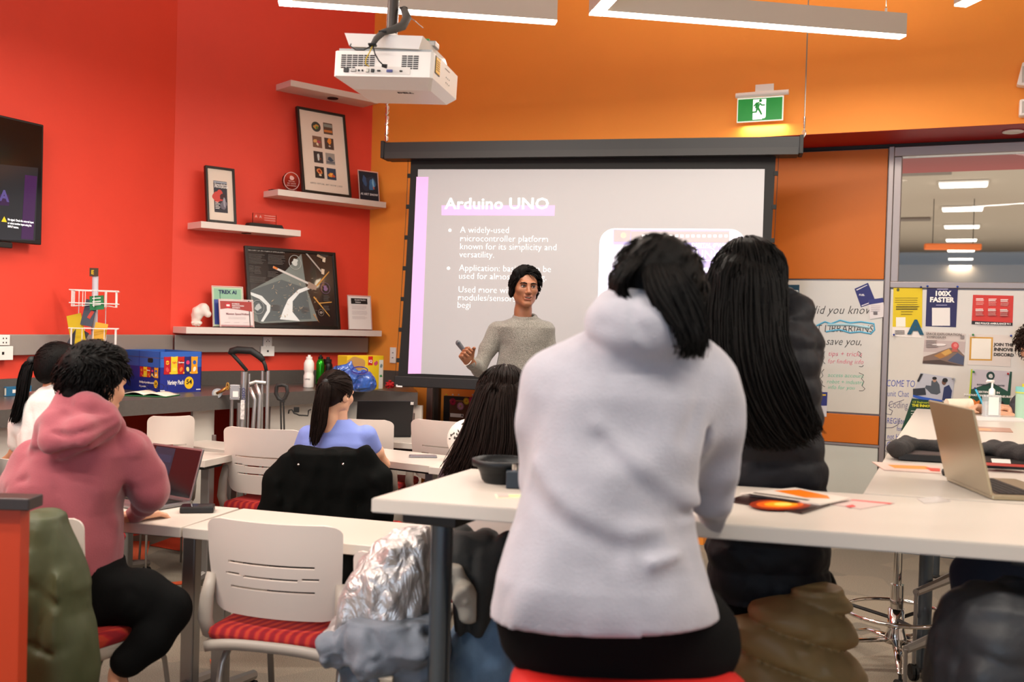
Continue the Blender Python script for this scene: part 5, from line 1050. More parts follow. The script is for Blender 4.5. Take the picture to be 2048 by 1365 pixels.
t=[U(rings([(768,100,138,d,.06),(778,82,152,d,.08),(800,62,165,d,.10),(860,48,172,d,.115),(940,52,170,d,.12),(1030,46,175,d,.14)],2.3)),U(chain([C(65,815,d),C(48,850,d+.02),C(42,885,d+.03)],[.066,.064,.05]),.03),S(cone(C(118,786,d+.01),C(122,740,d),.050,.06),.005),D(nz(9,.010,81)),D(nz((30,30,16),.005,82)),cr([(60,825,d-.1),(66,860,d-.12),(60,890,d-.12)],.01,.008),cr([(80,820,d-.12),(88,850,d-.13)],.009,.006)]
sm('blouse',t,(X(10,d),d-.22,Z(1035,100,d)),(X(200,d),d+.22,Z(765,100,d)),.008,M_blou,P6)
sm('trousers',[U(rings([(1010,46,178,d,.13),(1060,46,180,d,.14)])),U(cone(C(80,1050,d),C(75,1050,d+.42),.09,.07),.04),U(cone(C(145,1050,d),C(150,1050,d+.42),.09,.07),.04),U(cone(C(75,1050,d+.42),C(75,1050,d+.45)-Vector((0,0,.38)),.07,.05),.03),U(cone(C(150,1050,d+.42),C(150,1050,d+.45)-Vector((0,0,.38)),.07,.05),.03)],(X(10,d),d-.25,.02),(X(220,d),d+.6,Z(1000,100,d)),.016,M_blk,P6)
rt=C(64,722,d-.04)
G=[gl([(70,720,-.04),(54,728,-.05),(44,760,-.06),(36,800,-.06),(20,845,-.06)]),gl([(70,722,-.04),(60,735,-.06),(52,775,-.07),(45,815,-.07),(32,850,-.07)])]
pony(P6,hm6,rt,G,360,lambda t:.008+.010*math.sin(min(t*3,3.14)),H_black,25)
# long brown hair, centre
d=4.02
P7=thingC('person','person with long dark brown hair seen from behind, left of the pale hoodie','person',cz0(985,1000,d))
hm7=headM(C(1008,802,d+.02),5,6,0,1.05)
put('body',joinVF([head_mesh(hm7,.008),sdf([U(rings([(880,960,1040,d,.06),(920,920,1085,d,.09),(1050,920,1080,d,.11)])),U(cone(C(1005,890,d),C(1005,830,d),.055,.05),.03)],(X(890,d),d-.2,.6),(X(1110,d),d+.2,1.3),.016)]),SK_light,P7)
t=[U(rings([(880,955,1048,d,.08),(905,920,1080,d,.11),(960,895,1100,d,.13),(1060,900,1095,d,.14)],2.3)),U(chain([C(915,935,d),C(890,1000,d+.05),C(930,1010,d+.3)],[.06,.052,.04]),.03),U(chain([C(1080,935,d),C(1105,1000,d+.05),C(1080,1010,d+.3)],[.06,.052,.04]),.03),D(nz(9,.008,91))]
sm('sweater',t,(X(860,d),d-.22,Z(1065,980,d)),(X(1140,d),d+.38,Z(865,980,d)),.011,mat('dark_sweater','#3A2A30',.9,bump=.3,bscale=200),P7)
hair=[U(ellp((0,.016,.030),(.100,.112,.104))),U(ellp((-.02,.05,-.12),(.115,.08,.13)),.05),S(ellp((0,-.12,-.03),(.07,.06,.09)),.01),D(nz((26,26,6),.008,43)),D(nz((60,60,8),.004,44))]
cv,cf=sdf(hair,(-.17,-.16,-.28),(.15,.19,.18),.008); T=np.array(hm7); cap=(cv@T[:3,:3].T+T[:3,3],cf)
G=[gl([(1010,745,0),(968,765,-.05),(945,815,-.08),(925,870,-.11),(902,915,-.12),(882,950,-.12)]),gl([(1012,745,0),(985,770,-.10),(968,825,-.13),(955,885,-.16),(935,940,-.16),(925,985,-.15)]),gl([(1014,745,0),(1005,775,-.12),(1000,830,-.15),(995,890,-.18),(985,950,-.18),(975,1000,-.17)]),gl([(1016,745,0),(1030,772,-.10),(1040,825,-.13),(1042,890,-.16),(1035,950,-.17),(1025,1000,-.16)]),gl([(1018,745,0),(1050,765,-.05),(1066,815,-.08),(1075,870,-.12),(1078,930,-.14),(1075,985,-.14)])]
put('hair',joinVF([cap,tubesVF(strands_along(G,1300,lambda t:.008+.018*t,.004,11,.010,12)+scalp_locks(hm7,500,.09,lambda p:(p.x*2,.4,-1),.0032,13,lift=.003,rx=(.101,.114,.105)))]),H_dbrown,P7)
# curly hair and glasses, right edge
d=6.15
P8=thingC('person','person with dark curly hair and glasses writing at the far end of the right table','person',cz0(2085,1000,d))
hm8=headM(C(2071,695,d),232,24,0,1.0)
hL=C(1962,818,d-.12); hR=C(2014,818,d-.1)
V=[head_mesh(hm8,.006),sdf([U(rings([(790,2050,2110,d,.06),(815,2030,2140,d,.1),(1000,2035,2135,d,.11)])),U(cone(C(2085,800,d),C(2078,740,d),.05,.048),.03),U(chain([C(2060,800,d),C(2048,840,d-.15),C(1985,828,d-.12)],[.045,.036,.026]),.02)],(X(1930,d),d-.35,.6),(X(2170,d),d+.2,1.3),.012)]
ux=Vector((0,-1,0)); V.append(hand_mesh(MAT(hL+Vector((.04,0,.0)),Vector((.15,-.9,.4)).normalized(),Vector((-.97,.0,.1)).normalized(),Vector((.15,.4,.9)).normalized()),.0045,curl=(.6,.65,.7,.75)))
V.append(hand_mesh(MAT(hR+Vector((.05,0,.0)),Vector((.1,.95,.2)).normalized(),Vector((-.98,.1,.1)).normalized(),Vector((.1,-.2,.95)).normalized()),.0045,curl=(.6,.65,.7,.7)))
put('body',joinVF(V),SK_light,P8)
M_chr=mat('charcoal_sleeve','#3A3A42',.85,bump=.2,bscale=200)
t=[U(rings([(775,2050,2115,d,.07),(800,2030,2140,d,.11),(900,2026,2140,d,.13),(1010,2028,2140,d,.13)])),U(chain([C(2050,810,d),C(2046,838,d-.12),C(2024,822,d-.12)],[.06,.055,.042]),.03),D(nz(9,.008,95)),D(nz(24,.004,96))]
sm('jacket',t,(X(2005,d),d-.3,.55),(X(2170,d),d+.25,1.3),.009,M_chr,P8)
hair=[U(ellp((0,.022,.045),(.088,.102,.096))),S(ellp((0,-.12,-.03),(.085,.075,.11)),.012),D(nz(26,.012,97)),I_(lambda P:-(P[...,2]+.08))]
cv,cf=sdf(hair,(-.13,-.15,-.12),(.13,.16,.19),.006); T=np.array(hm8); cap=(cv@T[:3,:3].T+T[:3,3],cf)
lk=scalp_locks(hm8,420,.05,lambda p:(p.x*4,-.5,-.5),.004,19,zmin=-.05,front=-.03,lift=.018,curl=.016,steps=9,rx=(.090,.104,.098))
put('hair',joinVF([cap,tubesVF(lk)]),H_curly,P8)
gs=MB(MC)
for s in(-1,1): gs.tube([hm8@Vector((s*.033+.026*math.cos(a*.524),-.104,.0+.021*math.sin(a*.524))) for a in range(12)],.0028,6,closed=True); gs.tube([hm8@Vector((s*.058,-.100,.006)),hm8@Vector((s*.078,.0,.004))],.0025,6)
gs.tube([hm8@Vector((-.008,-.106,.004)),hm8@Vector((.008,-.106,.004))],.0025,6); gs.build('glasses',M_black,P8)
pn=thingC('pen','light blue pen in the writing hand at the far end of the right table','pen',hL)
a0=C(1951,779,d-.17); a1=C(1972,822,d-.17); MB(MC).tube([a0,a0+(a1-a0)*.85,a1],[.006,.006,.002],8).build('barrel',mat('pen_cyan','#2FA8CC',.4),pn,smooth=True); MB(MC).tube([a0+(a0-a1)*.08,a0],[.0045,.005],8).build('cap',mat('pen_navy','#1C2A6A',.4),pn)
# ================================================================== COATS AND CLOTH
def coat(name,label,parts,p,cat='coat'):
    o=thingC(name,label,cat,p)
    return o
# black padded coat hung over a chair back
d=4.62; M_cb=mat('black_nylon','#040504',.85,fold=.6,fscale=6,fdist=.04,bump=.15,bscale=120,spec=.12)
k=coat('padded_coat','black padded winter coat draped over the chair behind the person in blue',None,cz0(660,1000,d))
t=[U(rings([(897,590,728,d,.05),(905,578,742,d,.085),(930,556,762,d,.10),(970,542,776,d,.11),(1010,536,778,d,.115),(1060,538,770,d,.11),(1150,545,760,d,.10),(1230,560,745,d,.09)],2.4)),
 U(chain([C(590,915,d-.02),C(560,960,d-.03),C(548,1030,d-.03),C(546,1100,d-.02)],[.055,.07,.07,.06]),.03),U(chain([C(730,915,d-.02),C(755,955,d-.03),C(760,1020,d-.03),C(762,1080,d-.0)],[.055,.07,.07,.06]),.03),
 cr([(600,935,d-.108),(592,980,d-.108),(595,1040,d-.108)],.014,.016),cr([(722,930,d-.108),(735,980,d-.108),(728,1040,d-.108)],.014,.016),cr([(690,900,d-.108),(684,930,d-.108)],.008,.008),
 cr([(640,950,d-.108),(655,1000,d-.108)],.02,.007),cr([(690,960,d-.108),(676,1010,d-.108)],.02,.008),D(nz(9,.012,101)),D(nz((13,13,6),.010,102,True)),D(nz((26,26,18),.004,103))]
sm('coat_body',t,(X(520,d),d-.22,Z(1228,660,d)),(X(800,d),d+.2,Z(888,660,d)),.008,M_cb,k)
for px,py in((597,930),(686,929)): q=C(px,py,d-.125); MB(MC).ell(tuple(q),(.006,.006,.006),10,8).build('snap_button',M_chrome,k,smooth=True)
# silver coat
def silver():
    m=bpy.data.materials.new('silver_lining'); m.use_nodes=True; nt=m.node_tree; b=nt.nodes['Principled BSDF']; L=nt.links.new
    b.inputs['Base Color'].default_value=srgb('#B9B4B2'); b.inputs['Metallic'].default_value=.55; b.inputs['Roughness'].default_value=.3
    tc=nt.nodes.new('ShaderNodeTexCoord'); mp=nt.nodes.new('ShaderNodeMapping'); mp.inputs['Scale'].default_value=(1.6,1.6,.7); L(tc.outputs['Object'],mp.inputs[0])
    n=nt.nodes.new('ShaderNodeTexNoise'); n.inputs['Scale'].default_value=11; n.inputs['Detail'].default_value=5; n.inputs['Distortion'].default_value=1.4; L(mp.outputs[0],n.inputs['Vector'])
    bp=nt.nodes.new('ShaderNodeBump'); bp.inputs['Strength'].default_value=.8; bp.inputs['Distance'].default_value=.03; L(n.outputs['Fac'],bp.inputs['Height']); L(bp.outputs[0],b.inputs['Normal']); return m
M_sil=silver(); M_gden=mat('grey_blue_cotton','#6C727C',.85,fold=.8,fscale=8,fstr=(1,1,1),fdist=.05,bump=.3,bscale=90,var=.12,vscale=14); M_slate=mat('slate_cotton','#4E5864',.85,fold=.7,fscale=8,fdist=.04,bump=.4,bscale=50,var=.1)
d=2.93; k=coat('silver_coat','shiny silver coat with grey fabric spread over a chair behind the table leg',None,cz0(790,1200,d))
t=[U(rings([(1062,800,862,d,.05),(1085,762,880,d,.085),(1130,728,890,d-.01,.11),(1180,700,890,d-.02,.12),(1240,672,888,d-.03,.13),(1275,650,885,d-.03,.13),(1300,664,885,d-.03,.12)],2.2)),
 cr([(800,1095,d-.12),(770,1150,d-.14),(760,1200,d-.15),(785,1240,d-.16),(820,1255,d-.15)],.016,.022),cr([(735,1140,d-.1),(745,1200,d-.14),(735,1260,d-.16)],.014,-.016),cr([(840,1090,d-.1),(835,1150,d-.14),(850,1200,d-.14)],.014,.016),cr([(700,1210,d-.12),(712,1270,d-.16)],.012,.012),cr([(780,1220,d-.16),(760,1250,d-.17)],.02,-.02),
 D(nz(9,.016,111)),D(nz((11,11,6),.022,112,True)),D(nz((24,24,14),.008,113,True)),D(nz(45,.003,114))]
sm('silver_body',t,(X(640,d)-.02,d-.25,Z(1302,780,d)),(X(900,d),d+.2,Z(1052,800,d)),.0065,M_sil,k)
t=[U(chain([C(660,1300,d-.10),C(720,1275,d-.15),C(790,1262,d-.15),C(862,1235,d-.1)],[.055,.065,.06,.05]),.03),U(chain([C(668,1312,d-.1),C(740,1322,d-.16),C(800,1325,d-.14),C(860,1345,d-.08)],[.05,.06,.07,.07]),.04),U(chain([C(800,1270,d-.16),C(830,1300,d-.16),C(850,1380,d-.1)],[.05,.07,.07]),.04),
 D(nz(10,.014,121)),D(nz((9,9,14),.018,122,True)),D(nz((26,26,22),.006,123,True))]
sm('grey_fabric',t,(X(625,d)-.03,d-.32,Z(1400,760,d)),(X(900,d),d+.1,Z(1215,780,d)),.0065,M_gden,k)
sm('dark_hem',[U(rings([(1310,670,830,d-.05,.08),(1340,690,850,d-.05,.10),(1400,700,880,d-.05,.10)])),D(nz(9,.012,125)),D(nz((14,14,8),.010,126,True))],(X(650,d),d-.2,Z(1420,760,d)),(X(900,d),d+.1,Z(1300,760,d)),.009,M_slate,k)
sm('cuff',[U(chain([C(722,1330,d-.17),C(760,1332,d-.2),C(795,1345,d-.18),C(778,1362,d-.18)],[.026,.030,.030,.026]),.02),D(nz(30,.005,128))],(X(700,d)-.03,d-.28,Z(1385,760,d)),(X(820,d),d-.1,Z(1305,760,d)),.0055,mat('cream_lining','#C9B9A4',.8,bump=.3),k)
# dark and denim coat right of the table leg
d=3.02; k=coat('denim_coat','dark grey coat over pale blue denim hanging behind the foreground table leg',None,cz0(960,1250,d))
sm('dark_coat',[U(rings([(1066,905,1022,d,.06),(1100,900,1030,d,.09),(1160,905,1020,d,.10),(1230,915,1005,d,.10),(1262,925,990,d,.08)])),cr([(950,1075,d-.1),(945,1140,d-.12),(960,1240,d-.12)],.012,.02),cr([(990,1080,d-.1),(985,1150,d-.12),(975,1220,d-.12)],.010,-.014),cr([(925,1090,d-.1),(920,1200,d-.12)],.010,.016),D(nz(10,.012,131)),D(nz((14,14,5),.014,132,True))],(X(880,d),d-.2,Z(1270,950,d)),(X(1050,d),d+.15,Z(1058,950,d)),.007,mat('charcoal_wool','#3B3A38',.9,fold=.7,fscale=6,fstr=(1,1,.3),fdist=.05,bump=.4),k)
sm('sleeve_lining',[U(chain([C(912,1140,d-.1),C(930,1190,d-.13),C(938,1225,d-.12)],[.022,.04,.04]),.02),D(nz(20,.012,133,True))],(X(890,d),d-.24,Z(1250,930,d)),(X(970,d),d+.0,Z(1115,930,d)),.006,mat('lining_cream','#B7AFA2',.8),k)
sm('denim',[U(rings([(1180,985,1040,d+.06,.06),(1240,930,1050,d+.04,.09),(1320,910,1060,d,.10),(1400,905,1060,d,.10)])),D(nz(10,.010,135)),D(nz((12,12,5),.016,136,True))],(X(880,d),d-.2,Z(1410,970,d)),(X(1090,d),d+.2,Z(1170,970,d)),.008,mat('pale_denim','#6F8AA6',.9,fold=.7,fscale=7,fstr=(1,1,.4),fdist=.05,bump=.5,bscale=60,var=.15,vscale=20),k)
# olive coat on the left chair
d=2.98; M_ol=mat('olive_nylon','#3C4126',.6,fold=.7,fscale=4.5,fstr=(1,1,.35),fdist=.06,bump=.15,bscale=60,var=.08,vscale=8)
k=coat('olive_coat','olive green coat hanging over the chair back under the mauve hoodie',None,cz0(110,1200,d))
t=[U(rings([(1022,44,122,d,.06),(1032,38,138,d,.085),(1050,34,146,d,.095),(1080,34,158,d,.10),(1130,32,178,d,.12),(1170,30,192,d,.12),(1220,30,186,d,.12),(1290,30,198,d,.12),(1340,30,205,d,.12),(1380,30,205,d,.12)],2.3)),
 cr([(108,1070,d-.112),(92,1110,d-.112),(80,1200,d-.112),(75,1300,d-.112)],.014,.016),cr([(128,1100,d-.112),(140,1200,d-.112),(135,1300,d-.112)],.016,.022),cr([(112,1060,d-.112),(116,1160,d-.112),(108,1280,d-.112)],.02,-.018),cr([(150,1120,d-.112),(170,1220,d-.112),(168,1340,d-.112)],.014,.018),cr([(70,1180,d-.112),(110,1215,d-.112),(160,1210,d-.112)],.012,.012),cr([(60,1290,d-.112),(100,1310,d-.112)],.012,.014),cr([(60,1060,d-.112),(55,1150,d-.112)],.016,-.012),cr([(180,1180,d-.112),(165,1260,d-.112),(180,1330,d-.112)],.016,.016),
 D(nz(7,.010,141)),D(nz((10,10,4),.010,142,True)),D(nz((26,26,12),.006,143))]
sm('coat_body',t,(X(0,d),d-.25,Z(1379,110,d)),(X(225,d),d+.2,Z(1015,110,d)),.0075,M_ol,k)
# brown puffer hanging over the chair by the navy jacket
d=2.93; M_br=mat('bronze_puffer','#9C8256',.5,fold=.7,fscale=9,fstr=(.5,.5,1.3),fdist=.04)
k=coat('brown_puffer','bronze brown quilted puffer jacket draped over the stool below the person in navy',None,cz0(1620,1250,d))
t=[U(rings([(1185,1600,1688,d+.02,.05),(1212,1540,1706,d,.08),(1250,1490,1714,d-.0,.10),(1300,1490,1722,d-.0,.11),(1365,1495,1748,d-.0,.12),(1420,1500,1765,d-.0,.12)],2.3)),
 cr([(1600,1180,d-.1),(1602,1260,d-.16),(1600,1400,d-.19)],.010,.03),D(quilt(.10,.034,.3,.3)),D(nz((7,7,9),.006,151)),D(nz((16,16,20),.004,152,True))]
sm('quilted_body',t,(X(1480,d)-.03,d-.24,Z(1420,1620,d)),(X(1790,d),d+.2,Z(1155,1620,d)),.0075,M_br,k)
# dark jacket bottom right, over a chair
d=2.36; k=coat('dark_jacket','dark grey quilted jacket bulging over the chair in the bottom right corner',None,cz0(2010,1300,d))
t=[U(rings([(1172,1960,2080,d,.07),(1200,1925,2110,d,.11),(1250,1900,2130,d,.14),(1320,1885,2140,d,.16),(1400,1870,2150,d,.17)],2.4)),cr([(1925,1210,d-.12),(1890,1280,d-.14),(1880,1365,d-.14)],.014,.018),cr([(1940,1290,d-.16),(2000,1260,d-.18),(2048,1270,d-.18)],.018,.01),D(nz(8,.012,161)),D(nz((12,12,16),.010,162,True)),D(nz(30,.004,163))]
sm('jacket_body',t,(X(1850,d)-.03,d-.28,Z(1400,2010,d)),(X(2150,d),d+.2,Z(1160,2010,d)),.0085,mat('slate_nylon','#2C2D30',.5,fold=.5,fscale=7,fdist=.04,bump=.3,bscale=60),k)
d=2.95; k=coat('navy_trousers_knee','dark navy cloth bulging out below the right table, behind the dark jacket',None,cz0(1990,1180,d),'cloth')
sm('cloth',[U(ellp(C(1990,1180,d),(.13,.12,.13))),U(ellp(C(2040,1210,d),(.12,.12,.16)),.05),D(nz(12,.012,165))],(X(1880,d),d-.2,Z(1290,1990,d)),(X(2110,d)+.05,d+.2,Z(1075,1990,d)),.01,mat('navy_cloth','#1D2638',.85,bump=.3),k)
for (x0,y0,x1,y1,dd) in ((1832,1186,1925,1146,4.3),(1812,1300,1890,1268,3.95)):
    o=thingC('table_foot','grey steel table foot with a caster under the right table, '+('farther from the camera' if dd>4.2 else 'beside the free stool'),'table foot',cz0(x0,y0,dd))
    a=C(x0,y0,dd); b=C(x1,y1,dd+.25); MB(MC).tube([a,b,b+(b-a)*.5],[.016,.026,.03],8).build('beam',M_steel,o); caster(None,0,0,.035).build('caster',M_rub,o); MB().cyl((0,0,.07),(0,0,a.z),.008,8).build('stem',M_steel,o)
# ================================================================== THINGS ON SHELVES, COUNTER, DESKS
def art(par,Mx,shapes,th=.0004,z0=.0,name='print'):
    """flat printed shapes: (name,color,[(x,y)...]) in the plane Mx, stacked outward"""
    for i,(n_,c,P) in enumerate(shapes):
        a=sum(P[k][0]*P[(k+1)%len(P)][1]-P[(k+1)%len(P)][0]*P[k][1] for k in range(len(P)))
        if a<0: P=P[::-1]
        MB(Mx).prism(P,z0+i*th,z0+(i+1)*th).build(n_,mat('ink_'+c,c,.5),par)
def R4(x0,y0,x1,y1): return [(x0,y0),(x1,y0),(x1,y1),(x0,y1)]
def disc(cx,cy,r,n=18,ry=None,a0=0): return [(cx+r*math.cos(a0+2*math.pi*k/n),cy+(ry or r)*math.sin(a0+2*math.pi*k/n)) for k in range(n)]
def wob(cx,cy,r,seed,n=22,amp=.35,ry=None):
    g=random.Random(seed); ph=[g.random()*6.28 for _ in range(4)]
    return [(cx+r*(1+amp*(.5*math.sin(2*a+ph[0])+.35*math.sin(3*a+ph[1])+.3*math.sin(5*a+ph[2])))*math.cos(a),cy+(ry or r)*(1+amp*(.5*math.sin(2*a+ph[0])+.35*math.sin(4*a+ph[3])))*math.sin(a)) for a in [2*math.pi*k/n for k in range(n)]]
def leanM(u,z,off,lean,yaw=0):   # plane standing on the shelf wall, leaning back; origin bottom-left
    return SM(u,z,off)@Matrix.Rotation(yaw,4,'Y')@Matrix.Rotation(-lean,4,'X')
M_fr=mat('frame_black','#17120F',.35); M_mount=mat('mount_cream','#E2D2C2',.6); M_acr=mat('clear_acrylic','#FFFFFF',.03,trans=1,ior=1.4); M_ink=mat('ink_black','#1C1A1A',.6)
def frame(name,label,Mx,w,h,bw,th,inner,cat='picture'):
    o=thing(name,label,cat,(Mx@Vector((w/2,0,0))))
    MB(Mx).b2((0,0,0),(bw,h,th),bev=.002).b2((w-bw,0,0),(w,h,th),bev=.002).b2((bw,0,0),(w-bw,bw,th),bev=.002).b2((bw,h-bw,0),(w-bw,h,th),bev=.002).build('frame',M_fr,o)
    MB(Mx).b2((bw*.8,bw*.8,.004),(w-bw*.8,h-bw*.8,th*.6)).build('print_sheet',inner,o); return o,th*.6
# tall art print
zs=2.431; u0,_=sw(606,378,.17); u1,_=sw(698,392,.17); wA=(u1-u0); hA=.665
MA=leanM(u0-.012,zs,.17,R(11)); o,zf=frame('art_print','tall black-framed print of eight small artworks on cream paper, on the middle shelf',MA,wA+.02,hA,.018,.03,M_mount)
cw=.082; cols=['#3C4038','#5A4436','#7A5A48','#4A3A34','#3A3230','#9A948C','#2C2420','#2A3A52']
cx=[(wA+.02)/2-.052,(wA+.02)/2+.052]; cy=[.53,.41,.29,.17]
acc=[[('#C89040',wob(0,0,.02,1)),('#5A8A3A',wob(.005,-.006,.011,2))],[('#C87838',R4(-.036,-.03,.036,-.012)),('#8A9088',R4(-.036,.012,.036,.036))],[('#D8A868',wob(-.015,.006,.016,3)),('#B04858',wob(.012,.002,.014,4)),('#E8D8B8',wob(0,-.018,.01,5))],[('#E08830',wob(.004,.02,.02,6)),('#C8B8A8',wob(.002,-.02,.008,7))],
     [('#C8D0CC',wob(.0,.0,.008,8,ry=.034)),('#8A5038',wob(.014,-.01,.008,9))],[('#3A4658',wob(0,-.004,.024,10,ry=.016)),('#6A6A70',R4(-.036,-.036,.036,-.02))],[('#D8884A',wob(0,.01,.022,11)),('#8A2818',wob(.0,.01,.012,12)),('#E8D8C0',wob(.004,-.02,.009,13))],[('#E09030',wob(-.006,-.008,.020,14)),('#F0C060',wob(-.004,-.004,.008,15)),('#C85830',wob(.016,-.014,.012,16))]]
k=0
for j in range(4):
    for i in range(2):
        sh=[('artwork',cols[k],R4(cx[i]-cw/2+.001,cy[j]-.045,cx[i]+cw/2-.001,cy[j]+.045) if k else disc(cx[i],cy[j],.040))]
        sh+= [('artwork_shape',c,[(x+cx[i],y+cy[j]) for x,y in P]) for c,P in acc[k]]; art(o,MA,sh,z0=zf); k+=1
text('lettering','AIMSS VIRTUAL ART SHOW | 2023',.017,M_ink,o,MA@Matrix.Translation(((wA+.02)/2,.075,zf)),align='CENTER',cs=1.1)
# small framed cover
u0,_=sw(415,440,.16); u1,_=sw(467,447,.16); MB_=leanM(u0-.012,2.146,.16,R(8)); w=u1-u0+.024
o,zf=frame('framed_cover','small black-framed magazine cover on a cream mount, on the left shelf',MB_,w,.40,.016,.03,M_mount)
art(o,MB_,[('cover','#2B2A34',R4(w/2-.05,.075,w/2+.05,.30)),('cover_shape','#C84038',wob(w/2-.018,.19,.034,21,ry=.05)),('cover_shape','#3C1A1E',wob(w/2+.012,.19,.02,22)),('cover_shape','#6A6470',wob(w/2+.02,.13,.028,23)),('cover_shape','#9A98A2',wob(w/2+.026,.15,.010,24,ry=.03)),('cover_shape','#9FA6B2',R4(w/2-.048,.285,w/2+.048,.296))],z0=zf)
text('lettering','Speculative\nPROGRAM',.022,mat('paper_white','#F0ECE6',.6),o,MB_@Matrix.Translation((w/2-.045,.268,zf+.0026)),off=.0004,line=.8)
for j in range(5): MB(MB_).b2((w/2-.044,.10+j*.011,zf+.0024),(w/2-.044+[.03,.036,.026,.034,.024][j],.104+j*.011,zf+.003)).build('text_line',mat('paper_white','#F0ECE6',.6),o)
# spacecraft poster
u0,_=sw(500,652,.17); u1,_=sw(677,657,.17); MP=leanM(u0-.02,1.416,.18,R(10)); w=u1-u0+.02; h=.60
o,zf=frame('spacecraft_poster','wide black-framed dark poster of a satellite diagram on the long shelf',MP,w,h,.024,.026,mat('poster_dark','#241E1E',.18,coat=.5))
fx_=lambda px,py:(((px-485)/192.0)*w*1.0-(py-490)/165*.07*w+.01, h*(1-(py-487-(px-480)*.10)/ (167-(px-480)*.02)))
Pw=lambda L:[fx_(*p) for p in L]
art(o,MP,[('light_cone','#7C8480',Pw([(601,507),(565,545),(496,580),(500,640),(520,648),(640,650),(612,575)])),('pale_patch','#5C6466',Pw([(497,580),(560,560),(612,580),(625,645),(515,645)])),
 ('white_arc','#E4ECEC',Pw([(497,583),(520,592),(538,612),(537,625),(524,645),(519,644),(531,622),(530,612),(515,598),(497,589)])),('white_arc','#EEF4F4',Pw([(618,576),(596,582),(574,602),(565,622),(558,642),(600,648),(584,628),(584,606),(598,590),(620,582)])),
 ('boom','#D8D4D0',Pw([(542,531),(632,575),(631,579),(541,535)])),('boom_tip','#E08030',Pw([(543,531),(552,536),(550,539),(541,535)])),('craft_body','#A89080',Pw([(617,566),(636,576),(634,585),(615,580)])),
 ('antenna','#D8A050',Pw([(634,575),(662,546),(663,548),(636,578)])),('antenna','#D8A050',Pw([(630,598),(664,640),(665,643),(628,600)])),('antenna','#D8A050',Pw([(640,612),(669,611),(669,613),(640,614)])),('antenna','#C88848',Pw([(630,635),(641,652),(642,654),(629,637)])),
 ('boom','#B0A8A0',Pw([(612,505),(646,545),(644,547),(610,507)])),('craft_cube','#E0D0B8',Pw([(645,540),(652,542),(651,553),(645,551)])),('craft_cube','#E0D0B8',Pw([(647,515),(654,517),(653,527),(647,525)])),('craft_arm','#B09A80',Pw([(636,508),(650,516),(648,520),(634,513)]))],z0=zf)
for cxp,cyp,rp,c in((587,525,13,'#D0D4D0'),(654,582,10,'#8A6A90'),(512,615,12,'#B8C0C0'),(645,633,6,'#8A7A70')):
    x,y=fx_(cxp,cyp); MB(MP).tube([(x+rp*.0039*math.cos(t*.314),y+rp*.0042*math.sin(t*.314),zf+.007) for t in range(20)],.0016,5,closed=True).build('circle_outline',mat('ink_'+c,c,.5),o); art(o,MP,[('craft_detail',c,wob(x,y,rp*.0020,int(cxp)))],z0=zf+.0066)
g_=random.Random(5); dt=MB(MP)
for k in range(70):
    px=g_.uniform(540,635); py=g_.uniform(560,640); x,y=fx_(px,py); a=g_.random()*3.1; l=g_.uniform(.006,.022); dx,dy=math.cos(a)*l,math.sin(a)*l*.6
    dt.prism([(x-dx,y-dy),(x+dy*.15+.0012,y),(x+dx,y+dy),(x-dy*.15-.0012,y+.001)],zf+.0072,zf+.0078)
dt.build('craft_linework',mat('linework','#C8B49A',.5),o,kind='stuff')
x,y=fx_(487,497); text('lettering','ANATOMY OF AN ALBERTA SPACECRAFT',.0165,mat('ink_pale','#B8B0A8',.6),o,MP@Matrix.Translation((x,y,zf+.0006)),off=.0002)
tl_=MB(MP)
for (px,py,n,wd_) in((487,505,8,38),(530,508,8,38),(490,530,5,14),(503,532,6,14),(530,543,5,24),(490,552,5,40),(650,598,5,14),(642,508,3,18),(650,620,4,14),(540,612,5,20),(602,620,5,18)):
    for j in range(n):
        x,y=fx_(px,py+j*2.6); tl_.b2((x,y,zf+.0005+.006),(x+wd_*.0040*g_.uniform(.7,1),y+.0028,zf+.0011+.006))
tl_.build('fine_print',mat('ink_grey','#6E6864',.6),o,kind='stuff')
# acrylic stands with sheets
def sheet_stand(name,label,u,z,off,w,h,lean,yaw,col,shapes=(),texts=(),cat='sign'):
    Mx=leanM(u,z,off,lean,yaw); o=thing(name,label,cat,Mx@Vector((w/2,0,0)))
    MB(Mx).b2((-.006,0,.0),(w+.006,h+.008,.002)).build('acrylic_back',M_acr,o); MB(Mx).b2((-.006,0,.002),(-.001,h+.008,.008)).b2((w+.001,0,.002),(w+.006,h+.008,.008)).b2((-.001,h+.002,.002),(w+.001,h+.008,.008)).build('acrylic_edge',mat('acrylic_rim','#D8B4AC',.15,spec=.8),o)
    MB(Mx).b2((-.006,.0,-.05),(w+.006,.003,.01)).build('acrylic_foot',M_acr,o)
    MB(Mx).b2((0,.006,.003),(w,h,.0046)).build('paper',mat('paper_'+col,col,.7),o)
    art(o,Mx,list(shapes),z0=.0047)
    for (s,x,y,sz,c,of) in texts: text('lettering',s,sz,mat('ink_'+c,c,.6),o,Mx@Matrix.Translation((x,y,.0075)),off=of,align='CENTER')
    return o,Mx
ua,_=sw(708,326,.13); ub,_=sw(761,395,.16)
sheet_stand('show_sign','small dark blue sign in an acrylic stand, right end of the middle shelf',ub-.185,zs,.15,.168,.235,R(10),R(-4),'#141826',
 [('sky','#16243A',wob(.09,.14,.06,31)),('glow','#2F6494',wob(.115,.135,.026,32,ry=.05)),('glow','#6FA4C4',wob(.125,.145,.009,33,ry=.036)),('glow','#B0584A',wob(.128,.11,.006,34,ry=.012)),('arc','#2C4A72',wob(.05,.16,.018,35,ry=.04))],[('AI ART SHOW',.084,.045,.024,'#D8D8DC',.0006)])
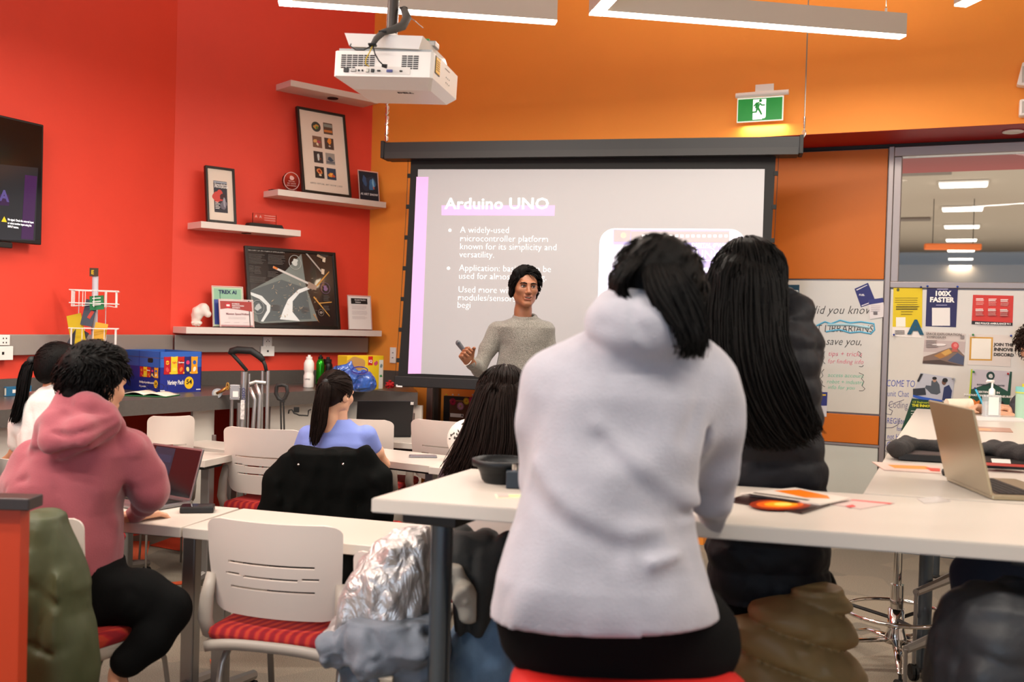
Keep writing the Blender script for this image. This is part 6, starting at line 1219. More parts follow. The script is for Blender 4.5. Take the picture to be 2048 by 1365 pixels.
ua,_=sw(418,572,.12); sheet_stand('notice_sheet','mint and blue TREX AI sheet in an acrylic stand on the long shelf',ua+.035,1.416,.13,.215,.29,R(10),R(-8),'#C4D8B8',
 [('mint_band','#8FC0A0',R4(.01,.20,.205,.28)),('blue_block','#3A4A9A',R4(.008,.02,.06,.20)),('blue_block','#5A6AB0',R4(.064,.03,.205,.17)),('green_line','#4A8A6A',R4(.05,.15,.056,.245))],[('TREX AI',.108,.243,.036,'#1C2A5A',.0012)])
ua,_=sw(437,590,.17); o,Mx=sheet_stand('certificate','white certificate with a red wavy header in an acrylic stand on the long shelf',ua+.01,1.416,.19,.245,.195,R(10),R(-3),'#E8DCDA',
 [('red_header','#A83A34',[(.004,.13),(.06,.138),(.13,.132),(.241,.118),(.241,.19),(.004,.19)]),('seal','#C82838',disc(.062,.158,.020)),('seal_mark','#F2E6E4',R4(.05,.152,.074,.166)),('red_foot','#9A2A2C',R4(.004,.008,.241,.013)),('red_foot','#9A2A2C',R4(.004,.017,.241,.019))]+[('signature','#A8A0A0',[(x,.035),(x+.04,.037),(x+.04,.0385),(x,.0365)]) for x in(.03,.10,.17)],
 [('Mission SpaceWalker',.13,.092,.020,'#9A6A70',.0002)])
for j,s_ in enumerate(['KOSMOS','INNOVATION','AWARDS']): text('lettering',s_,.014,mat('ink_#F2E6E4','#F2E6E4',.6),o,Mx@Matrix.Translation((.09,.166-j*.014,.0088)),off=.0004)
for j in range(3): MB(Mx).b2((.06,.074-j*.006,.0047),(.19,.0755-j*.006,.0052)).build('text_line',mat('ink_pale2','#B8ACAC',.6),o)
ua,_=sw(697,650,.17); o,Mx=sheet_stand('notice_sheet','white notice with black title bar in acrylic stand, right end of long shelf',ua+.0,1.416,.18,.195,.265,R(8),R(-4),'#E6E0DC',
 [('black_title','#1A1818',R4(.025,.205,.17,.25))],[("It's Just Rocket",.105,.232,.016,'#E8E4E0',.0002),('Science',.085,.214,.016,'#E8E4E0',.0002)])
for j in range(13):
    if j not in(4,9): MB(Mx).b2((.03,.19-j*.0085,.0047),(.03+g_.uniform(.11,.135),.1925-j*.0085,.0052)).build('text_line',mat('ink_pale2','#B8ACAC',.6),o)
# round glass award
u,_=sw(584,376,.14); aw=thing('glass_award','round faceted clear glass award on the middle shelf, left of the art print','award',SW(u,zs,.12))
GA=SM(u,zs,.12); n=12; M_gl=mat('award_glass','#FFF2F0',.02,trans=1,ior=1.5)
MB(GA).prism([(.068*math.cos(2*math.pi*k/n+.1),.082+.068*math.sin(2*math.pi*k/n+.1)) for k in range(n)],-.012,.012).build('disc',M_gl,aw)
MB(GA).b2((-.04,0,-.025),(.04,.016,.025),bev=.003).build('base',M_gl,aw); MB(GA).tube([(.064*math.cos(t*.2618),.082+.064*math.sin(t*.2618),.012) for t in range(24)],.003,6,closed=True).build('bevel_ring',mat('frosted','#E8B8B0',.3),aw)
MB(GA).prism(wob(0,.105,.018,41,8,.2),.0125,.0135).build('etched_mark',mat('frosted','#E8B8B0',.3),aw)
for j,s_ in enumerate(['VIRTUAL','ART SHOW','2023 AWARD']): text('lettering',s_,.014,mat('frosted','#E8B8B0',.3),aw,GA@Matrix.Translation((0,.075-j*.016,.013)),align='CENTER')
# glass plaque on dark base
u,_=sw(530,450,.13); pq=thing('glass_plaque','clear glass plaque on a long dark base, on the left shelf beside the framed cover','award',SW(u,2.146,.12)); GP=SM(u,2.146,.12)
MB(GP).prism([(-.145,0),(.145,0),(.125,.030),(-.125,.030)],-.035,.035).build('base',M_bm,pq); MB(GP).b2((-.095,.030,-.006),(.095,.105,.006),bev=.003).build('plaque',M_gl,pq)
for x in(-.08,-.045): text('lettering','A',.03,mat('frosted','#E8B8B0',.3),pq,GP@Matrix.Translation((x,.07,.0065)))
for j in range(3): MB(GP).b2((-.005,.09-j*.016,.006),(.085,.093-j*.016,.007)).build('etched_line',mat('frosted','#E8B8B0',.3),pq)
u,_=sw(558,378,.14); o=tag(MB(SM(u,zs,.1)).b2((-.05,0,-.03),(.05,.006,.03),bev=.002).build('dark_card',M_bm,loc=SW(u,zs,.1)),'flat dark object lying left of the round glass award','card')
# white 3d printed hand-like vase
u,_=sw(398,650,.14); q=SW(u,1.416,.12); qc=MCi@q
vz=thing('white_sculpture','white translucent bent sculpture at the left end of the long shelf','sculpture',q)
sm('bent_tube',[U(cone(qc+Vector((-.015,0,.05)),qc+Vector((.0,0,.10)),.030,.036)),U(cone(qc+Vector((.0,0,.10)),qc+Vector((.045,0,.135)),.040,.030),.02),U(cone(qc+Vector((.03,0,.13)),qc+Vector((.07,0,.09)),.028,.022),.02),D(nz(40,.004,7))],tuple(qc+Vector((-.07,-.06,.005))),tuple(qc+Vector((.11,.06,.20))),.005,mat('white_resin','#EDE4DA',.4),vz)
sm('ruffled_base',[U(ellp(qc+Vector((-.01,0,.028)),(.042,.04,.026))),D(nz(55,.010,8,True))],tuple(qc+Vector((-.06,-.06,.0))),tuple(qc+Vector((.05,.06,.07))),.0045,mat('white_resin','#EDE4DA',.4),vz)
# ---------------------------------------------------------------- counter things
CT=1.0
def onC(px,py,z=CT): p=CZ(px,py,z); return W(p)
# variety pack carton
pF=C(318,785,5.74); cb0=W(CZ(318,787,CT)); bx_=thing('snack_carton','big blue cardboard snack carton with printed chip bags, on the counter','box',cb0)
dR=(W(CZ(402,783.5,CT))-cb0); dL=(W(CZ(250,781,CT))-cb0); wR=dR.length; dR.normalize(); dL=Vector((-dR.y,dR.x,0)) ; 
hB=C(318,703,5.74).z-C(318,787,5.74).z; cdist=(MCi@cb0).y; hB=(787-704)/1991*cdist
LB=.42; MR=planeM(cb0,dR); ML=planeM(cb0+dL*LB,-dL)
M_cb1=mat('carton_blue','#2C5FB8',.55); M_cb2=mat('carton_navy','#1B2A86',.55)
bb=MB(MW)
def vb(o,a,b,z0,z1,t=.006): return None
P0=cb0; P1_=cb0+dR*wR; P2_=P1_+dL*LB; P3_=cb0+dL*LB
for (a,b,nm) in((P0,P1_,'front_panel'),(P1_,P2_,'side_panel'),(P2_,P3_,'back_panel'),(P3_,P0,'side_panel')):
    dd=(b-a); Lg=dd.length; Mx=planeM(a,dd.normalized()); MB(Mx).b2((0,0,-.006),(Lg,hB*.62,0)).build(nm,M_cb2,bx_); MB(Mx).b2((0,hB*.62,-.006),(Lg,hB,0)).build(nm,M_cb1,bx_)
MB(MW).plate([(p.x,p.y,CT+hB*.85) for p in(P0,P1_,P2_,P3_)],.004).build('carton_inside',mat('cardboard','#A0784E',.8),bx_)
def bags(Mx,x0,y0,w,h):
    cs_=[('#B81C24','#F0C030'),('#F2CC2A','#F2CC2A'),('#C2281C','#8A1418'),('#2A2A6A','#D83A6A'),('#F0A01E','#2A5AA8')]
    for i,(c1,c2) in enumerate(cs_):
        X0=x0+i*w/5; X1=X0+w/5*.97; k=(.006 if i%2 else 0)*h*3
        P=[(X0,y0),(X0+.002,y0+h*.5),(X0-.001,y0+h),(X0+(X1-X0)*.5,y0+h*.985),(X1,y0+h+k),(X1-.002,y0+h*.5),(X1+.001,y0+k*.5)]
        g2=MB(Mx).prism(P,.0,.003).build('printed_bag',mat('bag_'+c1,c1,.35),bx_)
        art(bx_,Mx,[('bag_badge','#F0C030' if i in(0,1) else c2,disc((X0+X1)/2,y0+h*.66,w/5*.26,14,h*.12)),('bag_food',['#D84848','#E8D850','#E07830','#F0D878','#F2E8D0'][i],wob((X0+X1)/2,y0+h*.27,w/5*.24,50+i,14,.3,h*.13)),('weight_dot','#F2C832',disc(X1-.004,y0+.008,w/5*.12,10))],z0=.003)
        if i in(0,1,2): text('lettering',["Lay's","Lay's",'Doritos'][i],w/5*(.30 if i<2 else .26),mat('ink_bag%d'%i,['#D01820','#D01820','#FFFFFF'][i],.5),bx_,Mx@Matrix.Translation(((X0+X1)/2,y0+h*.63,.0045)),align='CENTER',off=.0003)
bags(MR,.03,hB*.45,wR-.06,hB*.43)
text('lettering','Variety Pack',.038,mat('paper_white','#F0ECE6',.6),bx_,MR@Matrix.Translation((.055,hB*.2,.001)),off=.001,shear=.2,sx=.62)
art(bx_,MR,[('number_disc','#F2C21E',disc(wR*.70,hB*.23,.034,20,.040))],z0=.0005); text('lettering','54',.042,M_ink,bx_,MR@Matrix.Translation((wR*.70,hB*.20,.0015)),align='CENTER',off=.001)
for x in(.0,wR-.045): MB(MR).b2((x+.008,.012,0),(x+.04,.018,.001)).build('fine_print',mat('paper_white','#F0ECE6',.6),bx_)
wl=LB*.55; ML2=ML@Matrix.Translation((LB-wl,0,0))
bags(ML2,.012,hB*.36,wl-.024,hB*.25)
text('lettering','Emballage de produits assortis',.019,mat('paper_white','#F0ECE6',.6),bx_,ML2@Matrix.Translation((.004,hB*.21,.001)),off=.0004,shear=.15,sx=.72)
text('lettering','54 g produits',.016,mat('paper_white','#F0ECE6',.6),bx_,ML2@Matrix.Translation((.004,hB*.11,.001)),off=.0002,shear=.15,sx=.9)
art(bx_,ML2,[('number_disc','#F2C21E',disc(wl*.84,hB*.21,.022,18,.026))],z0=.0005); text('lettering','54',.026,M_ink,bx_,ML2@Matrix.Translation((wl*.84,hB*.19,.0015)),align='CENTER',off=.0006)
MB(ML2).prism(rrect(wl*.42,hB*.72,wl*.68,hB*.83,.012),.0,.001).build('hand_hole',mat('hole_dark','#1A1410',.8),bx_)
MB(ML).b2((LB-wl-.003,hB*.62,0),(LB-wl+.001,hB,.001)).build('flap_edge',M_cb2,bx_)
# spectacles on an open book in front of the carton
pb=onC(300,792); bk=thing('open_book','open book with green cover lying in front of the blue carton','book',pb,YAW+R(-6))
MB().box((0,0,.004),(.30,.19,.006),bev=.002).build('cover',mat('book_green','#1F6A3C',.5),bk)
for s in(-1,1):
    v,f=grid_shell(10,4,lambda u,v,s=s:(s*u*.145,-.09+.18*v,.010+.016*math.sin(min(1,u*1.15)*math.pi)*(1-u*.35)),None,.004); mk('page_block',v,f,mat('book_page','#E4DCCB',.8),bk,smooth=True)
sp=thing('spectacles','thin-framed spectacles lying on the open book','spectacles',pb+Vector((.02,.02,.03)),YAW+R(10))
gm=MB()
for s in(-1,1): gm.tube([(s*.03+.022*math.cos(t*.524),0,.024+.018*math.sin(t*.524)) for t in range(12)],.0012,5,closed=True).tube([(s*.053,0,.03),(s*.056,.09,.024),(s*.054,.12,.0)],.0012,5)
gm.tube([(-.008,0,.026),(0,0,.03),(.008,0,.026)],.0012,5).build('wire_frame',M_black,sp)
o=thing('thick_book','thick book with blue spine lying on the counter at the far left','book',onC(8,790),YAW+R(-20)); MB().box((0,0,.026),(.22,.17,.05),bev=.003).build('page_block',mat('book_page','#D4CEC2',.8),o); MB().box((0,0,.053),(.23,.18,.005),bev=.002).box((0,0,.003),(.23,.18,.005),bev=.002).box((.114,0,.028),(.005,.18,.055),bev=.002).build('cover',mat('book_blue','#2A6A90',.5),o); MB().box((.118,0,.028),(.002,.1,.02)).build('spine_label',M_white,o)
# wire brochure rack
q=onC(186,790,CT); d_r=(MCi@q).y; rk=thing('wire_rack','white revolving wire rack with leaflets on the counter behind the people at left','rack',q,YAW)
zt=lambda py:Z(py,186,d_r)-0
M_wire=mat('white_wire','#EFEAE6',.4); MB().cyl((0,0,.0),(0,0,zt(552)-CT),.018,16).build('pole',mat('rack_pole','#C8C8D0',.35),rk,auto=40); MB().lathe([(.13,0),(.13,.01),(.03,.025)],24).build('base',M_wire,rk)
pm2=d_r/1991
def tier(zc,zlow,depth=.10,w=.135):
    tw=MB()
    for k in range(4):
        M_=Matrix.Rotation(k*math.pi/2+.35,4,'Z')
        for z in(zc,zlow+.02): tw.tube([(-w,depth*1.2,z),(w,depth*1.2,z)],.0028,5,M=M_)
        for x in(-w*.9,-w*.45,0,w*.45,w*.9): tw.tube([(x,depth*1.2,zc),(x,depth*1.2,zlow),(x*.6,.02,zlow+.01)],.0022,5,M=M_)
        tw.tube([(w,depth*1.2,zc),(w,-depth,zc)],.0028,5,M=M_)
    tw.build('wire_tier',M_wire,rk)
tier(zt(582)-CT,zt(614)-CT); tier(zt(657)-CT,zt(712)-CT)
MB().tube([(-.03,.05,zt(700)-CT),(-.03,.05,zt(582)-CT)],.0025,5).tube([(.05,.04,zt(700)-CT),(.05,.04,zt(582)-CT)],.0025,5).tube([(-.07,-.06,zt(700)-CT),(-.07,-.06,zt(582)-CT)],.0025,5).build('upright_wire',M_wire,rk)
MB().box((.0,-.022,zt(545)-CT),(.052,.003,.05)).build('topper_card',mat('topper','#4A3A24',.5),rk); text('lettering','E',.034,mat('topper_yellow','#E8C020',.5),rk,planeM(wm(rk)@Vector((-.016,-.0245,zt(545)-CT-.012)),MC.to_3x3()@Vector((1,0,0))),off=.001)
for (x,z0p,z1p,w_,c,lean,lb) in((-.012,652,600,.07,'#3A4250',.18,'grey and red'),(.052,620,592,.085,'#1F7A46',-.1,'green'),(-.10,700,655,.08,'#2A2630',.5,'dark'),(-.045,700,628,.09,'#D2B820',-.25,'bright yellow'),(.05,700,645,.075,'#D8A428',.16,'amber')):
    o=tag(MB().box((0,0,(zt(z1p)-zt(z0p))/2),(w_,.004,abs(zt(z1p)-zt(z0p)))).build('leaflet',mat('leaflet_'+c,c,.5)),lb+' leaflet standing in the white wire rack','leaflet',None)
    pp_=q+Vector((MC.to_3x3()@Vector((x,-.09,0)))); o.location=(pp_.x,pp_.y,zt(z0p)); o.rotation_euler=(R(-6),lean,YAW+.2*lean)
    if c=='#1F7A46':
        for j in range(3): MB().box((0,-.003,.03+j*.02),(.05,.001,.006)).build('text_line',M_white,o)
    if c=='#3A4250': MB().box((.012,-.003,.07),(.02,.001,.05),rot=(0,.3,0)).build('cover_print',mat('leaf_red','#B83A2A',.5),o)
# bottles, bag, cereal box
def bottle(label,px,py,H_,r,prof,m,capm,capr,caph,band=None):
    q=onC(px,py); o=thing('water_bottle',label,'bottle',q); MB().lathe([(r*a,H_*b) for a,b in prof],24).build('body',m,o,smooth=True); zt_=H_*prof[-1][1]
    MB().lathe([(capr,zt_),(capr,zt_+caph*.55),(capr*.5,zt_+caph*.6),(capr*.45,zt_+caph),(.001,zt_+caph)],20).build('cap',capm,o,auto=50); return o
pr1=[(.9,0),(1,.03),(1,.42),(.86,.5),(.86,.56),(1,.62),(.98,.86),(.7,.97),(.5,1)]
o=bottle('white squeeze bottle on the counter, left of the green bottle',617,776,.205,.037,pr1,M_white,M_white,.022,.03); text('lettering','Lonza',.018,M_ink,o,planeM(wm(o)@(MC.to_3x3()@Vector((-.025,-.0385,.06))),MC.to_3x3()@Vector((1,0,0))))
o=bottle('shiny green metal bottle on the counter between white and black bottles',640,772,.20,.032,[(.95,0),(1,.02),(1,.8),(.85,.9),(.5,1)],mat('green_metal','#28A01E',.2,metal=.7),M_black,.018,.03)
MB().tube([(.03,0,.2),(.04,0,.15),(.036,0,.1)],.005,6).build('carabiner',M_chrome,o)
bottle('black bottle with a domed cap on the counter behind the ponytail',655,770,.17,.036,[(.95,0),(1,.02),(1,.8),(.9,.9),(.7,1)],M_black,M_bm,.028,.04)
q=onC(640,782); tag(MB().box((0,0,.014),(.05,.04,.028),bev=.006).build('dark_gadget',M_bm),'small dark gadget beside the white bottle','gadget').location=q
# cereal-type carton
p0=onC(700,781); p1=onC(766,779); dX=(p1-p0); Lc=dX.length; MX=planeM(p0,dX.normalized()); hc_=(780-711)/1991*(MCi@p0).y
cbx=thing('yellow_carton','yellow food carton with red corners standing against the orange wall end of the counter','box',p0)
MB(MX).b2((-.03,0,-.12),(Lc,hc_,0),bev=.003).build('carton_body',mat('carton_yellow','#E2BE1C',.5),cbx)
art(cbx,MX,[('food_photo','#B88A50',wob(.05,hc_*.78,.07,71,18,.25,.05)),('red_tab','#C81E1E',R4(Lc*.52,hc_*.72,Lc*.66,hc_-.004)),('white_side','#E0DAD0',R4(Lc*.86,.004,Lc-.004,hc_-.03)),('red_tab','#C81E1E',R4(Lc*.58,.006,Lc*.70,hc_*.3)),('fruit','#C84A6A',wob(Lc*.76,hc_*.78,.016,72)),('leaf','#3A8A4A',wob(Lc*.92,hc_*.4,.010,73)),('leaf','#7A8A8A',wob(Lc*.92,hc_*.7,.012,74))],z0=.0)
text('lettering','Cheerios',.022,mat('paper_white','#F0ECE6',.6),cbx,MX@Matrix.Translation((Lc*.67,.012,.004))@Matrix.Rotation(R(90),4,'Z'),off=.0006); text('lettering','IQ',.028,mat('paper_white','#F0ECE6',.6),cbx,MX@Matrix.Translation((Lc*.53,hc_*.80,.004)),off=.0006)
dg=(MCi@onC(705,782)).y; q=C(702,755,dg-.1)
pbg=thingC('plastic_bag','crumpled translucent blue plastic bag in front of the yellow carton','bag',C(702,781,dg-.1))
M_pb=mat('blue_film','#3F6FD0',.12,trans=.35,fold=1,fscale=14,fstr=(1,1,1),fdist=.05,spec=.8,coat=.6)
sm('bag_film',[U(ellp(q+Vector((0,0,.0)),(.155,.07,.085),(0,.35,0))),U(ellp(q+Vector((.08,0,-.03)),(.09,.07,.065)),.04),U(cone(q+Vector((-.02,0,.05)),q+Vector((.0,0,.11)),.05,.02),.04),S(ellp(q+Vector((.06,-.06,.06)),(.05,.05,.03)),.02),D(nz(10,.018,171,True)),D(nz((22,22,18),.005,172,True))],tuple(q+Vector((-.21,-.12,-.098))),tuple(q+Vector((.21,.12,.15))),.005,M_pb,pbg)
MB(MC).tube([q+Vector((.07+.055*math.cos(t*.45),-.075,.055+.022*math.sin(t*.45))) for t in range(14)],.004,6,closed=True).build('bag_handle',mat('navy_film','#2A2A8A',.2),pbg)
q=onC(781,779); o=thing('red_flower','red artificial flower head in front of the screen edge on the counter','flower',q)
sm('petals',[U(ellp(MCi@q+Vector((0,0,.03)),(.035,.03,.032))),D(nz(60,.014,175,True))],tuple(MCi@q+Vector((-.05,-.05,0))),tuple(MCi@q+Vector((.05,.05,.08))),.004,mat('petal_red','#C01820',.5),o)
# ---------------------------------------------------------------- folded step ladder and its neighbours
dl=6.25; ld=thingC('folded_hand_truck','folded aluminium hand truck with black foam handle, standing behind the second row chairs','hand truck',cz0(505,1000,dl))
CC=lambda px,py,o=0: C(px,py,dl+o); M_al=mat('brushed_aluminium','#B4B2B0',.3,metal=.85)
MB(MC).tube([CC(460,709),CC(463,703),CC(475,700),CC(503,702),CC(520,714),CC(527,722)],[.016,.022,.023,.023,.021,.016],12).build('foam_grip',M_rub,ld,smooth=True)
MB(MC).tube([CC(462,706),CC(475,720),CC(494,742)],[.012,.012,.011],10).build('handle_tube',M_bm,ld,smooth=True); MB(MC).tube([CC(524,718),CC(530,730),CC(533,744)],[.012,.012,.011],10).build('handle_tube',M_bm,ld,smooth=True)
for (x0,x1,y0,w_) in((489,484,744,.044),(499,495,748,.014),(525,523,742,.018),(536,533,742,.024)):
    MB(MC).tube([CC(x0,y0),CC(x1,880),Vector((CC(x1,880).x-.01,dl,.08))],[w_*.5]*3,12).build('upright',M_al,ld,auto=40)
for (a,b,c_) in(((500,775),(510,800),(506,860)),((512,768),(520,792),(517,860))):
    MB(MC).tube([CC(*a,-.02),CC(*b,-.02),CC(*c_,-.02),CC(c_[0],900,-.02)],.014,10).build('bent_tube',M_al,ld,smooth=True)
MB(MC).box(tuple(CC(470,785,-.03)),(.062,.02,.095),bev=.004).build('side_plate',mat('plate_grey','#A8A8AA',.4,metal=.5),ld); MB(MC).box(tuple(CC(471,789,-.042)),(.034,.002,.036)).build('bar_code_label',M_white,ld)
for x,y in((461,776),(479,776),(461,796),(479,796)): MB(MC).ell(tuple(CC(x,y,-.042)),(.004,.003,.004),8,6).build('rivet',M_chrome,ld,smooth=True)
MB(MC).tube([CC(464,800),CC(461,900)],.012,8).tube([CC(478,806),CC(476,900)],.012,8).build('lower_strut',M_al,ld)
MB(MC).box(tuple(CC(485,820,-.03)),(.024,.004,.12)).build('warning_sticker',mat('sticker','#D8D4D0',.5,var=.5,vscale=60),ld)
text('lettering','COSCO',.028,mat('ink_navy','#1C2A6A',.5),ld,planeM(MC@CC(484,776,-.03),MC.to_3x3()@Vector((.04,0,-1)),MC.to_3x3()@Vector((1,0,.04))),off=.0006)
MB(MC).tube([CC(500,768,-.02),CC(512,764,-.02),CC(532,766,-.02)],.012,8).build('cross_tube',M_al,ld)
wc=CC(435,787,-.02); MB(MC).tube([wc+Vector((0,-.016,0)),wc+Vector((0,.016,0))],[.030,.030],24).build('wheel',mat('wheel_grey','#A2A8B0',.4),ld,auto=40); MB(MC).tube([wc+Vector((0,-.018,0)),wc+Vector((0,.018,0))],[.02,.02],20).build('wheel_hub',M_lgrey,ld,auto=40)
MB(MC).tube([wc+Vector((0,-.022,0)),CC(448,780,-.04),CC(457,772,-.03)],[.008,.011,.008],8).build('wheel_fork',mat('brass','#C08A4A',.25,metal=.9),ld,smooth=True); MB(MC).tube([CC(456,773,-.03)+Vector((.008*math.cos(t*.6),-.01,.022*math.sin(t*.6))) for t in range(11)],.005,6,closed=True).build('swivel_ring',mat('brass_bright','#D8B060',.2,metal=.95),ld)
dl=5.75; lg=thingC('trolley_handle','black D-shaped handle of a folded luggage cart standing behind the chairs','handle',cz0(562,1000,dl)); CC2=lambda px,py: C(px,py,dl)
MB(MC).tube([CC2(553,776),CC2(555,771),CC2(565,770),CC2(573,773),CC2(575,785),CC2(570,797),CC2(564,801),CC2(557,798),CC2(552,788)],.0115,10,closed=True).build('grip',M_bm,lg,smooth=True)
MB(MC).tube([CC2(561,800),CC2(563,880)],.005,8).tube([CC2(567,800),CC2(569,880)],.005,8).build('twin_rod',M_bm,lg); MB(MC).box(tuple(CC2(565,802)),(.03,.02,.02),bev=.004).build('rod_socket',M_bm,lg)
MB(MC).box((CC2(566,900).x,dl,.12),(.12,.1,.22),bev=.02).build('cart_base',M_bm,lg); MB(MC).tube([CC2(563,880),Vector((CC2(563,880).x,dl,.2))],.005,8).build('twin_rod',M_bm,lg)
# black hook rail fixed on the white cupboard
o=thingC('hook_rail','black wire hook rail fixed to the white cupboard front','hook',C(594,822,6.6)); K=lambda px,py,o=0:C(px,py,6.58+o)
MB(MC).tube([K(577,828),K(578,821),K(584,820),K(588,827),K(594,829),K(598,831),K(616,832),K(617,822),K(622,819)],.005,6).build('wire',M_bm,o,smooth=True); MB(MC).box(tuple(K(593,820,.02)),(.035,.02,.035),bev=.003).build('bracket',M_bm,o)
# ---------------------------------------------------------------- laptops and phones
def laptop(name,label,pa,pb,lidh,lean,base,mlid,mscr,msc2=None,th=.008,extras=None,cat='laptop'):
    """pa,pb: world hinge end points (seen left,right from the keyboard side); lid leans back by lean; base runs toward the user by 'base'"""
    pa=Vector(pa);pb=Vector(pb); x=(pb-pa); wd_=x.length; x.normalize(); f=Vector((x.y,-x.x,0)) # toward user
    o=thing(name,label,cat,(pa+pb)/2); B=planeM(pa,x,-f)   # local x hinge, y away from user, z up
    MB(B).b2((0,-base,0),(wd_,0,.014),bev=.004).build('base',mlid,o); MB(B).b2((.02,-base*.55,.014),(wd_-.02,-.02,.0152)).build('keyboard',M_black,o)
    for r_ in range(5):
        m=MB(B)
        for k in range(13): m.b2((.024+k*(wd_-.048)/13,-.035-r_*base*.095,.0152),(.024+(k+.88)*(wd_-.048)/13,-.035-(r_-.85)*base*.095 - base*.0,.0162)) if False else m.b2((.024+k*(wd_-.048)/13,-.035-(r_+.85)*base*.095,.0152),(.024+(k+.88)*(wd_-.048)/13,-.035-r_*base*.095,.0164))
        m.build('key_row',M_bm,o,kind='stuff')
    MB(B).b2((wd_*.33,-base*.95,.014),(wd_*.67,-base*.62,.0146)).build('touchpad',mlid,o)
    Lm=planeM(pa+Vector((0,0,.012)),x,Vector((0,0,1))*math.cos(lean)-f*math.sin(lean))  # z = toward user
    MB(Lm).b2((0,0,-th/2),(wd_,lidh,th/2),bev=.003).build('lid',mlid,o); MB(Lm).b2((.008,.012,th/2),(wd_-.008,lidh-.008,th/2+.001)).build('screen',mscr,o)
    return o,Lm,wd_,th
M_lapd=mat('laptop_dark','#2C2B2D',.35,metal=.5); M_lapg=mat('space_grey','#8A8A8E',.3,metal=.8); M_laps=mat('laptop_gold','#B5A88C',.32,metal=.75); M_off=mat('screen_off','#0A0C12',.1)
hb=CZ(381,1010,.742); ha=hb-Vector((math.sin(R(122)),math.cos(R(122)),0))*.31; ha=W(ha); hb=W(hb)
o,Lm,w,th=laptop('laptop','open black-screened laptop in front of the person in the mauve hoodie',(ha.x,ha.y,.742),(hb.x,hb.y,.742),.212,R(17),.21,M_lapg,M_off)
art(o,Lm,[('window_pane','#131C30',R4(.03,.03,.15,.2)),('window_pane','#18243E',R4(.04,.14,.14,.17)),('window_pane','#162038',R4(.04,.09,.14,.12))],z0=th/2+.001)
# dark laptop far, lid back to the camera
a=W(CZ(822,874,.745)); b=W(CZ(706,874,.745)); b=a+(b-a).normalized()*.36
o,Lm,w,th=laptop('laptop','big dark laptop seen from its back on the farthest desk',(a.x,a.y,.742),(b.x,b.y,.742),.25,R(22),.24,M_lapd,M_off)
MB(Lm).box((.012,.235,-th/2-.001),(.02,.02,.002),bev=.0005).build('sticker',M_white,o); MB(Lm).box((w/2,.12,-th/2-.0005),(.045,.012,.001)).build('maker_mark',M_bm,o)
# silver-gold laptop on the right table
a=W(CZ(1892,962,HT)); b=W(CZ(1984,1001,HT)); v_=(b-a); 
o,Lm,w,th=laptop('laptop','open silver-gold laptop seen from behind on the right high table',(b.x,b.y,HT+.001),(a.x,a.y,HT+.001),.255,R(14),.22,M_laps,M_off)
# laptop edge at far left
a=W(CZ(-70,1010,.74)); b=W(CZ(-2,962,.74)); o,Lm,w,th=laptop('laptop','dark laptop cut off by the left edge, at the hands of the white blouse',(a.x,a.y,.742),(b.x,b.y,.742),.22,R(10),.2,M_lapd,M_off)
def slab(name,label,cat,px,py,z,dims,rz,m,top=None,topname='display'):
    p=W(CZ(px,py,z)); o=thing(name,label,cat,p,rz); MB().box((0,0,dims[2]/2+.0005),dims,bev=min(.004,dims[2]*.4)).build('body',m,o)
    if top: MB().box((0,0,dims[2]+.001),(dims[0]*.9,dims[1]*.9,.0006)).build(topname,top,o)
    return o
o=slab('phone','silver phone lying on the white desk in the second row','phone',846,915,.74,(.155,.075,.009),YAW+R(6),mat('phone_silver','#8C8A90',.3,metal=.6),mat('phone_glass','#6A6470',.08))
o=slab('phone','thick black phone on the nearest low desk beside the laptop','phone',395,1024,.74,(.125,.075,.024),YAW+R(12),M_black,mat('phone_dark_glass','#1A1A20',.06))
# ---------------------------------------------------------------- high table things
p=W(CZ(1003,965,HT)); o=thing('black_bowl','black dish with a thick rim standing at the corner of the foreground high table','bowl',p)
MB().lathe([(.052,0),(.06,.01),(.07,.045),(.088,.05),(.09,.068),(.084,.07),(.078,.052),(.06,.02),(.001,.016)],32).build('bowl_body',mat('bowl_black','#0D0F11',.45,spec=.35),o,smooth=True)
p=W(CZ(1043,976,HT)); o=thing('small_box','small dark navy box with bottles beside the black dish','box',p,YAW); MB().box((0,0,.025),(.09,.06,.05),bev=.004).build('box_body',mat('box_navy','#1C2630',.45),o); MB().cyl((.02,0,.05),(.02,0,.10),.018,16).build('lid_knob',M_bm,o); MB().cyl((-.02,-.005,.05),(-.02,-.005,.068),.010,12).build('silver_cap',M_chrome,o)
p=W(CZ(1028,994,HT)); o=tag(MB().box((0,0,.001),(.10,.055,.002)).build('card',mat('card_cream','#D8DCC0',.5)),'pale green printed card by the black dish','card'); o.location=p; o.rotation_euler=(0,0,YAW+.1); MB().box((0,0,.0024),(.08,.03,.0006)).build('card_print',mat('card_green','#B8CC8A',.5),o); MB().box((-.03,0,.003),(.03,.04,.0006)).build('card_print',mat('card_pink','#D8A8A0',.5),o)
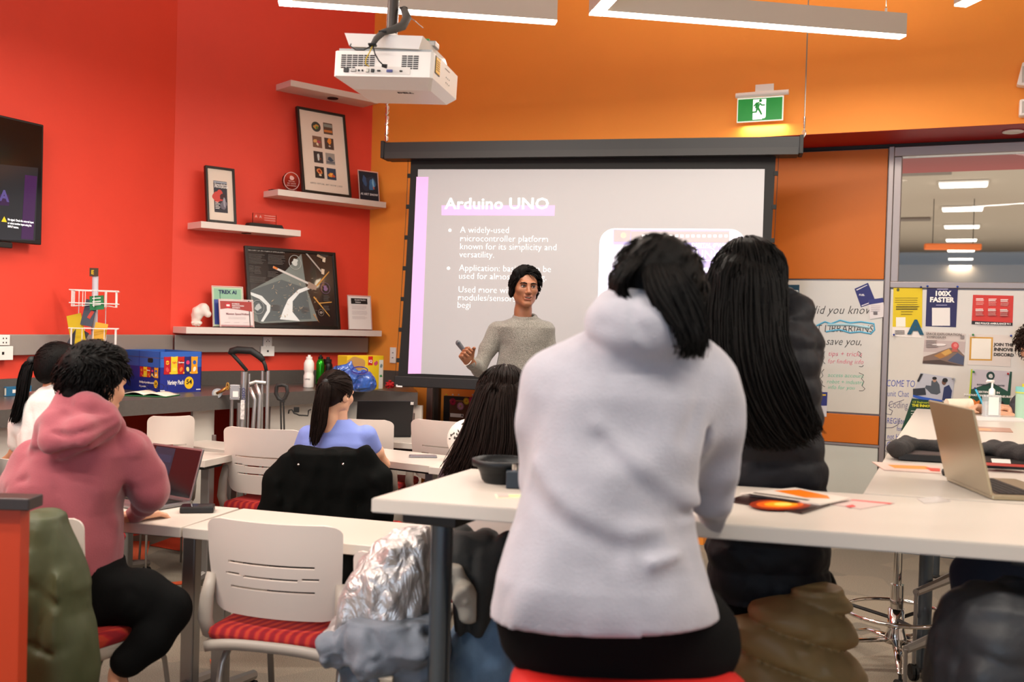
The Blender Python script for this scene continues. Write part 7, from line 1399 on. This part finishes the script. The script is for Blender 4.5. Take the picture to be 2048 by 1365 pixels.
def sheetP(name,label,cat,pts,z,th,m,shapes=()):
    P=[W(CZ(x,y,z)) for x,y in pts]; c=sum((Vector((q.x,q.y,0)) for q in P),Vector())/len(P); o=thing(name,label,cat,(c.x,c.y,z))
    A=sum(P[k].x*P[(k+1)%len(P)].y-P[(k+1)%len(P)].x*P[k].y for k in range(len(P))); Q=[(q.x-c.x,q.y-c.y) for q in (P if A>0 else P[::-1])]
    MB().prism(Q,.0005,th).build('paper',m,o)
    for i,(n_,col,pp2) in enumerate(shapes):
        q2=[W(CZ(x,y,z+th)) for x,y in pp2]; B_=sum(q2[k].x*q2[(k+1)%len(q2)].y-q2[(k+1)%len(q2)].x*q2[k].y for k in range(len(q2))); q2=[(q.x-c.x,q.y-c.y) for q in (q2 if B_>0 else q2[::-1])]
        MB().prism(q2,th+i*.0004,th+(i+1)*.0004).build(n_,mat('ink_'+col,col,.4),o)
    return o
def ov(cx,cy,rx,ry,n=16): return [(cx+rx*math.cos(2*math.pi*k/n),cy+ry*math.sin(2*math.pi*k/n)) for k in range(n)]
sheetP('magazine','dark magazine with a fiery orange cover at the front of the right high table','magazine',[(1455,1005),(1500,990),(1660,1012),(1604,1030)],HT,.006,mat('mag_dark','#2A1410',.3),[('cover_glow','#8A2A0C',ov(1560,1010,62,11)),('cover_glow','#D85A10',ov(1560,1010,48,8)),('cover_glow','#F2A01E',ov(1562,1010,34,5)),('cover_glow','#FAD860',ov(1566,1010,18,3))])
sheetP('magazine','white magazine with an orange sun and black lettering, behind the fiery one','magazine',[(1480,990),(1590,979),(1700,1000),(1640,1012)],HT+.006,.005,mat('mag_white','#DCD2C6',.35),[('orange_sun','#E87A10',[(1548,982),(1600,980),(1655,992),(1660,998),(1610,996)]),('title_bar','#2A2020',[(1490,990),(1500,988.5),(1600,1003),(1592,1005)]),('title_bar','#3A2A20',[(1505,987),(1510,986),(1620,1001),(1614,1002)])])
sheetP('leaflet','pinkish leaflet with a red edge lying right of the magazines','leaflet',[(1660,1010),(1700,1000),(1790,1008),(1720,1020)],HT,.002,mat('leaf_pink','#C8AFA8',.4),[('red_edge','#D23A3A',[(1700,1001),(1708,1000),(1785,1007),(1780,1009)]),('red_edge','#D23A3A',[(1690,1013),(1705,1010),(1712,1014),(1700,1016)])])
sheetP('leaflet','faint translucent plastic label on the right high table near the laptop','label',[(1832,998),(1880,994),(1902,1004),(1848,1008)],HT,.0015,mat('clear_label','#CFC6C0',.2))
sheetP('magazine','orange and pink brochure under the dark closed laptop on the right table','magazine',[(1744,926),(1880,935),(1882,949),(1768,942)],HT,.004,mat('mag_pale','#D8BCB0',.35),[('orange_patch','#E89040',[(1775,930),(1850,933),(1872,940),(1790,937)]),('red_patch','#C84838',[(1850,936),(1880,938),(1880,944),(1862,943)])])
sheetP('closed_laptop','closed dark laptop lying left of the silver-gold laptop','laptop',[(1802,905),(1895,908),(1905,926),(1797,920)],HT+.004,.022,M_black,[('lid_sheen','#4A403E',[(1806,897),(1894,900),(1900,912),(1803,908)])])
sheetP('closed_laptop','closed dark laptop on the right side of the silver-gold laptop lid','laptop',[(1960,912),(2060,918),(2075,942),(1965,936)],HT,.022,M_black,[('cover_print','#A03028',[(1965,925),(2060,931),(2062,936),(1966,931)]),('label_white','#D8D4CE',[(1982,918),(2020,920),(2022,928),(1984,926)])])
sheetP('notebook','open notebook under the writing hand','notebook',[(1946,834),(2045,838),(2050,845),(1955,843)],HT,.006,mat('note_white','#DCD6D2',.5))
sheetP('leaflet','long orange and grey strip of paper behind the laptop lid','leaflet',[(1925,853),(2020,858),(2026,866),(1932,862)],HT,.003,mat('leaf_copper','#B08A78',.35),[('copper_patch','#D8A078',[(1930,855),(1980,858),(1984,862),(1934,860)])])
dg=(MCi@W(CZ(1830,905,HT+.02))).y
for (lb,pts,rs) in(('dark grey knitted glove bundle lying on the closed laptop left of the lid',[(1795,893),(1820,885),(1868,889),(1895,886)],[.030,.03,.022,.02]),('dark grey scarf bundle right of the silver-gold laptop lid',[(1950,895),(1985,893),(2022,900),(2055,905)],[.018,.030,.034,.04])):
    cc=[C(x,y,3.62) for x,y in pts]; zc=HT+.03; cc=[Vector((q.x,q.y,zc+.005*math.sin(i*3))) for i,q in enumerate(cc)]
    cc=[CZ(x,y+6,HT+.04) for x,y in pts]
    o=thingC('scarf',lb,'clothing',Vector((cc[1].x,cc[1].y,HT+.02))); lo=(min(q.x for q in cc)-.07,min(q.y for q in cc)-.08,HT+.0); hi=(max(q.x for q in cc)+.07,max(q.y for q in cc)+.08,HT+.12)
    sm('knit',[U(chain([q for q in cc],[r*1.1 for r in rs])),U(chain([q+Vector((.01,.04,-.01)) for q in cc],[r*1.0 for r in rs]),.01),D(nz(30,.008,int(pts[0][0])%50))],lo,hi,.006,mat('dark_knit','#33302F',.9,bump=.6,bscale=150),o)
p=W(CZ(1886,952,HT)); o=thing('cable_end','short black connector lying at the foot of the laptop lid','connector',p); MB().tube([(0,0,.012),(.02,.01,.012),(.05,.03,.006)],[.012,.01,.005],8).build('plug',M_rub,o,smooth=True)
# sanitizer
p=W(CZ(1982,836,HT)); dS=(MCi@p).y; sz=dS/1991; o=thing('sanitizer_bottle','clear pump bottle of hand sanitizer with a white label on the far right table','bottle',p,YAW)
MB().box((0,0,.5*46*sz),(33*sz,.05,46*sz),bev=.008).build('bottle_body',mat('clear_plastic','#EEF2F4',.08,alpha=.28),o); MB().box((0,0,.42*40*sz),(29*sz,.042,32*sz),bev=.006).build('gel',mat('clear_gel','#D8E0E4',.2,alpha=.4),o)
MB().box((0,-.0265,24*sz),(20*sz,.002,36*sz)).build('label',M_white,o); MB().lathe([(6*sz,46*sz),(6*sz,56*sz),(4.2*sz,58*sz),(2*sz,60*sz),(2*sz,72*sz)],16).build('pump_collar',M_white,o,auto=50)
MB().tube([(3*sz,0,73*sz),(-10*sz,0,73.5*sz),(-12*sz,0,71*sz)],[.009,.007,.004],8).build('pump_nozzle',M_white,o,smooth=True)
p=W(CZ(1917,826,HT)); o=thing('paper_roll','roll of cream paper towel lying behind the silver-gold laptop','paper roll',p,YAW); MB().cyl((-.075,0,.042),(.075,0,.048),.042,24).build('roll',mat('cream_paper','#E2D8C2',.8,fold=.3,fscale=14),o,auto=40); MB().cyl((.0752,0,.048),(.0765,0,.048),.014,16).build('core',mat('cardboard','#A0784E',.8),o)
# ---------------------------------------------------------------- posters and writing on the whiteboards
def bp(px,py,off=0): p=WP(px,py,(0,YB-off,0),(0,1,0)); return p.x,p.z
BM=planeM((0,YB,0),(1,0,0))   # local x = world x, y = z, normal towards the room
g_=random.Random(12)
def poster(name,label,pts,col,shapes=(),texts=(),pins=(),cat='poster',rough=.45,off=.0):
    P=[bp(*q) for q in pts]; x=[q[0] for q in P]; z=[q[1] for q in P]; cx,cz=(min(x)+max(x))/2,(min(z)+max(z))/2
    o=thing(name,label,cat,(cx,YB-.002,cz))
    A=sum(P[k][0]*P[(k+1)%len(P)][1]-P[(k+1)%len(P)][0]*P[k][1] for k in range(len(P))); Q=P if A>0 else P[::-1]
    MB(BM).prism(Q,.0012+off,.0022+off).build('paper',mat('paper_'+col,col,rough),o)
    for i,(n_,c,pp2) in enumerate(shapes):
        q2=[bp(*q) for q in pp2]; B_=sum(q2[k][0]*q2[(k+1)%len(q2)][1]-q2[(k+1)%len(q2)][0]*q2[k][1] for k in range(len(q2)))
        MB(BM).prism(q2 if B_>0 else q2[::-1],.0022+off,.0027+off+.0005*i).build(n_,mat('ink_'+c,c,.5),o)
    k=.0030+off+.0005*len(shapes)
    for (s,px,py,size,c,of,al) in texts:
        u,v=bp(px,py); text('lettering',s,size*pxm,mat('ink_'+c,c,.6),o,BM@Matrix.Translation((u,v,k)),off=of,align=al,line=.85)
    for (px,py,c) in pins:
        u,v=bp(px,py); MB(BM).lathe([(.007,0),(.007,.008),(.004,.012),(.006,.018),(.001,.02)],10,M=Matrix.Translation((u,v,k))).build('push_pin',mat('pin_'+c,c,.3),o,smooth=True)
    return o
pxm=6.95/1991
def lines(x0,y0,x1,n,dy,c,h=1.2,jit=.25): return [('text_line',c,[(x0,y0+i*dy),(x1-(x1-x0)*jit*g_.random(),y0+i*dy),(x1-(x1-x0)*jit*.5,y0+i*dy+h),(x0,y0+i*dy+h)]) for i in range(n)]
q4=lambda x0,y0,x1,y1:[(x0,y0),(x1,y0),(x1,y1),(x0,y1)]
poster('poster','yellow award poster with a big dark letter A, pinned on the right whiteboard',[(1787,573),(1845,575),(1843,676),(1784,673)],'#E4DCD4',[('yellow_field','#D9BE12',[(1787,573),(1845,575),(1844,656),(1785,654)]),('code_patch','#EDE6D8',q4(1792,635,1811,654)),('crest','#5A5A18',ov(1796,580,3,3.5,10))]+lines(1790,596,1842,3,4.2,'#8A7A10')+lines(1794,609,1838,1,4,'#8A7A10')+lines(1792,613,1840,2,4.5,'#4A4210',2)+lines(1802,623,1828,2,5,'#8A7A10')+lines(1790,661,1812,3,3,'#8A8480'),
 [('A',1831,668,38,'#14506A',.006,'CENTER')],[(1842,575,'#1A2A6A'),(1788,670,'#1A3A9A')])
poster('poster','navy poster reading 100X FASTER, pinned on the right whiteboard',[(1854,572),(1916,573),(1912,655),(1851,653)],'#221F52',[('code_patch_blank','#E2DEDA',q4(1864,616,1900,652)),('text_line','#B8B4D8',q4(1874,578,1896,579.4)),('text_line','#B8B4D8',q4(1872,610,1894,611.2))],
 [('100X',1885,592,13,'#F2EEEA',.0022,'CENTER'),('FASTER',1883.5,604.5,13,'#F2EEEA',.0022,'CENTER')],[(1855,573,'#1A3A9A'),(1915,574,'#1A4AB0')])
RP=[('black_foot','#1E1A1A',[(1943.5,642),(2025,646),(2025,652),(1943,649)])]
for (x,y) in((1952,597),(1977,598),(2001,599),(1951,618),(1976,618),(2000,619)): RP+=lines(x,y,x+17,2,3.0,'#F0DCD8',1.8)+lines(x,y+7,x+17,3,2.6,'#E8A8A0',.9)
poster('poster','red emergency contact poster with white columns of text on the right whiteboard',[(1946,590),(2027,592),(2025,652),(1943,649)],'#C8352C',RP,[('FIRE POLICE AMBULANCE 911',1950,648.5,4.6,'#F2EEEA',.0006,'LEFT')])
poster('poster','pale symposium poster with a pink burst over rocky ground on the right whiteboard',[(1850,663),(1932,668),(1927,733),(1845,727)],'#C9BDB6',[('sky','#B8A8A4',[(1849,680),(1931,684),(1929,706),(1847,704)]),('ground','#7A6458',[(1847,714),(1870,707),(1900,696),(1915,697),(1929,712),(1927,732),(1845,726)]),('ground','#A8743A',[(1868,712),(1892,700),(1910,702),(1896,712),(1880,718)]),('ground','#C89A50',[(1882,706),(1898,698),(1904,706),(1890,712)]),('ground','#4A5068',[(1895,722),(1915,706),(1928,714),(1927,731)]),('ground','#4A3A34',[(1846,722),(1880,720),(1900,726),(1926,732),(1845,727)]),('stem','#B06050',[(1906,692),(1912,692),(1916,704),(1903,704)]),('burst','#C8504E',ov(1910,692,7.5,7.5)),('burst','#DA7E78',ov(1911,691,4,4)),('cloud','#E0D8D4',ov(1878,690,14,2.5)),('code_patch_blank','#8A8280',q4(1921,671,1928,678))]+lines(1852,681,1876,5,3.2,'#8E8480',.9),
 [('SPACE EXPLORATION',1852,670,6.4,'#4A4440',0,'LEFT'),('SYMPOSIUM',1853,676.5,6.4,'#4A4440',0,'LEFT')])
poster('poster','white poster reading JOIN THE INNOV8 DISCORD with a gold-framed square',[(1938,668),(2023,671),(2021,734),(1936,730)],'#D6CCC4',[('gold_border','#C8963C',[(1940,674),(1986,675),(1984,722),(1938,721)]),('blank_square','#E8E2D6',[(1943.5,677),(1982.5,678),(1981,719),(1942,718)])],
 [('JOIN THE',1988,692,7.8,'#2C2622',.0010,'LEFT'),('INNOV8',1987.5,702,8.6,'#2C2622',.0012,'LEFT'),('DISCORD',1987,712,7.9,'#2C2622',.0010,'LEFT')],[(1946,670,'#2A8A4A'),(2022,672,'#1A3A9A')])
gp=poster('poster','green certificate in innovation poster with a round badge, behind the sanitizer bottle',[(1942,739),(2024,744),(2018,828),(1935,823)],'#1E4A38',[('lime_edge','#B8C830',[(1942,739),(1945,739),(1938,823),(1935,823)]),('grey_field','#C2BAC0',[(1945,739),(2020,743),(2015,783),(1983,765),(1943,779)]),('badge','#1C3A34',ov(1981,752,8.5,8.5)),('ribbon','#1C3A34',[(1977,758),(1986,758),(1986,765),(1981.5,762),(1977,765)]),('star','#D8772C',[(1938,812),(1945,806),(1946,798),(1953,804),(1960,800),(1958,812),(1964,824),(1940,823)]),('dark_arch','#1A1210',ov(2002,818,8,16))],
 [('e',1981,756,15,'#D8D4D0',.0018,'CENTER'),('ENTREPRENEURSHIP CENTRE',1981,772,3.6,'#3A3A40',.0003,'CENTER'),('CERTIFICATE IN',1976,787,5.6,'#E8E4DC',.0008,'CENTER'),('INNOVATION & ENTREPRENEURSHIP',1978,794,5.2,'#E8E4DC',.0008,'CENTER')],[(1947,744,'#2A8A4A'),(2016,748,'#B01820')])
poster('poster','tilted poster of two people at a machine above a dark green text block',[(1841,746),(1910,757),(1893,862),(1802,862)],'#17402C',[('photo_field','#B4B4BC',[(1841,746),(1910,757),(1903,806),(1823,797)]),('figure_grey','#4A5058',[(1863,762),(1872,760),(1879,770),(1881,786),(1874,790),(1862,788),(1850,776),(1852,771),(1862,772)]),('face','#B08870',ov(1869,760,4,5)),('figure_navy','#252E58',[(1888,775),(1898,770),(1904,782),(1901,803),(1884,801)]),('face','#6A4838',ov(1888,765,4.5,5.5)),('hair','#16100E',ov(1890,761,5.5,4.5)),('hair','#1C1410',ov(1869,757,4.5,3)),('machine','#2A2C34',[(1826,778),(1850,776),(1852,790),(1826,792)]),('blue_hose','#2C56B0',[(1826,790),(1850,795),(1885,801),(1884,804),(1840,799),(1826,794)]),('dark_tool','#1A1618',[(1841,748),(1846,748),(1838,764),(1834,763)])]+lines(1822,822,1846,8,5,'#C8D0C4',1.2),
 [('CE Engineering',1825,806,5.6,'#B8C028',.0004,'LEFT'),('THE INNOVATION',1824,813,6.6,'#D8D030',.0012,'LEFT')],[(1905,757,'#B8B4B0')])
poster('poster','dark teal strip lettered WALKER at the left of the left whiteboard',[(1562,570),(1599,570),(1598,601),(1562,601)],'#123C50',[('mist','#2A5A6A',[(1562,592),(1598,590),(1598,601),(1562,601)])],[('WALKER',1598,588,10.5,'#E8ECEC',.0008,'RIGHT')])
poster('poster','small navy card tilted at the top of the left whiteboard',[(1709,578),(1736,566),(1752,605),(1722,615)],'#26286A',[('card_outline','#D8D4DC',[(1712,580),(1734,570),(1735,571),(1714,581.5)]),('card_outline','#D8D4DC',[(1723,611),(1748,602),(1748.5,603.5),(1723.5,613)])],[('FUEL',1718,592,5,'#E8E4EC',.0005,'LEFT')],off=.0)
poster('poster','small white card with a blue header overlapping the navy card',[(1737,600),(1766,596),(1770,634),(1740,639)],'#DCD4D4',[('blue_header','#2E3274',[(1737,600),(1766,596),(1767,605),(1738,610)])]+lines(1742,612,1762,4,3.4,'#A8A0A8',.9)+[('code_patch_blank','#6A6468',q4(1747,624,1755,630))],off=.004)
poster('poster','navy and white sheet beside the navy puffer jacket, low on the left whiteboard',[(1630,784),(1655,785),(1653,834),(1630,834)],'#2A2F74',[('white_foot','#D0CCD0',[(1630,812),(1654,812),(1653,834),(1630,834)]),('yellow_word','#D8B030',[(1643,789),(1652,789),(1652,792),(1643,792)])])
def script(par,s,px,py,size,c,shear=.25,off=-.0006,sx=1,cs=1): u,v=bp(px,py); return text('handwriting',s,size*pxm,mat('marker_'+c,c,.5),par,BM@Matrix.Translation((u,v,.0012))@Matrix.Rotation(R(1.0),4,'Z'),off=off,shear=shear,sx=sx,cs=cs)
wr_=thing('marker_writing','marker writing about librarians on the left whiteboard in black, blue, pink and green','writing',(-.7,YB-.001,1.4))
script(wr_,'did you know',1621,628,24,'#3A3430',.35,sx=.85,cs=1.05); 
u,v=bp(1632,655); hl=MB(BM)
def scr_(pts,r,c,nm): MB(BM).tube([(*bp(*q),.0012) for q in pts],r,5).build(nm,mat('marker_'+c,c,.6),wr_)
scr_([(1633,652),(1650,644),(1662,648),(1680,641),(1700,646),(1722,644),(1748,648),(1749,660),(1742,668),(1720,664),(1700,666),(1680,660),(1662,662),(1652,664)],.006,'#5FB4D8','blue_highlight'); scr_([(1655,650),(1700,650),(1740,656)],.009,'#A8D0DC','blue_highlight')
script(wr_,'T LIBRARIANS',1632,664,20.5,'#2E2A2C',.1,sx=.86); script(wr_,'save you,',1651,690,22,'#3A3430',.35,sx=.85)
script(wr_,'tips + tricks',1656,712,13.5,'#D8486A',.2); script(wr_,'for finding info',1655,727,13,'#D8486A',.2,sx=.9)
script(wr_,'access account',1655,754,11.5,'#3FBF96',.2); script(wr_,'robot + industry',1653,767,11.5,'#3FBF96',.2,sx=.92); script(wr_,'info for you',1655,778,11,'#3FBF96',.2)
for pts in([(1716,703),(1722,707),(1719,712),(1723,716)],[(1650,703),(1646,710),(1649,716),(1645,722),(1650,728)],[(1718,733),(1724,734),(1727,731)],[(1648,739),(1643,745),(1646,752),(1640,758),(1645,764),(1643,770),(1650,774)],[(1718,746),(1727,750),(1723,758),(1728,764),(1724,772),(1730,778),(1726,782),(1718,782)],[(1624,752),(1632,756),(1630,764),(1624,766)]): scr_(pts,.0018,'#3A3430','marker_bracket')
wr_=thing('marker_writing','outlined blue and black marker writing low on the right whiteboard','writing',(-.35,YB-.001,.9))
for s,x,y,sz_,c in(('COME TO',1772,773,19,'#4A54A8'),('unit Chat',1774,793,17,'#6A6FA8'),('Coding',1776,816,20,'#7A7488'),('REGISter',1773,847,16,'#3A44A0'),('for',1793,862,13,'#3A44A0'),('not Here',1774,878,15,'#3A44A0'),('Co',1772,897,20,'#4A54A8')): script(wr_,s,x,y,sz_,c,.1,off=-.0004,sx=.62)
for pts in([(1770,800),(1767,815),(1772,828),(1782,830),(1785,822),(1778,818)],[(1771,838),(1770,856),(1784,856),(1796,850),(1798,840)],[(1770,868),(1769,882),(1784,880),(1792,888)],[(1771,890),(1768,900),(1776,906),(1786,902)]): scr_(pts,.0020,'#4A4668','marker_outline')
scr_([(1776,812),(1790,806),(1808,800)],.0018,'#7A7488','marker_outline')
# pencil case or cup with pink shape at the right edge of the far table
p=W(CZ(2046,838,HT)); o=thing('sticker_bottle','mint green bottle with a pink melon sticker at the far right edge','bottle',p,YAW); dS=(MCi@p).y; s=dS/1991
MB().cyl((0,0,0),(0,0,52*s),15*s,24).build('body',mat('mint_plastic','#A8CCB4',.4),o,auto=40); MB().cyl((0,0,52*s),(0,0,64*s),15.5*s,24).build('lid',mat('mint_lid','#7FC4C0',.4),o,auto=40); MB().cyl((0,0,51*s),(0,0,54*s),15.7*s,24).build('yellow_ring',mat('lime','#C8D060',.4),o,auto=40)
MB().cyl((0,0,64*s),(0,0,70*s),4*s,12).build('spout',mat('yellow_spout','#D8C840',.4),o)
# strip of plastic film over the window frame, bulletin board with flowers
def ub(px,py,off=.04): return WP(px,py,(0,YU-off,0),(0,1,0))
a=ub(886,792); b=ub(1120,792); c_=ub(886,905)
bb=thing('bulletin_board','black-framed brown pinboard with paper flowers, low on the wall below the screen','pinboard',((a.x+b.x)/2,YU-.02,a.z)); UM=planeM((0,YU,0),(1,0,0))
MB(UM).b2((a.x,c_.z,.0),(b.x,a.z,.03),bev=.003).build('board_frame',M_bm,bb); d2=ub(899,800); MB(UM).b2((d2.x,c_.z+.02,.03),(b.x-.04,d2.z-.0,.034)).build('cork',mat('cork_brown','#5C3A26',.8,bump=.3),bb); MB(UM).b2((d2.x,d2.z-.008,.034),(b.x-.04,d2.z,.040)).build('board_rail',mat('oak_rail','#8A6038',.5),bb)
for i,(px,c) in enumerate(((892,'#E8E020'),(905,'#D8D8D8'),(917,'#C8C0C8'),(945,'#D8D8D8'))):
    q=ub(px,790); MB(UM).ell((q.x,q.z,.036),(.006,.006,.006),8,6).build('push_pin',mat('pin_'+c,c,.3),bb)
for (px,py,r,c1,c2) in((906,804,.030,'#A81840','#6A1028'),(921,813,.032,'#C890A8','#C8B040'),(933,803,.028,'#D8B828','#C88018'),(944,802,.034,'#B02850','#D8B040'),(952,808,.026,'#C86088','#E8D0D8')):
    q=ub(px,py); m=MB(UM)
    for k in range(14):
        a_=k*6.283/14; m.ell((q.x+math.cos(a_)*r*.6,q.z+math.sin(a_)*r*.6,.042),(r*.42,r*.12,.004),8,5,rot=(0,0,a_))
    m.build('paper_flower',mat('flower_'+c1,c1,.7),bb,kind='stuff'); MB(UM).ell((q.x,q.z,.046),(r*.2,r*.2,.006),10,6).build('flower_centre',mat('flower_'+c2,c2,.7),bb)
q0=ub(900,827); q1=ub(926,836); MB(UM).b2((q0.x,q1.z,.034),(q1.x,q0.z,.036)).build('note',M_white,bb); text('lettering','A',.03,M_ink,bb,UM@Matrix.Translation((q1.x-.02,q1.z+.006,.037)),off=.001)
q0=ub(889,846); q1=ub(915,870); MB(UM).b2((q0.x,q1.z,.034),(q1.x,q0.z,.036)).build('note',mat('note_grey','#B8B0B4',.6),bb)
# white patterned round back seen over the chair
o=thingC('patterned_bag','white round bag with a grey cut-out pattern behind the second row chair','bag',CZ(930,890,.74)); q=C(938,864,5.45); q.z=.857
MB(MC).ell(tuple(q),(.12,.06,.115),28,14).build('bag_body',mat('bag_white','#E6DFD6',.5),o,smooth=True); m=MB(MC)
for k in range(70):
    a_=g_.uniform(0,3.14); rr_=g_.uniform(.2,.85); x=math.cos(a_)*rr_*.12; z=math.sin(a_)*rr_*.115; y=-.06*math.sqrt(max(0,1-(x/.12)**2-(z/.115)**2)); m.ell((q.x+x,q.y+y,q.z+z),(.008*g_.uniform(.6,1.4),.003,.004),8,4,rot=(0,g_.uniform(0,3),0))
m.build('pattern',mat('pattern_grey','#4A4640',.6),o,kind='stuff')
